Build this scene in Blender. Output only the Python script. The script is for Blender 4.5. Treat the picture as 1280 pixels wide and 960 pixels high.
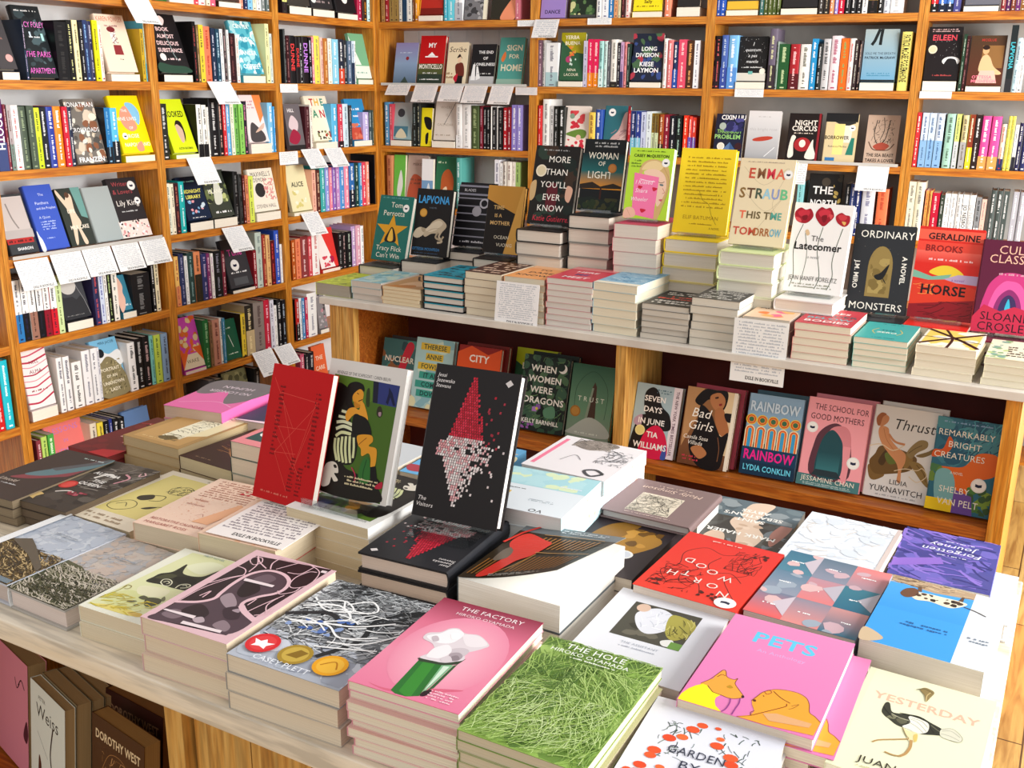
import bpy, math, random
from mathutils import Vector, Matrix
from mathutils.geometry import tessellate_polygon
SC = bpy.context.scene
COL = SC.collection
for o in list(bpy.data.objects):
    bpy.data.objects.remove(o)
# ------------------------------------------------------------------ camera, world, light, exposure
EYE = Vector((0, 0, 1.47))
FPX = 1273.52
CR = Vector((0.87237663, 0.48869039, 0.01186216))     # camera right
CD = Vector((0.1470211, -0.23915475, -0.95978633))    # camera down
CF = Vector((-0.46620147, 0.83903916, -0.28048081))   # camera forward
cam = bpy.data.objects.new('camera', bpy.data.cameras.new('camera'))
COL.objects.link(cam)
cam.matrix_world = Matrix(((CR.x, -CD.x, -CF.x, EYE.x), (CR.y, -CD.y, -CF.y, EYE.y), (CR.z, -CD.z, -CF.z, EYE.z), (0, 0, 0, 1)))
cam.data.sensor_width = 36
cam.data.lens = 36 * FPX / 1280
cam.data.clip_start = .05
SC.camera = cam
SC.view_settings.view_transform = 'Standard'
SC.view_settings.look = 'None'
SC.view_settings.gamma = 1
SC.view_settings.use_curve_mapping = False
SC.view_settings.exposure = 0.32
wd = bpy.data.worlds.new('World')
SC.world = wd
wd.use_nodes = True
wd.node_tree.nodes['Background'].inputs[0].default_value = (1.0, .97, .94, 1)
wd.node_tree.nodes['Background'].inputs[1].default_value = .44
def area(name, loc, target, sx, sy, power, col):
    d = bpy.data.lights.new(name, 'AREA')
    d.shape = 'RECTANGLE'; d.size = sx; d.size_y = sy; d.energy = power; d.color = col
    o = bpy.data.objects.new(name, d)
    COL.objects.link(o)
    o.location = loc
    o.rotation_euler = (Vector(target) - Vector(loc)).to_track_quat('-Z', 'Y').to_euler()
    return o
area('window_daylight', (2.9, 2.3, 1.75), (-1.5, 2.0, .8), 2.2, 2.6, 320, (1, .985, .96))
area('front_fill_light', (-.2, -2.6, 2.5), (-1.2, 3.2, .9), 3.0, 1.6, 30, (1, .96, .92))  # unseen area light behind the camera, brightens the front-facing sides
# ------------------------------------------------------------------ colour and materials
def lin(c):
    c = c.lstrip('#')
    if len(c) == 3: c = ''.join(k * 2 for k in c)
    o = []
    for i in (0, 2, 4):
        v = int(c[i:i + 2], 16) / 255
        o.append(v / 12.92 if v <= .04045 else ((v + .055) / 1.055) ** 2.4)
    return (o[0], o[1], o[2], 1.0)
def rgb(c):
    c = c.lstrip('#')
    if len(c) == 3: c = ''.join(k * 2 for k in c)
    return [int(c[i:i + 2], 16) for i in (0, 2, 4)]
def mix(a, b, f):
    A, B = rgb(a), rgb(b)
    return ''.join('%02x' % int(round(x + (y - x) * f)) for x, y in zip(A, B))
def newmat(n):
    m = bpy.data.materials.new(n); m.use_nodes = True
    nt = m.node_tree
    return m, nt, nt.nodes['Principled BSDF'], lambda t, **k: mk(nt, t, **k)
def mk(nt, t, **k):
    n = nt.nodes.new(t)
    for a, b in k.items(): setattr(n, a, b)
    return n
def ramp(nt, stops):
    r = nt.nodes.new('ShaderNodeValToRGB')
    e = r.color_ramp.elements
    while len(e) < len(stops): e.new(.5)
    for el, (p, c) in zip(e, stops):
        el.position = p; el.color = lin(c)
    return r
def m_print():
    m, nt, b, N = newmat('printed_cover')
    a = N('ShaderNodeAttribute', attribute_name='ink')
    nt.links.new(a.outputs['Color'], b.inputs['Base Color'])
    b.inputs['Roughness'].default_value = .42
    b.inputs['Specular IOR Level'].default_value = .22
    return m
def m_matte(n, rough=.8):
    m, nt, b, N = newmat(n)
    a = N('ShaderNodeAttribute', attribute_name='ink')
    nt.links.new(a.outputs['Color'], b.inputs['Base Color'])
    b.inputs['Roughness'].default_value = rough
    return m
def m_page():
    m, nt, b, N = newmat('paper_edges')
    a = N('ShaderNodeAttribute', attribute_name='ink')
    tc = N('ShaderNodeTexCoord')
    mp = N('ShaderNodeMapping'); mp.inputs['Scale'].default_value = (5, 5, 2200)
    no = N('ShaderNodeTexNoise'); no.inputs['Scale'].default_value = 1; no.inputs['Detail'].default_value = 1
    r = ramp(nt, [(.3, 'ebe8e3'), (.62, 'ffffff')])
    mx = N('ShaderNodeMix', data_type='RGBA', blend_type='MULTIPLY'); mx.inputs[0].default_value = 1
    L = nt.links.new
    L(tc.outputs['Object'], mp.inputs[0]); L(mp.outputs[0], no.inputs['Vector']); L(no.outputs[0], r.inputs[0])
    L(a.outputs['Color'], mx.inputs[6]); L(r.outputs[0], mx.inputs[7]); L(mx.outputs[2], b.inputs['Base Color'])
    b.inputs['Roughness'].default_value = .85
    return m
def m_wood(n, c1, c2, c3, sc, rough=.45, dist=2.5):
    m, nt, b, N = newmat(n)
    tc = N('ShaderNodeTexCoord')
    mp = N('ShaderNodeMapping'); mp.inputs['Scale'].default_value = sc
    no = N('ShaderNodeTexNoise'); no.inputs['Scale'].default_value = 2.2; no.inputs['Detail'].default_value = 5; no.inputs['Distortion'].default_value = dist
    no2 = N('ShaderNodeTexNoise'); no2.inputs['Scale'].default_value = 11; no2.inputs['Detail'].default_value = 3
    r = ramp(nt, [(.3, c1), (.5, c2), (.72, c3)])
    r2 = ramp(nt, [(.35, 'c8c8c8'), (.6, 'ffffff')])
    mx = N('ShaderNodeMix', data_type='RGBA', blend_type='MULTIPLY'); mx.inputs[0].default_value = .8
    L = nt.links.new
    L(tc.outputs['Object'], mp.inputs[0]); L(mp.outputs[0], no.inputs['Vector']); L(mp.outputs[0], no2.inputs['Vector'])
    L(no.outputs[0], r.inputs[0]); L(no2.outputs[0], r2.inputs[0])
    L(r.outputs[0], mx.inputs[6]); L(r2.outputs[0], mx.inputs[7]); L(mx.outputs[2], b.inputs['Base Color'])
    b.inputs['Roughness'].default_value = rough
    return m
def m_plain(n, c, rough=.7, vary=None, sc=(3, 3, 3)):
    m, nt, b, N = newmat(n)
    b.inputs['Roughness'].default_value = rough
    no = N('ShaderNodeTexNoise'); no.inputs['Scale'].default_value = 3; no.inputs['Detail'].default_value = 4
    tc = N('ShaderNodeTexCoord'); mp = N('ShaderNodeMapping'); mp.inputs['Scale'].default_value = sc
    r = ramp(nt, [(.3, vary or mix(c, '000', .06)), (.65, c)])
    nt.links.new(tc.outputs['Object'], mp.inputs[0]); nt.links.new(mp.outputs[0], no.inputs['Vector'])
    nt.links.new(no.outputs[0], r.inputs[0]); nt.links.new(r.outputs[0], b.inputs['Base Color'])
    return m
def m_acrylic():
    m, nt, b, N = newmat('clear_acrylic')
    nt.nodes.remove(b)
    g = N('ShaderNodeBsdfGlossy'); g.inputs['Roughness'].default_value = .05
    t = N('ShaderNodeBsdfTransparent'); t.inputs['Color'].default_value = (.93, .95, .95, 1)
    mx = N('ShaderNodeMixShader'); mx.inputs[0].default_value = .13
    nt.links.new(t.outputs[0], mx.inputs[1]); nt.links.new(g.outputs[0], mx.inputs[2])
    nt.links.new(mx.outputs[0], nt.nodes['Material Output'].inputs[0])
    return m
PRINT = m_print(); MATTE = m_matte('uncoated_print'); PAGE = m_page()
OAK = m_wood('oak_long_grain', 'ad5c0e', 'cb7a1e', 'e09632', (1.2, 1.2, 22), .42)
OAKV = m_wood('oak_upright_grain', 'b56812', 'cf8526', 'e3a244', (20, 20, 1.1), .42)
OAKD = m_wood('oak_lower_boards', '96470f', 'b2601a', 'c97a2c', (1.5, 20, 20), .42)
PINE = m_wood('pine_post', 'b4792f', 'd09a4a', 'e0b466', (16, 16, 1.0), .5)
TOPW = m_wood('whitewashed_tabletop', 'e8d3b2', 'efdfc6', 'f3e8d6', (.8, 9, 9), .45, .8)
REDB = m_plain('dark_red_back_board', '5e150b', .6, '4a0d07')
WHITE = m_plain('white_painted_panel', 'f0f2f3', .6, 'e6e9eb')
GREYP = m_plain('grey_panel', 'b9bab6', .6, 'aaaba8')  # greyer back panel for the back-wall bays past the corner
ACR = m_acrylic()
# ------------------------------------------------------------------ mesh builder
class MB:
    def __init__(s): s.v = []; s.f = []; s.c = []; s.m = []
    def face(s, pts, col, mi=0):
        n = len(s.v); s.v += [tuple(p) for p in pts]; s.f.append(tuple(range(n, n + len(pts))))
        s.c.append(col if isinstance(col, list) else [col] * len(pts)); s.m.append(mi)
    def tris(s, v, t, col, mi=0):
        n = len(s.v); s.v += v
        for a in t: s.f.append(tuple(n + i for i in a)); s.c.append([col] * len(a)); s.m.append(mi)
    def box(s, x0, y0, z0, x1, y1, z1, col, mi=0, sides=None):
        n = len(s.v)
        s.v += [(x0, y0, z0), (x1, y0, z0), (x1, y1, z0), (x0, y1, z0), (x0, y0, z1), (x1, y0, z1), (x1, y1, z1), (x0, y1, z1)]
        for q in ((3, 2, 1, 0), (4, 5, 6, 7), (0, 1, 5, 4), (1, 2, 6, 5), (2, 3, 7, 6), (3, 0, 4, 7)):
            s.f.append(tuple(n + i for i in q)); s.c.append([col] * 4); s.m.append(mi)
    def mesh(s, name, mats):
        me = bpy.data.meshes.new(name)
        me.from_pydata(s.v, [], s.f)
        for m in mats: me.materials.append(m)
        if len(mats) > 1: me.polygons.foreach_set('material_index', s.m)
        at = me.color_attributes.new('ink', 'BYTE_COLOR', 'CORNER')
        flat = []
        for f in s.c:
            for c in f: flat += c
        at.data.foreach_set('color', flat)
        me.update()
        return me
def obj(name, me, parent=None, loc=None):
    o = bpy.data.objects.new(name, me); COL.objects.link(o)
    if parent: o.parent = parent
    if loc: o.location = loc
    return o
def tag(o, label, cat, group=None, kind=None):
    o['label'] = label; o['category'] = cat
    if group: o['group'] = group
    if kind: o['kind'] = kind
    return o
def empty(name, loc=(0, 0, 0), rz=0):
    o = bpy.data.objects.new(name, None); COL.objects.link(o)
    o.location = loc; o.rotation_euler = (0, 0, rz); o.empty_display_size = .02
    return o
def bbox_obj(name, boxes, mat, parent=None, bevel=0):
    b = MB()
    for x in boxes: b.box(*x, (1, 1, 1, 1))
    o = obj(name, b.mesh(name, [mat]), parent)
    if bevel:
        md = o.modifiers.new('edge', 'BEVEL'); md.width = bevel; md.segments = 2; md.limit_method = 'ANGLE'
    return o
# ------------------------------------------------------------------ lettering (built-in font), one glyph at a time
CH = ''.join(chr(i) for i in range(33, 127))
GL = {}
def load_glyphs():
    tmp = []
    for bold in (0, 1):
        for c in ['|', *CH]:
            for s in ((c, '|' + c + '|') if c != '|' else ('||',)):
                cu = bpy.data.curves.new('g', 'FONT'); cu.body = s; cu.size = 1; cu.resolution_u = 2
                cu.offset = .022 if bold else 0
                o = bpy.data.objects.new('g', cu); COL.objects.link(o)
                tmp.append((bold, c, s, o))
    bpy.context.view_layer.update()
    dg = bpy.context.evaluated_depsgraph_get()
    W = {}
    for bold, c, s, o in tmp:
        me = bpy.data.meshes.new_from_object(o.evaluated_get(dg))
        xs = [v.co.x for v in me.vertices]
        if s == c or s == '||':
            if s == c: GL[bold, c] = ([(v.co.x, v.co.y) for v in me.vertices], [tuple(p.vertices) for p in me.polygons])
        if s != c: W[bold, c] = max(xs) - min(xs)
        bpy.data.meshes.remove(me)
    for bold, c, s, o in tmp:
        cu = o.data
        bpy.data.objects.remove(o); bpy.data.curves.remove(cu)
    for (bold, c), w in W.items():
        if c != '|': GL[bold, c] = (*GL[bold, c], w - W[bold, '|'])
load_glyphs()
CAPH = max(v[1] for v in GL[0, 'H'][0])
def text_geo(s, bold=0, shear=0):
    vs = []; fs = []; x = 0
    for c in s:
        if c == ' ' or (bold, c) not in GL: x += .28; continue
        v, f, a = GL[bold, c]
        n = len(vs)
        vs += [((px + x + shear * py) / CAPH, py / CAPH) for px, py in v]
        fs += [tuple(n + i for i in q) for q in f]
        x += a + .02
    return vs, fs, x / CAPH
def catmull(p, closed=False, n=6):
    P = list(p); out = []
    m = len(P)
    for i in range(m if closed else m - 1):
        g = lambda k: P[k % m] if closed else P[min(max(k, 0), m - 1)]
        a, b, c, d = g(i - 1), g(i), g(i + 1), g(i + 2)
        for j in range(n):
            t = j / n
            out.append(tuple(.5 * (2 * b[q] + (c[q] - a[q]) * t + (2 * a[q] - 5 * b[q] + 4 * c[q] - d[q]) * t * t + (3 * b[q] - a[q] - 3 * c[q] + d[q]) * t ** 3) for q in (0, 1)))
    if not closed: out.append(P[-1])
    return out
def stroke(p, w):
    vs = []
    for i, (x, y) in enumerate(p):
        a = p[max(i - 1, 0)]; b = p[min(i + 1, len(p) - 1)]
        dx, dy = b[0] - a[0], b[1] - a[1]
        l = math.hypot(dx, dy) or 1
        nx, ny = -dy / l * w / 2, dx / l * w / 2
        vs += [(x + nx, y + ny), (x - nx, y - ny)]
    return vs, [(2 * i, 2 * i + 1, 2 * i + 3, 2 * i + 2) for i in range(len(p) - 1)]
def art(mb, code, w, h, put, dz=2.2e-5, mi=0, seals=None):
    """Prints a little drawing on a w x h cover.  put(x, y, lift) -> 3D point."""
    k = [0, 0.0]
    def add(vs, fs, col, dx=0):
        z = 6e-5 + dz * k[0] + k[1]
        k[1] += dx
        mb.tris([put(x, y, z) for x, y in vs], fs, lin(col) if isinstance(col, str) else col, mi)
    for op in code.split('|'):
        t = op.split()
        if not t: continue
        k[0] += 1
        o = t[0]
        F = lambda a, b=None: [float(q) for q in t[a:b]]
        if o == 'R':
            x0, y0, x1, y1 = F(1, 5); add([(x0 * w, y0 * h), (x1 * w, y0 * h), (x1 * w, y1 * h), (x0 * w, y1 * h)], [(0, 1, 2, 3)], t[5])
        elif o == 'G':
            x0, y0, x1, y1 = F(1, 5); z = 6e-5 + dz * k[0] + k[1]
            a, b = lin(t[5]), lin(t[6])
            mb.face([put(x0 * w, y0 * h, z), put(x1 * w, y0 * h, z), put(x1 * w, y1 * h, z), put(x0 * w, y1 * h, z)], [a, a, b, b], mi)
        elif o == 'E':
            cx, cy, rx, ry = F(1, 5); r = math.radians(float(t[6])) if len(t) > 6 else 0
            n = 24 if max(rx, ry) > .06 else 12
            ps = [(math.cos(q * 2 * math.pi / n) * rx * w, math.sin(q * 2 * math.pi / n) * ry * w) for q in range(n)]
            add([(cx * w + x * math.cos(r) - y * math.sin(r), cy * h + x * math.sin(r) + y * math.cos(r)) for x, y in ps], [tuple(range(n))], t[5])
        elif o == 'Q':   # soft round patch: centre colour to edge colour
            cx, cy, rx, ry = F(1, 5); z = 6e-5 + dz * k[0] + k[1]; a, b = lin(t[5]), lin(t[6])
            for i in range(32):
                p = [(cx * w, cy * h)] + [(cx * w + rx * w * math.cos(q * math.pi / 16), cy * h + ry * w * math.sin(q * math.pi / 16)) for q in (i, i + 1)]
                mb.face([put(x, y, z) for x, y in p], [a, b, b], mi)
        elif o == 'Z':   # many little lozenges
            q = F(2); VS = []; FS = []
            for i in range(0, len(q), 2):
                u, v = q[i] * w, q[i + 1] * h; m = len(VS); a = .0245 * w
                VS += [(u, v), (u + a * .85, v), (u + a, v + a), (u + a * .15, v + a)]; FS.append((m, m + 1, m + 2, m + 3))
            add(VS, FS, t[1])
        elif o in 'PB':
            q = F(2); ps = [(q[i] * w, q[i + 1] * h) for i in range(0, len(q), 2)]
            if o == 'B': ps = catmull(ps, True)
            tr = tessellate_polygon([[Vector((x, y, 0)) for x, y in ps]])
            fs = []
            for a, b, c in tr:
                A, B, C = ps[a], ps[b], ps[c]
                fs.append((a, b, c) if (B[0] - A[0]) * (C[1] - A[1]) - (B[1] - A[1]) * (C[0] - A[0]) > 0 else (a, c, b))
            add(ps, fs, t[1])
        elif o in 'LC':
            q = F(3); ps = [(q[i] * w, q[i + 1] * h) for i in range(0, len(q), 2)]
            add(*stroke(catmull(ps) if o == 'C' else ps, float(t[2]) * w), t[1])
        elif o in ('T', 'TB', 'TI', 't', 'tB', 'tI'):
            cx, cy, ch, mw = F(1, 5)
            vs, fs, tw = text_geo(' '.join(t[6:]), 1 if o[-1] == 'B' else 0, .22 if o[-1] == 'I' else 0)
            s = ch * w; sx = min(s, mw * w / tw) if tw else s
            ox = cx * w - (tw * sx / 2 if o[0] == 'T' else 0)
            add([(ox + x * sx, cy * h + (y - .5) * s) for x, y in vs], fs, t[5])
        elif o == 'V':   # lettering turned a quarter, reading downwards
            cx, cy, ch, mw = F(1, 5)
            vs, fs, tw = text_geo(' '.join(t[6:]), 1)
            s = ch * w; sx = min(s, mw * h / tw) if tw else s
            add([(cx * w + (y - .5) * s, cy * h + tw * sx / 2 - x * sx) for x, y in vs], fs, t[5])
        elif o == 'S':   # many short pen strokes
            rn = random.Random(int(t[1])); n = int(t[2]); cs = t[3].split(',')
            x0, y0, x1, y1, ln, lw, an, va = F(4, 12)
            for c in cs:
                for _ in range(n // len(cs)):
                    x, y = rn.uniform(x0, x1) * w, rn.uniform(y0, y1) * h
                    a = math.radians(an + rn.uniform(-va, va)); l = ln * w * rn.uniform(.5, 1.2); bend = rn.uniform(-.5, .5)
                    ps = [(x + l * q * math.cos(a + bend * q), y + l * q * math.sin(a + bend * q)) for q in (0, .35, .7, 1)]
                    ps = [(min(max(px, x0 * w), x1 * w), min(max(py, y0 * h), y1 * h)) for px, py in ps]
                    add(*stroke(ps, lw * w * rn.uniform(.6, 1.3)), c, 2e-6)
        elif o == 'D':   # many spots
            rn = random.Random(int(t[1])); n = int(t[2]); cs = t[3].split(',')
            x0, y0, x1, y1, r0, r1 = F(4, 10)
            for c in cs:
                for _ in range(n // len(cs)):
                    VS = []
                    x, y, r = rn.uniform(x0, x1) * w, rn.uniform(y0, y1) * h, rn.uniform(r0, r1) * w
                    e = rn.uniform(.55, 1); p = rn.uniform(0, 3)
                    for q in range(9):
                        g = r * rn.uniform(.75, 1.1); a = q * 2 * math.pi / 9
                        u, v = g * math.cos(a), g * e * math.sin(a)
                        VS.append((min(max(x + u * math.cos(p) - v * math.sin(p), x0 * w), x1 * w), min(max(y + u * math.sin(p) + v * math.cos(p), y0 * h), y1 * h)))
                    add(VS, [tuple(range(9))], c, 2.5e-6)
        elif o == 'N':   # rows of small illegible lettering
            rn = random.Random(int(t[1])); n = int(t[2]); c = t[3]; x0, y0, x1, y1 = F(4, 8)
            VS = []; FS = []
            rh = (y1 - y0) * h / n
            for i in range(n):
                y = y1 * h - (i + .78) * rh; x = x0 * w + rn.uniform(0, .05) * (x1 - x0) * w
                end = x1 * w - rn.uniform(0, .12) * (x1 - x0) * w
                while x < end:
                    l = rn.uniform(.25, .6) * rh
                    if rn.random() < .82:
                        m = len(VS); hh = rh * rn.uniform(.3, .58)
                        VS += [(x, y), (x + l * .8, y), (x + l * .8, y + hh), (x, y + hh)]; FS.append((m, m + 1, m + 2, m + 3))
                    x += l
            if VS: add(VS, FS, c)
        elif o == 'X':   # column of small illegible spine lettering
            rn = random.Random(int(t[1])); c = t[2]; v0, v1, wf = F(3, 6)
            VS = []; FS = []; v = v1 * h; lw = wf * w
            while v > v0 * h:
                l = min(lw * rn.uniform(.35, .8), .0042)
                if rn.random() < .84:
                    a = (1 - wf) / 2 * w; e = a + lw * rn.uniform(.6, 1); m = len(VS)
                    VS += [(a, v - l * .7), (e, v - l * .7), (e, v), (a, v)]; FS.append((m, m + 1, m + 2, m + 3))
                v -= l
            if VS: add(VS, FS, c)
        elif o == 'O':   # round award seal or sticker
            cx, cy, r = F(1, 4); keep = mb
            if seals is not None: mb = MB(); seals.append(mb)
            for rr, c in ((r, t[4]), (r * .76, t[5])):
                add([(cx * w + rr * w * math.cos(q * math.pi / 14), cy * h + rr * w * math.sin(q * math.pi / 14)) for q in range(28)], [tuple(range(28))], c); k[0] += 1
            mb = keep
        elif o == 'K':   # round white club sticker with an open-book mark
            cx, cy, r = F(1, 4)
            keep = mb
            if seals is not None: mb = MB(); seals.append(mb)
            for rr, c in ((r, 'f4f2ee'), (r * .93, 'd8d6d4'), (r * .88, 'f4f2ee')):
                add([(cx * w + rr * w * math.cos(q * math.pi / 12), cy * h + rr * w * math.sin(q * math.pi / 12)) for q in range(24)], [tuple(range(24))], c); k[0] += 1
            s = r * w * .42
            for sg in (-1, 1):
                ps = [(0, -.7), (sg * 1, -.45), (sg * 1, .5), (0, .25)]
                ps = ps if sg > 0 else ps[::-1]
                add([(cx * w + a * s, cy * h + b * s) for a, b in ps], [(0, 1, 2, 3)], '1c2340')
            mb = keep
# ------------------------------------------------------------------ books
BOOKN = {'p': 'paperback_book', 'h': 'hardcover_book'}
def book_meshes(w, h, t, kind, cov, spine=None, back=None, code='', spcode='', page='e9dfca', full=False):
    """list of (part name, mesh).  full: covers and spine apart; else one cover."""
    spine = spine or cov; back = back or cov
    P = {k: MB() for k in ('front_cover', 'back_cover', 'spine', 'page_block')}
    cc, sc, bc, pc = lin(cov), lin(spine), lin(back), lin(page)
    p = P['page_block']; seals = []
    if kind == 'p':
        c = .0005
        P['back_cover'].box(-w / 2, 0, 0, w / 2, h, c, bc)
        P['front_cover'].box(-w / 2, 0, t - c, w / 2, h, t, cc)
        P['spine'].box(-w / 2, 0, c, -w / 2 + c, h, t - c, sc)
        p.box(-w / 2 + c, .0012, c, w / 2 - .001, h - .0012, t - c, pc)
    else:
        c = min(.003, t * .16); ov = .0035
        P['back_cover'].box(-w / 2 + .004, 0, 0, w / 2, h, c, bc)
        P['front_cover'].box(-w / 2 + .004, 0, t - c, w / 2, h, t, cc)
        b = P['spine']; n = 6; pr = []
        for i in range(n + 1):
            a = math.pi * i / n
            pr.append((-w / 2 + .004 - .004 * math.sin(a), t / 2 - math.cos(a) * t / 2))
        q = [(x + .0022, t / 2 + (z - t / 2) * (1 - 2 * c / t * .7)) for x, z in pr]
        for i in range(n):
            (x0, z0), (x1, z1) = pr[i], pr[i + 1]; (u0, v0), (u1, v1) = q[i], q[i + 1]
            b.face([(x0, 0, z0), (x0, h, z0), (x1, h, z1), (x1, 0, z1)], sc)
            b.face([(u0, 0, v0), (u1, 0, v1), (u1, h, v1), (u0, h, v0)], sc)
            for y, fl in ((0, 0), (h, 1)):
                f = [(x0, y, z0), (x1, y, z1), (u1, y, v1), (u0, y, v0)]
                b.face(f[::-1] if fl else f, sc)
        p.box(-w / 2 + .004, ov, c, w / 2 - ov, h - ov, t - c, pc)
    if code: art(P['front_cover'], code, w, h, lambda x, y, l: (x - w / 2, y, t + l), seals=seals if full else None)
    if spcode: art(P['spine'], spcode, t, h, lambda z, y, l: (-w / 2 - l - (0.0002 if kind == 'h' else 0), y, z))
    pm = p.mesh('pages', [PAGE])
    if full:
        return [(k, P[k].mesh(k, [PRINT])) for k in ('front_cover', 'back_cover', 'spine')] + [('page_block', pm)] + [('sticker', m.mesh('sticker', [PRINT])) for m in seals]
    m = MB()
    for k in ('front_cover', 'back_cover', 'spine'):
        q = P[k]; n = len(m.v); m.v += q.v; m.f += [tuple(n + i for i in f) for f in q.f]; m.c += q.c; m.m += q.m
    return [('cover', m.mesh('cover', [PRINT])), ('page_block', pm)]
def put_book(ms, kind, M, label, group=None):
    o = empty(BOOKN[kind]); o.matrix_world = M
    fc = None
    for nm, me in ms:
        c = obj(nm, me, fc if nm == 'sticker' and fc else o)
        if nm == 'front_cover': fc = c
    tag(o, label, 'book', group)
    return o
ORD = ['', 'first', 'second', 'third', 'fourth', 'fifth', 'sixth', 'seventh', 'eighth', 'ninth', 'tenth', 'eleventh', 'twelfth', 'thirteenth', 'fourteenth', 'fifteenth', 'sixteenth', 'seventeenth', 'eighteenth', 'nineteenth', 'twentieth', 'twenty-first', 'twenty-second', 'twenty-third', 'twenty-fourth', 'twenty-fifth', 'twenty-sixth', 'twenty-seventh', 'twenty-eighth', 'twenty-ninth', 'thirtieth']
def stack(x, y, rot, z0, w, h, n, ztop, kind, cov, look, code='', spine=None, back=None, page='e9dfca', flip=0, where='', seed=0, jit=.003, second=None, spcode='', group=None, under=False):
    """A pile of n copies centred on (x, y); the top cover lies at ztop."""
    t = (ztop - z0) / n
    short = look.replace(' on the rear display', '')
    g = group or ('copies of the ' + short)
    top = book_meshes(w, h, t * .985, kind, cov, spine, back, code, spcode, page, full=bool(code))
    lc = mix(cov, page, .72) if kind == 'p' or under else cov
    low = book_meshes(w, h, t * .985, kind, lc, spine or cov, mix(back or cov, page, .6) if kind == 'p' or under else back, '', spcode, page) if n > 1 else None
    rn = random.Random(seed or int(abs(x * 1000) + abs(y * 777)))
    for i in range(n):
        it = i == n - 1
        dx, dy, dr = (0, 0, 0) if it else (rn.uniform(-jit, jit), rn.uniform(-jit, jit), rn.uniform(-.7, .7))
        if second and i == n - 2: dx, dy, dr = second
        M = Matrix.Translation((x + dx, y + dy, z0 + i * t)) @ Matrix.Rotation(math.radians(rot + dr + (180 if flip else 0)), 4, 'Z') @ Matrix.Translation((0, -h / 2, 0))
        k = n - 1 - i
        if under: lb = ('top' if it else 'bottom' if i == 0 else ORD[k + 1]) + ' flat copy beneath ' + look
        elif it: lb = look
        else: lb = ('copy next under the ' if k == 1 else 'bottom copy under the ' if i == 0 else ORD[k] + ' copy under the ') + short
        put_book(top if it or (second and i == n - 2) else low, kind, M, lb, g if n > 1 else None)
def standing(x, y, z, yaw, lean, w, h, t, kind, cov, look, code='', spine=None, page='e9dfca', group=None, spcode=''):
    """A book standing face out: rests on height z, lower front edge of its cover above (x, y)."""
    ms = book_meshes(w, h, t, kind, cov, spine, None, code, spcode, page, full=True)
    L = math.radians(lean)
    M = Matrix.Translation((x, y, z + t * math.sin(L) + .0008)) @ Matrix.Rotation(math.radians(yaw), 4, 'Z') @ Matrix.Rotation(math.radians(90 - lean), 4, 'X') @ Matrix.Translation((0, 0, -t))
    return put_book(ms, kind, M, look, group)
# ------------------------------------------------------------------ room shell and furniture
AB = math.radians(3.75)
WALLS = {'L': (Vector((-3.15, 0, 0)), Vector((0, 1, 0)), Vector((-1, 0, 0))),
         'B': (Vector((-3.15, 4.254, 0)), Vector((math.cos(AB), math.sin(AB), 0)), Vector((-math.sin(AB), math.cos(AB), 0)))}
def wmat(wl, s, d, z):
    p0, ax, n = WALLS[wl]
    p = p0 + ax * s + n * d
    return Matrix(((ax.x, n.x, 0, p.x), (ax.y, n.y, 0, p.y), (0, 0, 1, z), (0, 0, 0, 1)))
def s_at(wl, px, z, d=0):
    """distance along a bookcase front, on its shelf of height z, seen in image column px"""
    p0, ax, n = WALLS[wl]
    k = (px - 640) / FPX
    q = p0 + n * d + Vector((0, 0, z)) - EYE
    e = CR - k * CF
    return -q.dot(e) / ax.dot(e)
def ppm(wl, s, z):
    p0, ax, n = WALLS[wl]
    def py(p):
        d = p - EYE
        return FPX * d.dot(CD) / d.dot(CF)
    p = p0 + ax * s
    return (py(p + Vector((0, 0, z))) - py(p + Vector((0, 0, z + .2)))) / .2
SH = [1.762, 1.47, 1.178, .886, .594, .302, .012]      # shelf heights from the top row down
DEP = .245
def m_floor():
    m, nt, b, N = newmat('strip_wood_floor')
    tc = N('ShaderNodeTexCoord'); L = nt.links.new
    mp = N('ShaderNodeMapping'); mp.inputs['Rotation'].default_value = (0, 0, math.radians(90)); mp.inputs['Location'].default_value = (.3, .0148, 0)
    br = N('ShaderNodeTexBrick'); br.offset = .37
    br.inputs['Scale'].default_value = 1; br.inputs['Brick Width'].default_value = .62; br.inputs['Row Height'].default_value = .07
    br.inputs['Mortar Size'].default_value = .0022; br.inputs['Color1'].default_value = lin('d2ae6c'); br.inputs['Color2'].default_value = lin('bf9450'); br.inputs['Mortar'].default_value = lin('5a3a18')
    mp2 = N('ShaderNodeMapping'); mp2.inputs['Scale'].default_value = (18, 1.5, 1)
    no = N('ShaderNodeTexNoise'); no.inputs['Scale'].default_value = 2.5; no.inputs['Detail'].default_value = 6; no.inputs['Distortion'].default_value = 1.5
    r = ramp(nt, [(.3, 'a9865c'), (.6, 'ffffff')])
    mx = N('ShaderNodeMix', data_type='RGBA', blend_type='MULTIPLY'); mx.inputs[0].default_value = .75
    L(tc.outputs['Object'], mp.inputs[0]); L(mp.outputs[0], br.inputs['Vector']); L(tc.outputs['Object'], mp2.inputs[0]); L(mp2.outputs[0], no.inputs['Vector'])
    L(no.outputs[0], r.inputs[0]); L(br.outputs[0], mx.inputs[6]); L(r.outputs[0], mx.inputs[7]); L(mx.outputs[2], b.inputs['Base Color'])
    b.inputs['Roughness'].default_value = .33
    return m
def struct(o): o['kind'] = 'structure'; return o
struct(bbox_obj('floor', [(-3.6, -.6, -.05, 3.2, 5.2, 0)], m_floor()))
struct(bbox_obj('wall_left', [(-3.52, .2, 0, -3.42, 4.65, 2.9)], WHITE))
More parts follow.
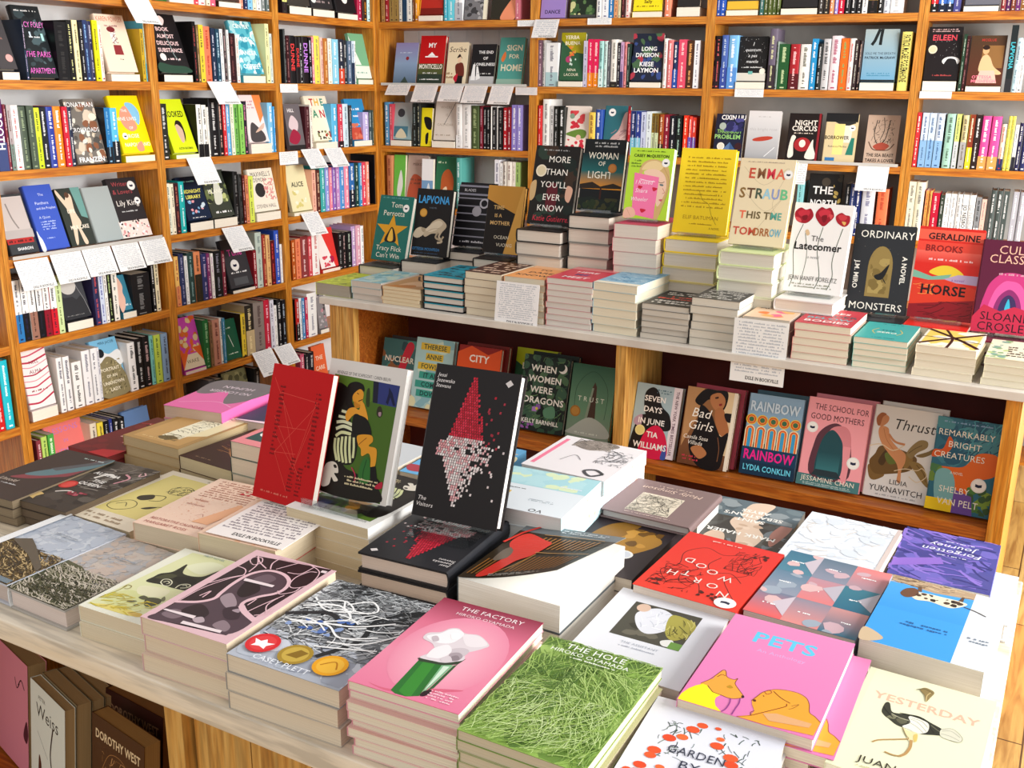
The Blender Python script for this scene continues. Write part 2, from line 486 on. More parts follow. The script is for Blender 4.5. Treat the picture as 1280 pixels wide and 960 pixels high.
wb = struct(bbox_obj('wall_back', [(-.3, .27, 0, 6.2, .37, 2.9)], WHITE)); wb.matrix_world = wmat('B', 0, 0, 0)
def beadboard(b, x0, x1, z0, z1, y):
    n = int((x1 - x0) / .085)
    for i in range(n):
        a = x0 + (x1 - x0) * i / n
        b.box(a + .002, y, z0, a + (x1 - x0) / n - .002, y + .008, z1, (1, 1, 1, 1))
    b.box(x0, y + .004, z0, x1, y + .012, z1, (1, 1, 1, 1))
def bookcase(wl, s0, s1, label, bead=False, back=WHITE):
    r = empty('bookcase'); r.matrix_world = wmat(wl, s0, 0, 0)
    W = s1 - s0
    T = .0185
    TOP = 2.09
    for x in (0, W - T):
        bbox_obj('side_panel', [(x, 0, 0, x + T, DEP, TOP)], OAKV, r)
    for z in SH:
        bbox_obj('shelf', [(T, .001, z - .03, W - T, DEP - .014, z)], OAK, r)
    bbox_obj('top_panel', [(T, 0, TOP - .03, W - T, DEP, TOP)], OAK, r)
    b = MB()
    if bead: beadboard(b, T, W - T, 0, TOP - .03, DEP - .013)
    else: b.box(T, DEP - .013, 0, W - T, DEP - .003, TOP - .03, (1, 1, 1, 1))
    obj('back_panel', b.mesh('back', [back]), r)
    tag(r, label, 'bookcase', 'oak bookcases along the walls')
LU = [1.44, 2.138, 2.85, 3.541, 4.254]
BU = [0.0, .849, 1.663, 2.499, 3.34]
BAY = {'L0': 'left-edge bookcase', 'L1': 'front left-wall bookcase', 'L2': 'middle left-wall bookcase', 'L3': 'corner left-wall bookcase',
       'B1': 'corner back bookcase', 'B2': 'second back bookcase', 'B3': 'third back bookcase', 'B4': 'rightmost back bookcase'}
BLAB = {'L0': 'oak bookcase on the left wall, mostly cut off by the left photo edge', 'L1': 'oak bookcase on the left wall with five leaning covers on its tray shelf', 'L2': 'oak bookcase in the middle of the left wall, holding the bright yellow-green cover',
        'L3': 'oak left-wall bookcase that meets the room corner', 'B1': 'oak back-wall bookcase in the corner, with five cards under its upper covers', 'B2': 'oak back-wall bookcase directly behind the tall green and yellow standing covers',
        'B3': 'oak back-wall bookcase with five covers on a clear ledge above the display', 'B4': 'oak back-wall bookcase cut by the right photo edge'}
for i in range(4):
    bookcase('L', LU[i] + .0006, LU[i + 1] - .0006, BLAB['L%d' % i])
    bookcase('B', BU[i] + .0006, BU[i + 1] - .0006, BLAB['B%d' % (i + 1)], bead=i == 0, back=GREYP if i else WHITE)
# front display table: whitewashed top, pine posts, dark red inside, open shelf below
TZ = .78
r = empty('display_table', (-.9, 1.16, 0))
def inr(boxes, name, mat, bev=0):
    o = bbox_obj(name, [(a[0] + .9, a[1] - 1.16, a[2], a[3] + .9, a[4] - 1.16, a[5]) for a in boxes], mat, r, bev)
    return o
inr([(-1.585, .731, TZ - .032, 0, 1.555, TZ)], 'tabletop', TOPW, .002)
inr([(-.03, .76, 0, 0, 1.53, TZ - .032)], 'side_panel', OAKV)
inr([(-1.58, .76, 0, -1.55, 1.53, TZ - .032)], 'side_panel', OAKV)
inr([(-.915, .76, 0, -.885, 1.18, TZ - .032)], 'middle_post', PINE)
inr([(-.88 + i * .095, .775, .03, -.88 + i * .095 + .093, .79, TZ - .04) for i in range(9)], 'pine_front_boards', PINE)
inr([(-1.55, .77, .346, -.915, 1.18, .37)], 'lower_shelf', OAKD)
inr([(-1.55, 1.18, 0, -.03, 1.19, TZ - .032)], 'back_board', REDB)
kn = MB()
P0 = Vector((-.868 + .9, .752 - 1.16, TZ + .0004))
kn.face([(P0.x + .0045 * math.cos(i), P0.y + .003 * math.sin(i), P0.z) for i in [q * .5236 for q in range(12)]], lin('140c08'))
obj('knot_hole', kn.mesh('knot', [MATTE]), r)
tag(r, 'low whitewashed display table covered with book stacks, open shelf underneath', 'table')
# rear display unit
DZ = .816
YF = 2.51
r = empty('display_shelf_unit', (-1.05, YF, 0))
def inr2(boxes, name, mat, bev=0):
    return bbox_obj(name, [(a[0] + 1.05, a[1] - YF, a[2], a[3] + 1.05, a[4] - YF, a[5]) for a in boxes], mat, r, bev)
inr2([(-2.10, YF - .01, DZ - .022, -.03, 3.16, DZ)], 'top_board', m_plain('grey_white_display_top', 'd9d2c8', .5, 'c9c0b6'), .002)
inr2([(-2.066, YF, 0, -2.02, YF + .03, DZ - .022), (-2.018, YF + .002, 0, -1.975, YF + .03, DZ - .022)], 'front_post', PINE)
inr2([(-2.066, YF + .03, 0, -2.04, 3.13, DZ - .022)], 'side_panel', PINE)
inr2([(-2.038, YF + .03, .03, -1.985, 2.83, DZ - .022)], 'inner_panel', OAKD)
inr2([(-1.068, YF, 0, -1.038, YF + .28, DZ - .022)], 'middle_post', PINE)
inr2([(-.094, YF, 0, -.06, 3.13, DZ - .022)], 'side_panel', OAKV)
inr2([(-1.985, YF + .004, .437, -1.07, YF + .32, .468)], 'lower_shelf', OAKD)
inr2([(-1.037, YF + .004, .437, -.095, YF + .32, .468)], 'lower_shelf', OAKD)
inr2([(-1.985, YF + .32, 0, -.095, YF + .332, DZ - .022)], 'back_board', REDB)
tag(r, 'long oak display unit behind the low table with covers on its dark red lower shelf', 'display unit')

LIM = {}
for i in range(4): LIM['L%d' % i] = (LU[i] + .021, LU[i + 1] - .021); LIM['B%d' % (i + 1)] = (BU[i] + .021, BU[i + 1] - .021)
# ------------------------------------------------------------------ books on the wall shelves
ROWN = ['top', 'second', 'third', 'fourth', 'fifth', 'sixth', 'bottom']
def colour_name(c):
    import colorsys
    r, g, b = [q / 255 for q in rgb(c)]
    h, l, s = colorsys.rgb_to_hls(r, g, b); h *= 360
    if l < .16: return 'black' if s < .5 else ('dark red' if h < 30 or h > 330 else 'dark green' if h < 180 else 'navy')
    if l > .86 and (s < .5 or l > .95): return 'white'
    if l > .78 and 30 < h < 70: return 'cream'
    if s < .16: return 'charcoal' if l < .33 else 'grey' if l < .68 else 'pale grey'
    p = 'dark ' if l < .32 else 'pale ' if l > .74 else ''
    if h < 14 or h > 342: n = 'red' if l < .62 else 'pink'
    elif h < 42: n = ('brown' if l < .42 or s < .4 else 'orange')
    elif h < 68: n = 'yellow' if l > .35 else 'olive'
    elif h < 165: n = 'green'
    elif h < 200: n = 'teal'
    elif h < 250: n = 'blue'
    elif h < 292: n = 'purple'
    else: n = 'magenta'
    return p + n
COUNT = {}
def spine_row(bay, row, data, zoff=0):
    wl = bay[0]; z = SH[row]
    for i, it in enumerate(data.split()):
        f = it.split(',')
        x0, x1, hp, col = float(f[0]), float(f[1]), float(f[2]), f[3]
        tick = f[4] if len(f) > 4 else ''
        kind = f[5] if len(f) > 5 else ''
        sd = COUNT.get((bay, row), 0) + 1; COUNT[bay, row] = sd
        lo, hi = LIM[bay]
        a, b = max(lo, s_at(wl, x0, z + zoff, .009)), min(hi, s_at(wl, x1, z + zoff, .009))
        sm = (a + b) / 2
        t = max(b - a - .0006, .004)
        h = hp / ppm(wl, sm, z + zoff)
        h = min(h, .245)
        rn = random.Random(int(x0 * 10) * 8 + row)
        kind = kind or ('h' if (t > .027 and h > .2) or rn.random() < .42 else 'p')
        c2 = None
        if '/' in col:
            col, q = col.split('/'); c2, fr = q.split(':')
        r0 = rgb(col)
        dark = sum(r0) < 330
        sp = 'R 0 0 1 %s %s|' % (fr, c2) if c2 else ''
        if '"' in tick:
            tc, tx = tick.split('"'); sp += 'V .5 .55 .62 .8 %s %s' % (tc, tx.replace('_', ' '))
        elif tick != '-':
            tc = tick or ('eee' if dark else '222')
            m = rn.uniform(.42, .6); f = rn.uniform(.28, .42)
            sp += 'X %d %s %.2f .93 %.2f|X %d %s .14 %.2f %.2f' % (sd * 7 + row, tc, m + .05, f, sd * 13 + row, tc, m - .06, f * .75)
            sp += '|R .3 .03 .7 .055 ' + tc
        ms = book_meshes(rn.uniform(.125, .142) if kind == 'p' else rn.uniform(.138, .15), h, t, kind, col, None, c2 if c2 and fr != '.0' else None, '', sp, page=rn.choice(['e6dcc6', 'ded3bc', 'd8cfbf', 'eae3d4']))
        w = 0
        M = wmat(wl, sm - t / 2, .007 + rn.uniform(0, .004), z + .0006)
        # local x (cover width) runs into the shelf, y up, z along the shelf
        hw = max(v.co.x for v in ms[0][1].vertices)
        R = Matrix(((0, 0, 1, 0), (1, 0, 0, hw + .0005), (0, 1, 0, 0), (0, 0, 0, 1)))
        cn = colour_name(col) + (' and ' + colour_name(c2) if c2 and colour_name(c2) != colour_name(col) else '')
        lb = '%s spined book, %s upright from left, %s shelf, %s' % (cn, ORD[sd], ROWN[row], BAY[bay])
        put_book(ms, kind, M @ R, lb, 'spine-out books on the wall shelves')
def faces(bay, row, items, zoff=0):
    """items: x0 x1 (base, picture columns), visible height px, block px, lean, kind, cover, look, art"""
    wl = bay[0]; z = SH[row]
    for it in items:
        x0, x1, hp, bl, lean, kind, cov, look, code = it[:9]
        dep = it[9] if len(it) > 9 else .012
        lo, hi = LIM[bay]
        a, b = max(lo, s_at(wl, x0, z + zoff, dep)), min(hi, s_at(wl, x1, z + zoff, dep))
        sm = (a + b) / 2; k = ppm(wl, sm, z + zoff)
        h = min(hp / k / math.cos(math.radians(lean)), .245); w = min(b - a, .17)
        zb = z + .0006
        if bl:
            th = bl / k
            ms = book_meshes(w, min(h, .205), th, 'p', cov, page='f6efe0')
            M = wmat(wl, sm, .004, zb)
            put_book(ms, 'p', M, 'flat book under %s, %s shelf' % (look, ROWN[row]), 'flat books propping up covers')
            zb += th + .0004
        t = .018 if kind == 'p' else .024
        if row: h = min(h, (SH[row - 1] - .04 - zb - t * math.sin(math.radians(lean))) / math.cos(math.radians(lean)))
        p0, ax, n = WALLS[wl]
        p = p0 + ax * sm + n * dep
        standing(p.x, p.y, zb, math.degrees(math.atan2(ax.y, ax.x)), lean, w, h, t, kind, cov, look + ', %s shelf, %s' % (ROWN[row], BAY[bay]), code, group='covers faced out on the wall shelves')
R = spine_row
Fc = faces
# --- left wall, cut-off bay
R('L0', 5, '0,8,88,c22,fdd 9,20,95,2bc,eff')
# --- left wall, first bay
R('L1', 1, '35,38,76,1b1b20/23334a:.5,dce 75,90,74,141418,333 90,96.5,76,181818,dd9 97,104,76,f3e6b0,333 104.5,109.5,74,1c1c22,ddd 110,115.5,76,2c3a66/6ab0e8:.0,9cf 116,121,75,23234f,ccd 121.5,128,76,f2e91a,222 128.5,133,70,efe9dd,a22 180,184,66,c9a628,333 184.5,190.5,76,d8ead0/5fc0dc:.3,363')
Fc('L1', 1, [(2, 24, 78, 10, 20, 'h', '4a4648', 'dark grey cover with a pink disc', 'T .4 .74 .1 .7 d98 AN|T .45 .62 .1 .7 d98 IN|T .55 .5 .1 .8 d98 GIRL|E .72 .18 .2 .2 e9a9a4|N 3 2 bbb .1 .86 .7 .94'),
  (39, 74, 91, 0, 17, 'h', '23282b', 'charcoal cover with hot pink hand lettering', 'D 4 30 39464a,4d6065,1a1f22 0 .1 1 .95 .05 .2|N 1 1 ddd .1 .91 .95 .95|TI .55 .74 .17 .9 f37fd8 LUCY FOLEY|N 2 1 eee .35 .55 .8 .59|TI .5 .33 .17 .9 f06fd0 THE PARIS|TI .5 .1 .17 .9 f06fd0 APARTMENT|R .8 .52 .88 .62 bfe|R .4 .56 .46 .64 cde'),
  (138, 174, 72, 9, 17, 'h', 'f3ddc8', 'cream cover with a booth-like dark red figure', 'T .5 .92 .13 .9 c8603a KAREN FOWLER|N 2 1 a77 .25 .78 .75 .83|P 8c2f33 .38 .3 .68 .3 .66 .47 .4 .47|P fff4ec .42 .5 .56 .5 .58 .72 .38 .72|L 7a2a30 .02 .4 .5 .58 .58 .41 .58 .57 .66|E .46 .74 .14 .08 7a2a30|S 3 20 522 .4 .48 .6 .7 .08 .012 60 60|N 5 1 444 .42 .2 .62 .25')])
R('L1', 2, '0,12.5,90,5d2a63/3d4a7a:.4,fff"BOOTH,h 12.7,16.5,83,7a2436,dbb 17,22,82,b5a9ab/7a8e86:.4,644 22.3,31,81,f3f1ec,b34 31.3,41,79,4d5a4c,9a8 41.3,50,79,4d5a4c,9a8 50.3,57,76,d9e83c/c9d92c:.45,222 57.3,65,76,20232c,eee 65.3,74,76,2c3f9e,eef 74.3,84,76,f08a26,fff 84.3,91,75,c9263a,fdd 91.3,97,74,232a44,eee 136,143,70,2a78b5/1c222b:.3,8bd 143.3,152,69,58bdec/1a2029:.4,eee')
Fc('L1', 2, [(98.5, 135, 80, 0, 13, 'h', '77716a', 'grey collage cover with bold white lettering', 'D 6 60 b9a893,54504c,d9c9b4,8a5a40,e2ded2 0 0 1 .95 .05 .17|T .5 .91 .13 .95 fff JONATHAN|T .5 .52 .12 .95 fff CROSSROADS|TB .5 .06 .13 .92 fff FRANZEN|E .85 .72 .13 .1 eef0d4'),
  (156, 194, 71, 8, 18, 'h', 'f9dd08', 'yellow cover with a blue and coral blot', 'B 86c4e6 .5 .85 .75 .86 .9 .7 .8 .5 .7 .55|B f29a80 .3 .75 .5 .82 .62 .66 .7 .45 .5 .38 .3 .45 .22 .6|T .42 .74 .07 .3 fff THE|T .42 .6 .09 .75 fff NINE LIVES|T .5 .44 .07 .3 fff OF|T .5 .3 .1 .5 fff ROSE|T .55 .15 .1 .85 fff NAPOLITANO|B f29a80 .5 .12 .7 .2 .72 .05 .55 .03|K .22 .3 .09')])
Fc('L1', 3, [(15, 50, 72, 0, 19, 'h', '3a3d40', 'pale grey photograph cover with a red strap title', 'R .03 .25 .97 .96 cfc6c3|R .12 .4 .97 .94 c9bfbb|C 8d8480 .05 .35 .85 .42 .6 .55 .42|R 0 .17 .93 .26 b5302e|N 3 1 4a1b1b .05 .18 .9 .25|TB .55 .08 .09 .6 eee SHARON|R 0 .26 1 .4 b9b1ae', .03),
  (54, 88, 78, 0, 19, 'h', '3f5cc4', 'cobalt blue cover with small white hand lettering', 'T .55 .85 .08 .5 dfe8ff The|T .5 .72 .09 .85 dfe8ff Panthers|T .6 .64 .08 .7 dfe8ff and the Prophet|T .45 .5 .08 .7 cfdcf5 A Quiet|N 4 4 b9caf2 .25 .3 .8 .45|B e6eef2 0 0 .14 0 .12 .15 .06 .22 0 .3|N 8 1 b9caf2 .3 .16 .6 .2', .03),
  (91, 121, 70, 0, 19, 'p', '353b36', 'cover with a pale torso sculpture on dark green', 'P 6fa09a .62 1 1 1 1 .45 .75 .5|B e6cdb4 .3 .8 .42 .9 .58 .86 .55 .6 .66 .4 .58 .3 .7 .05 .55 .03 .45 .3 .3 .05 .2 .06 .3 .45 .28 .62 .02 .9 .05 .98 .25 .82|E .42 .88 .09 .1 5d4030|TB .4 .6 .12 .5 f4ead8 LIFE|TB .55 .32 .13 .75 f4ead8 MILK CAKE', .03),
  (123, 156, 66, 0, 19, 'h', 'aab4b4', 'plain silver grey cover', '', .03),
  (155, 191, 72, 0, 19, 'h', '2e2a2c', 'dark cover with red title above a row of pale figures', 'T .45 .9 .12 .8 b04a50 Writers|T .45 .77 .12 .8 b04a50 & Lovers|T .5 .58 .15 .75 f3eee8 Lily King|N 2 1 ccc .2 .42 .85 .46|R 0 0 1 .28 efe0d8|D 5 50 d99,fff,322 .02 .02 .98 .3 .02 .05|K .8 .86 .13|K .85 .6 .1', .03)])
R('L1', 4, '24,32.5,77,f4f4f2/2f78b8:.45,224 33,41,77,f4f4f2/17181c:.45,224 41.3,50.5,76,f4f4f2/9b6f5f:.45,322 51,59,75,f4f4f2/15161a:.45,223 59.3,67,74,f4f4f2/8e1a2c:.45,322 67.3,75,73,f4f4f2/cf2030:.45,223 75.5,82.5,72,cfe2a6,563 121,128,66,2a2c52/39345f:.5,c55 128.5,134,65,cfd9ef,339 134.3,138,62,f2f0ec,444 138.3,144,62,161a16,b9d08a 144.3,151,61,f2eee4,233 168,190,52,17171a,777 192,196.5,62,17181a,eee 197,203,62,f2e6c0,222')
Fc('L1', 4, [(84, 116, 52, 11, 17, 'h', '434449', 'charcoal cover with a big pale moon', 'E .42 .78 .32 .32 cfcbc6|P 2e2f33 0 0 1 0 1 .3 .8 .5 .62 .42 .5 .5 .2 .5 0 .56|C 9a9a9e .015 1 .05 .9 .4 .75 .7 .7 .95|N 3 1 888 .1 .06 .8 .1'),
  (153, 170, 42, 8, 17, 'p', '3f8aa4', 'teal cover with a pale pink profile', 'B efc1ae 0 .9 .35 .95 .55 .7 .45 .5 .5 .3 .3 .05 0 .02|N 3 1 e9f3f5 .4 .1 .9 .2')])
R('L1', 5, '78,85,68,f5f4f2,667 86,94,67,f3f2f2,556 95.5,107,57,f6f4f1,222 109,119,67,f4f3f4,778 119.5,126.5,67,f2f2f4,556 127,131,66,e9e9ee,889 165,174,60,f4f4f4/f0f0f0:.3,333 174.3,183.5,62,121214,ccc 184,192,62,151417,caa 192.3,197,61,7fc9c0,255 197.3,205,60,c9e05a,363 206,214,59,8fb0d6,335')
Fc('L1', 5, [(40, 72, 70, 13, 9, 'h', 'f6e9e8', 'white cover banded with crimson waves', 'C c8506a .05 0 .9 .35 .9 .7 .94 1 .98|C b92f4c .06 0 .8 .35 .78 .7 .82 1 .86|C d98a98 .03 0 .72 .35 .69 .7 .73 1 .78|C b02f4a .045 0 .58 .4 .56 .7 .6 1 .66|C d98a98 .03 0 .48 .4 .46 .7 .5 1 .56|C c03a56 .05 0 .38 .4 .36 .7 .41 1 .47|C c8506a .04 0 .25 .4 .23 .7 .28 1 .34|C b92f4c .06 0 .1 .4 .08 .7 .13 1 .2|T .5 .78 .11 .6 7a2036 NELL|T .5 .62 .12 .75 7a2036 ALMA|N 3 1 822 .2 .27 .85 .32'),
  (131, 163, 66, 0, 16, 'h', '7fc4ea', 'sky blue cover with a stony hill and cream title', 'B f4f6f6 0 .72 .3 .8 .6 .72 1 .76 1 .5 0 .5|B 8f8460 0 0 1 0 1 .35 .75 .6 .5 .68 .25 .6 0 .5|S 3 60 5f5638,b9ac80 .02 .02 .98 .6 .1 .03 30 40|E .3 .76 .14 .14 1c2028|TB .5 .46 .1 .8 f3ead0 PORTRAIT|TB .5 .34 .09 .5 f3ead0 OF AN|TB .5 .22 .1 .8 f3ead0 UNKNOWN|TB .5 .1 .1 .5 f3ead0 LADY|T .6 .93 .08 .6 246 MIRA JACOB')])
R('L1', 6, '46,52,72,8a3a44,ecc 52.5,60,74,b9d86a,353 60.5,68,74,4fa548,efd 113,121,68,e8dcc6,433 121.5,129,66,f0d94a,443 129.5,136,65,16171b,ccc 136.5,141,65,2b3a8a,ccd 141.3,148,64,18181c,eee 148.3,156,62,16171a,fff', .2)
Fc('L1', 6, [(66, 112, 76, 0, 13, 'h', 'ee7c77', 'coral pink cover with lilac title', 'T .5 .86 .13 .8 c77fc0 LESSONS|T .5 .68 .08 .3 c77fc0 IN|T .5 .52 .13 .9 c77fc0 CHEMISTRY|B 3a2418 .4 .3 .6 .36 .7 .3 .62 .2 .45 .22', .02), (158, 190, 60, 0, 9, 'h', '7197cf', 'mid blue cover with white title in the lowest row', 'TB .5 .5 .12 .9 f3f3f6 AFTERPARTIES', .02)], .2)
# --- left wall, middle bay
R('L2', 0, '194,208,60,2f6a2a,cdc 243,249,60,d83a4a,fdd 249.5,258,60,f0dfe0,b44 258.5,263,58,f0e6cc,544 263.5,270,58,e0607a,fee 300.5,305,58,f0a890,733 305.5,309.5,58,23305a,ccd 310,316,58,86c4ea,246 316.3,320.5,57,f0e8cc,444 321,326.5,57,f2f2f2,555 327,332.5,56,7a8484,eee 333,338,56,5b6a68,eee')
Fc('L2', 0, [(210, 241, 60, 8, 14, 'h', 'e8dcc8', 'cream cover mostly hidden by the card above', 'N 3 3 855 .1 .3 .9 .6'), (272, 300, 60, 7, 14, 'h', '4a3026', 'dark brown cover at the picture top', 'N 3 2 caa .1 .1 .9 .25')])
R('L2', 1, '245,249,76,141416,a44 249.3,252,72,7a6040,eda 252.3,258,72,e0c83a,443 258.3,267,70,ec7a58,a32 267.3,272.5,68,20304a,dde 272.8,278,67,1f4258,bde 278.3,282,67,f5f5f4,666 282.3,286,67,2e2426,caa 286.3,289,66,f0f0ee,444 289.3,297,62,31181c,744 297.3,301,60,efe9e2,b22 334,338.5,74,f3efb0,454 338.8,345,62,d5e2da,355')
Fc('L2', 1, [(204, 240, 82, 9, 20, 'h', '1e1a1c', 'black cover with pale pink hand lettering', 'B f0d8d4 .34 .9 .5 .97 .62 .9 .5 .8|TB .45 .74 .1 .7 f3d0d0 BOOK|TB .5 .62 .1 .85 f3d0d0 ALMOST|TB .5 .5 .1 .85 f3d0d0 DELICIOUS|TB .52 .38 .1 .9 f3d0d0 SUBSTANCE|N 3 1 f3d0d0 .2 .2 .8 .26|E .2 .26 .1 .1 f3e6e0|C 9aa .02 .5 .7 .55 .5 .6 .3 .7 .2|B 2c4a3a 0 0 1 0 .9 .1 .4 .12 0 .16'),
  (303, 331, 66, 9, 17, 'h', '59b9cc', 'turquoise and white patterned cover', 'D 8 60 dff3f4,2f93ad,a9dde4 0 0 1 1 .06 .16|TB .5 .9 .12 .85 eefafa CENTER|TB .5 .66 .13 .9 eefafa TRICK|TB .5 .4 .13 .9 eefafa DANCER|TB .5 .14 .13 .9 eefafa COFFEE')])
R('L2', 2, '204,214,70,262a26,ddd 250,256,66,f0efe8/15161a:.25,222 256.3,262,65,f0efe8/15161a:.25,222 262.3,264.5,62,f6f4ee,999 264.8,275,72,17161a,ddd 275.3,281,72,1b1a1c,eba 281.3,285.5,68,cf2f35,fdd 285.8,290.5,66,5aa6d8,fff 290.8,295,64,f0ecd6,485 295.3,301,63,78b85a,243 301.3,307,63,8ccc60,243 307.3,311.5,66,2a2230,d8a 338,344,62,7fc3ea,fff 344.3,349.5,57,3aa0e0,fff')
Fc('L2', 2, [(219, 248, 66, 5, 21, 'p', 'd9ea1c', 'acid yellow-green cover with a small face', 'TB .45 .72 .19 .9 2a2e10 CROOKED|B d7b59c .4 .5 .55 .56 .66 .45 .62 .25 .5 .18 .42 .3|B 2a2016 .38 .5 .5 .6 .68 .56 .72 .35 .62 .2 .66 .42 .5 .53|TB .55 .08 .07 .6 3a3e14 AUSTIN GROSSMAN'),
  (313, 339, 58, 12, 15, 'h', 'f3e3e2', 'pale pink cover with a grey bent-arm sculpture', 'P f28a4a .62 1 1 1 1 .6 .72 .4|B 4a4648 .15 .02 .75 .02 .8 .16 .6 .3 .35 .42 .2 .3|B d9b7a4 .4 .2 .8 .28 .9 .4 .7 .34|N 3 3 c9a .2 .7 .6 .9')])
R('L2', 3, '213,217,64,e6ead8,454 217.3,222,63,f0e6cc,443 222.3,227.5,63,3a1c22,b65 227.8,235,64,1aa9a9,e8ffff 295,301,66,141416,777 301.3,306,62,1b1c1c,555 306.3,309,60,5a1c14,fcc 309.3,313,60,e08a62,433 313.3,319,58,d6e45a,454')
Fc('L2', 3, [(237, 266, 52, 11, 20, 'h', '16253f', 'navy cover with yellow title and little pictures', 'N 2 1 9cc .2 .86 .8 .92|TB .5 .66 .11 .8 f2eb6a MIDNIGHT|TB .5 .53 .11 .75 f2eb6a LIBRARY|D 4 12 7fb0d8,e9a0a8,cfe0ea .1 .12 .9 .45 .05 .09|N 3 1 fff .2 .03 .8 .07'),
  (267, 296, 56, 11, 20, 'p', '3d4238', 'jungle photograph cover in grey green', 'D 5 50 6f7a4c,c9d08a,2a2d28 0 .3 1 1 .04 .13|B dfe0d0 .3 .3 .5 .75 .7 .6 .6 .3|TB .45 .55 .12 .8 f0f0e0 ISLAND|N 3 1 fff .2 .06 .9 .14'),
  (320, 353, 52, 10, 12, 'h', 'f1ead9', 'cream cover with a black disc and pink marks', 'T .5 .87 .13 .8 333 MAXWELL\'S|T .42 .74 .11 .5 333 DEMON|E .38 .5 .23 .23 efe6dc|E .38 .5 .2 .2 2f2e2e|S 6 50 d98a8a .55 .25 .95 .75 .1 .03 60 60|T .5 .12 .1 .8 6a5a55 STEVEN HALL')])
R('L2', 4, '222,227.5,62,f0c06a/d98a5a:.4,a44 227.8,234,64,26305a,99b 234.3,238,60,eef0f0,889 238.3,246.5,63,27423f,8aa 246.8,255,62,e08a5c/2f2a20:.55,432 255.3,262,58,2d3366,bac 262.3,266.5,57,7a2a62,fde 266.8,270,56,f2f0ec,a6a 270.3,280,58,15181a,889 280.3,285,56,7c2238,dbb 319,323,48,8a1f2c,fdd 323.3,331,70,bccac0,788 331.3,335,64,9c2c24,fc8 335.3,340.5,63,e0b276,833 340.8,346,55,5a1418,d44 346.3,352,66,2f52b8,dde 352.3,357,48,f5f5f3,aab')
Fc('L2', 4, [(290, 318, 58, 4, 16, 'h', '39383c', 'charcoal cover with magenta title and white seal', 'T .52 .72 .2 .7 e24aa8 Tune|K .4 .46 .18|N 3 1 eee .15 .28 .85 .34|R .2 .05 .8 .2 55585c')])
R('L2', 5, '258,265,60,1f6a36,9c9 265.5,269,56,8a6a4a,433 269.3,278,57,c48a76,633 278.3,281,57,f0eee8,555 281.3,284,56,3f86ac,cde 304,309.5,54,e6c83a/2a1a12:.03,443 309.8,320,62,2a2722/c9b48a:.5,eda 320.3,333,62,8a7e78,544 333.3,340,62,c01f3a,fcd 340.3,345,60,dcdcea,556 345.3,348.5,52,f4f4f2,555 348.8,354,58,14151a,ccc 354.3,360,56,17191f,abc')
Fc('L2', 5, [(231, 257, 61, 4, 13, 'p', 'd64fbe', 'magenta and orange patterned cover', 'D 3 30 ec6a2c,e2762e,f0d8a0 0 .3 1 1 .06 .16|R 0 0 1 .28 f3e6c8|P ee6a2a 0 0 .35 .3 0 .35|P ee6a2a 1 .1 1 .4 .6 .4|T .5 .14 .13 .7 7a6a40 WAKE'), (284, 303, 48, 0, 12, 'p', '1f5a40', 'dark green cover with a thin white mark', 'N 3 1 cdc .2 .76 .7 .82|L e8efe6 .03 .42 .62 .6 .3|N 4 1 cdc .2 .12 .8 .18')])
R('L2', 6, '262,270,66,5a5a60,ccc 270.5,280,64,3a3a2c,ccc 318,325,60,1a1a1c,aaa', .19)
Fc('L2', 6, [(285, 315, 62, 0, 10, 'h', '1d1a18', 'dark cover with white block letters behind the pink book stack', 'R 0 .62 1 1 7d7b55|D 5 20 9a966a,55543a 0 .62 1 1 .05 .12|TB .6 .42 .16 .6 f0e8d8 IDE|B c8502c .4 .05 .9 .05 .85 .3 .5 .3')], .19)
# --- left wall, corner bay
R('L3', 0, '353,359,58,f0ec8a/2a2024:.25,443 448,453.5,60,b01c44,fcd 454,459.5,58,3a2418,e93 460,467.5,58,c9ecec,366')
Fc('L3', 0, [(360.5, 388, 56, 10, 13, 'h', '3a3630', 'dark olive cover on the left of three black covers', 'N 3 2 998 .1 .2 .9 .4'), (390, 417, 56, 9, 13, 'h', '2b2a2c', 'dark cover with a white dot, centre of three black covers', 'E .15 .2 .12 .12 dfe6e0|N 2 2 988 .25 .1 .9 .3'), (421, 446, 56, 7, 13, 'h', '1b191c', 'black cover with cream dot, right of three black covers', 'E .5 .3 .14 .14 f4f0e6|R .2 .7 .7 .9 d8a85a|N 3 1 b55 .1 .3 .4 .36')])
R('L3', 1, '357,359.5,68,2a3030,888 359.8,364,60,3a161c,a77 364.3,371,60,17171a,e44"DUNNE 371.3,376,59,191417,e44"DUNNE 376.3,379.5,58,1b1517,eee 379.8,387,59,1a1418,c8e"DUNNE 387.3,391,58,17191c,dde 391.3,394.5,59,e08a96,fff 394.8,402,60,f0e05a,886 402.3,406,58,ecc0b0,a55 406.3,411,57,b9702c,fd9 411.3,416,57,f3efe4,b96 416.3,424,56,8fd0e8,fff 424.3,431,56,262c3c/cf4a30:.35,fff 431.3,435,55,2a2c30,ccc 435.3,440,54,5a7088,eef 440.3,444,54,cfe0f0/24304a:.5,357 444.3,446.5,54,f4f4f0,999')
Fc('L3', 1, [(446.5, 469, 56, 6, 14, 'p', '79b58c', 'sage green and white cover', 'R 0 0 1 .28 e8f0e4|P eaf3ea 0 .3 .5 .3 0 .95|N 3 1 7a9 .1 .1 .8 .16')])
R('L3', 2, '384,389.5,54,4a1c24,977 389.8,392.5,56,f0e8dc,977 416.3,423.5,55,5ab4e0,fff 424,430,54,d23a50/2a1a22:.15,fee 430.3,437,54,cfe2ec,467 437.3,440.5,52,3a3a3e,aaa 455,462,42,bbaede,fff 462.3,466,44,3a4a50,cdd 466.3,470,44,4a5a50,ccb')
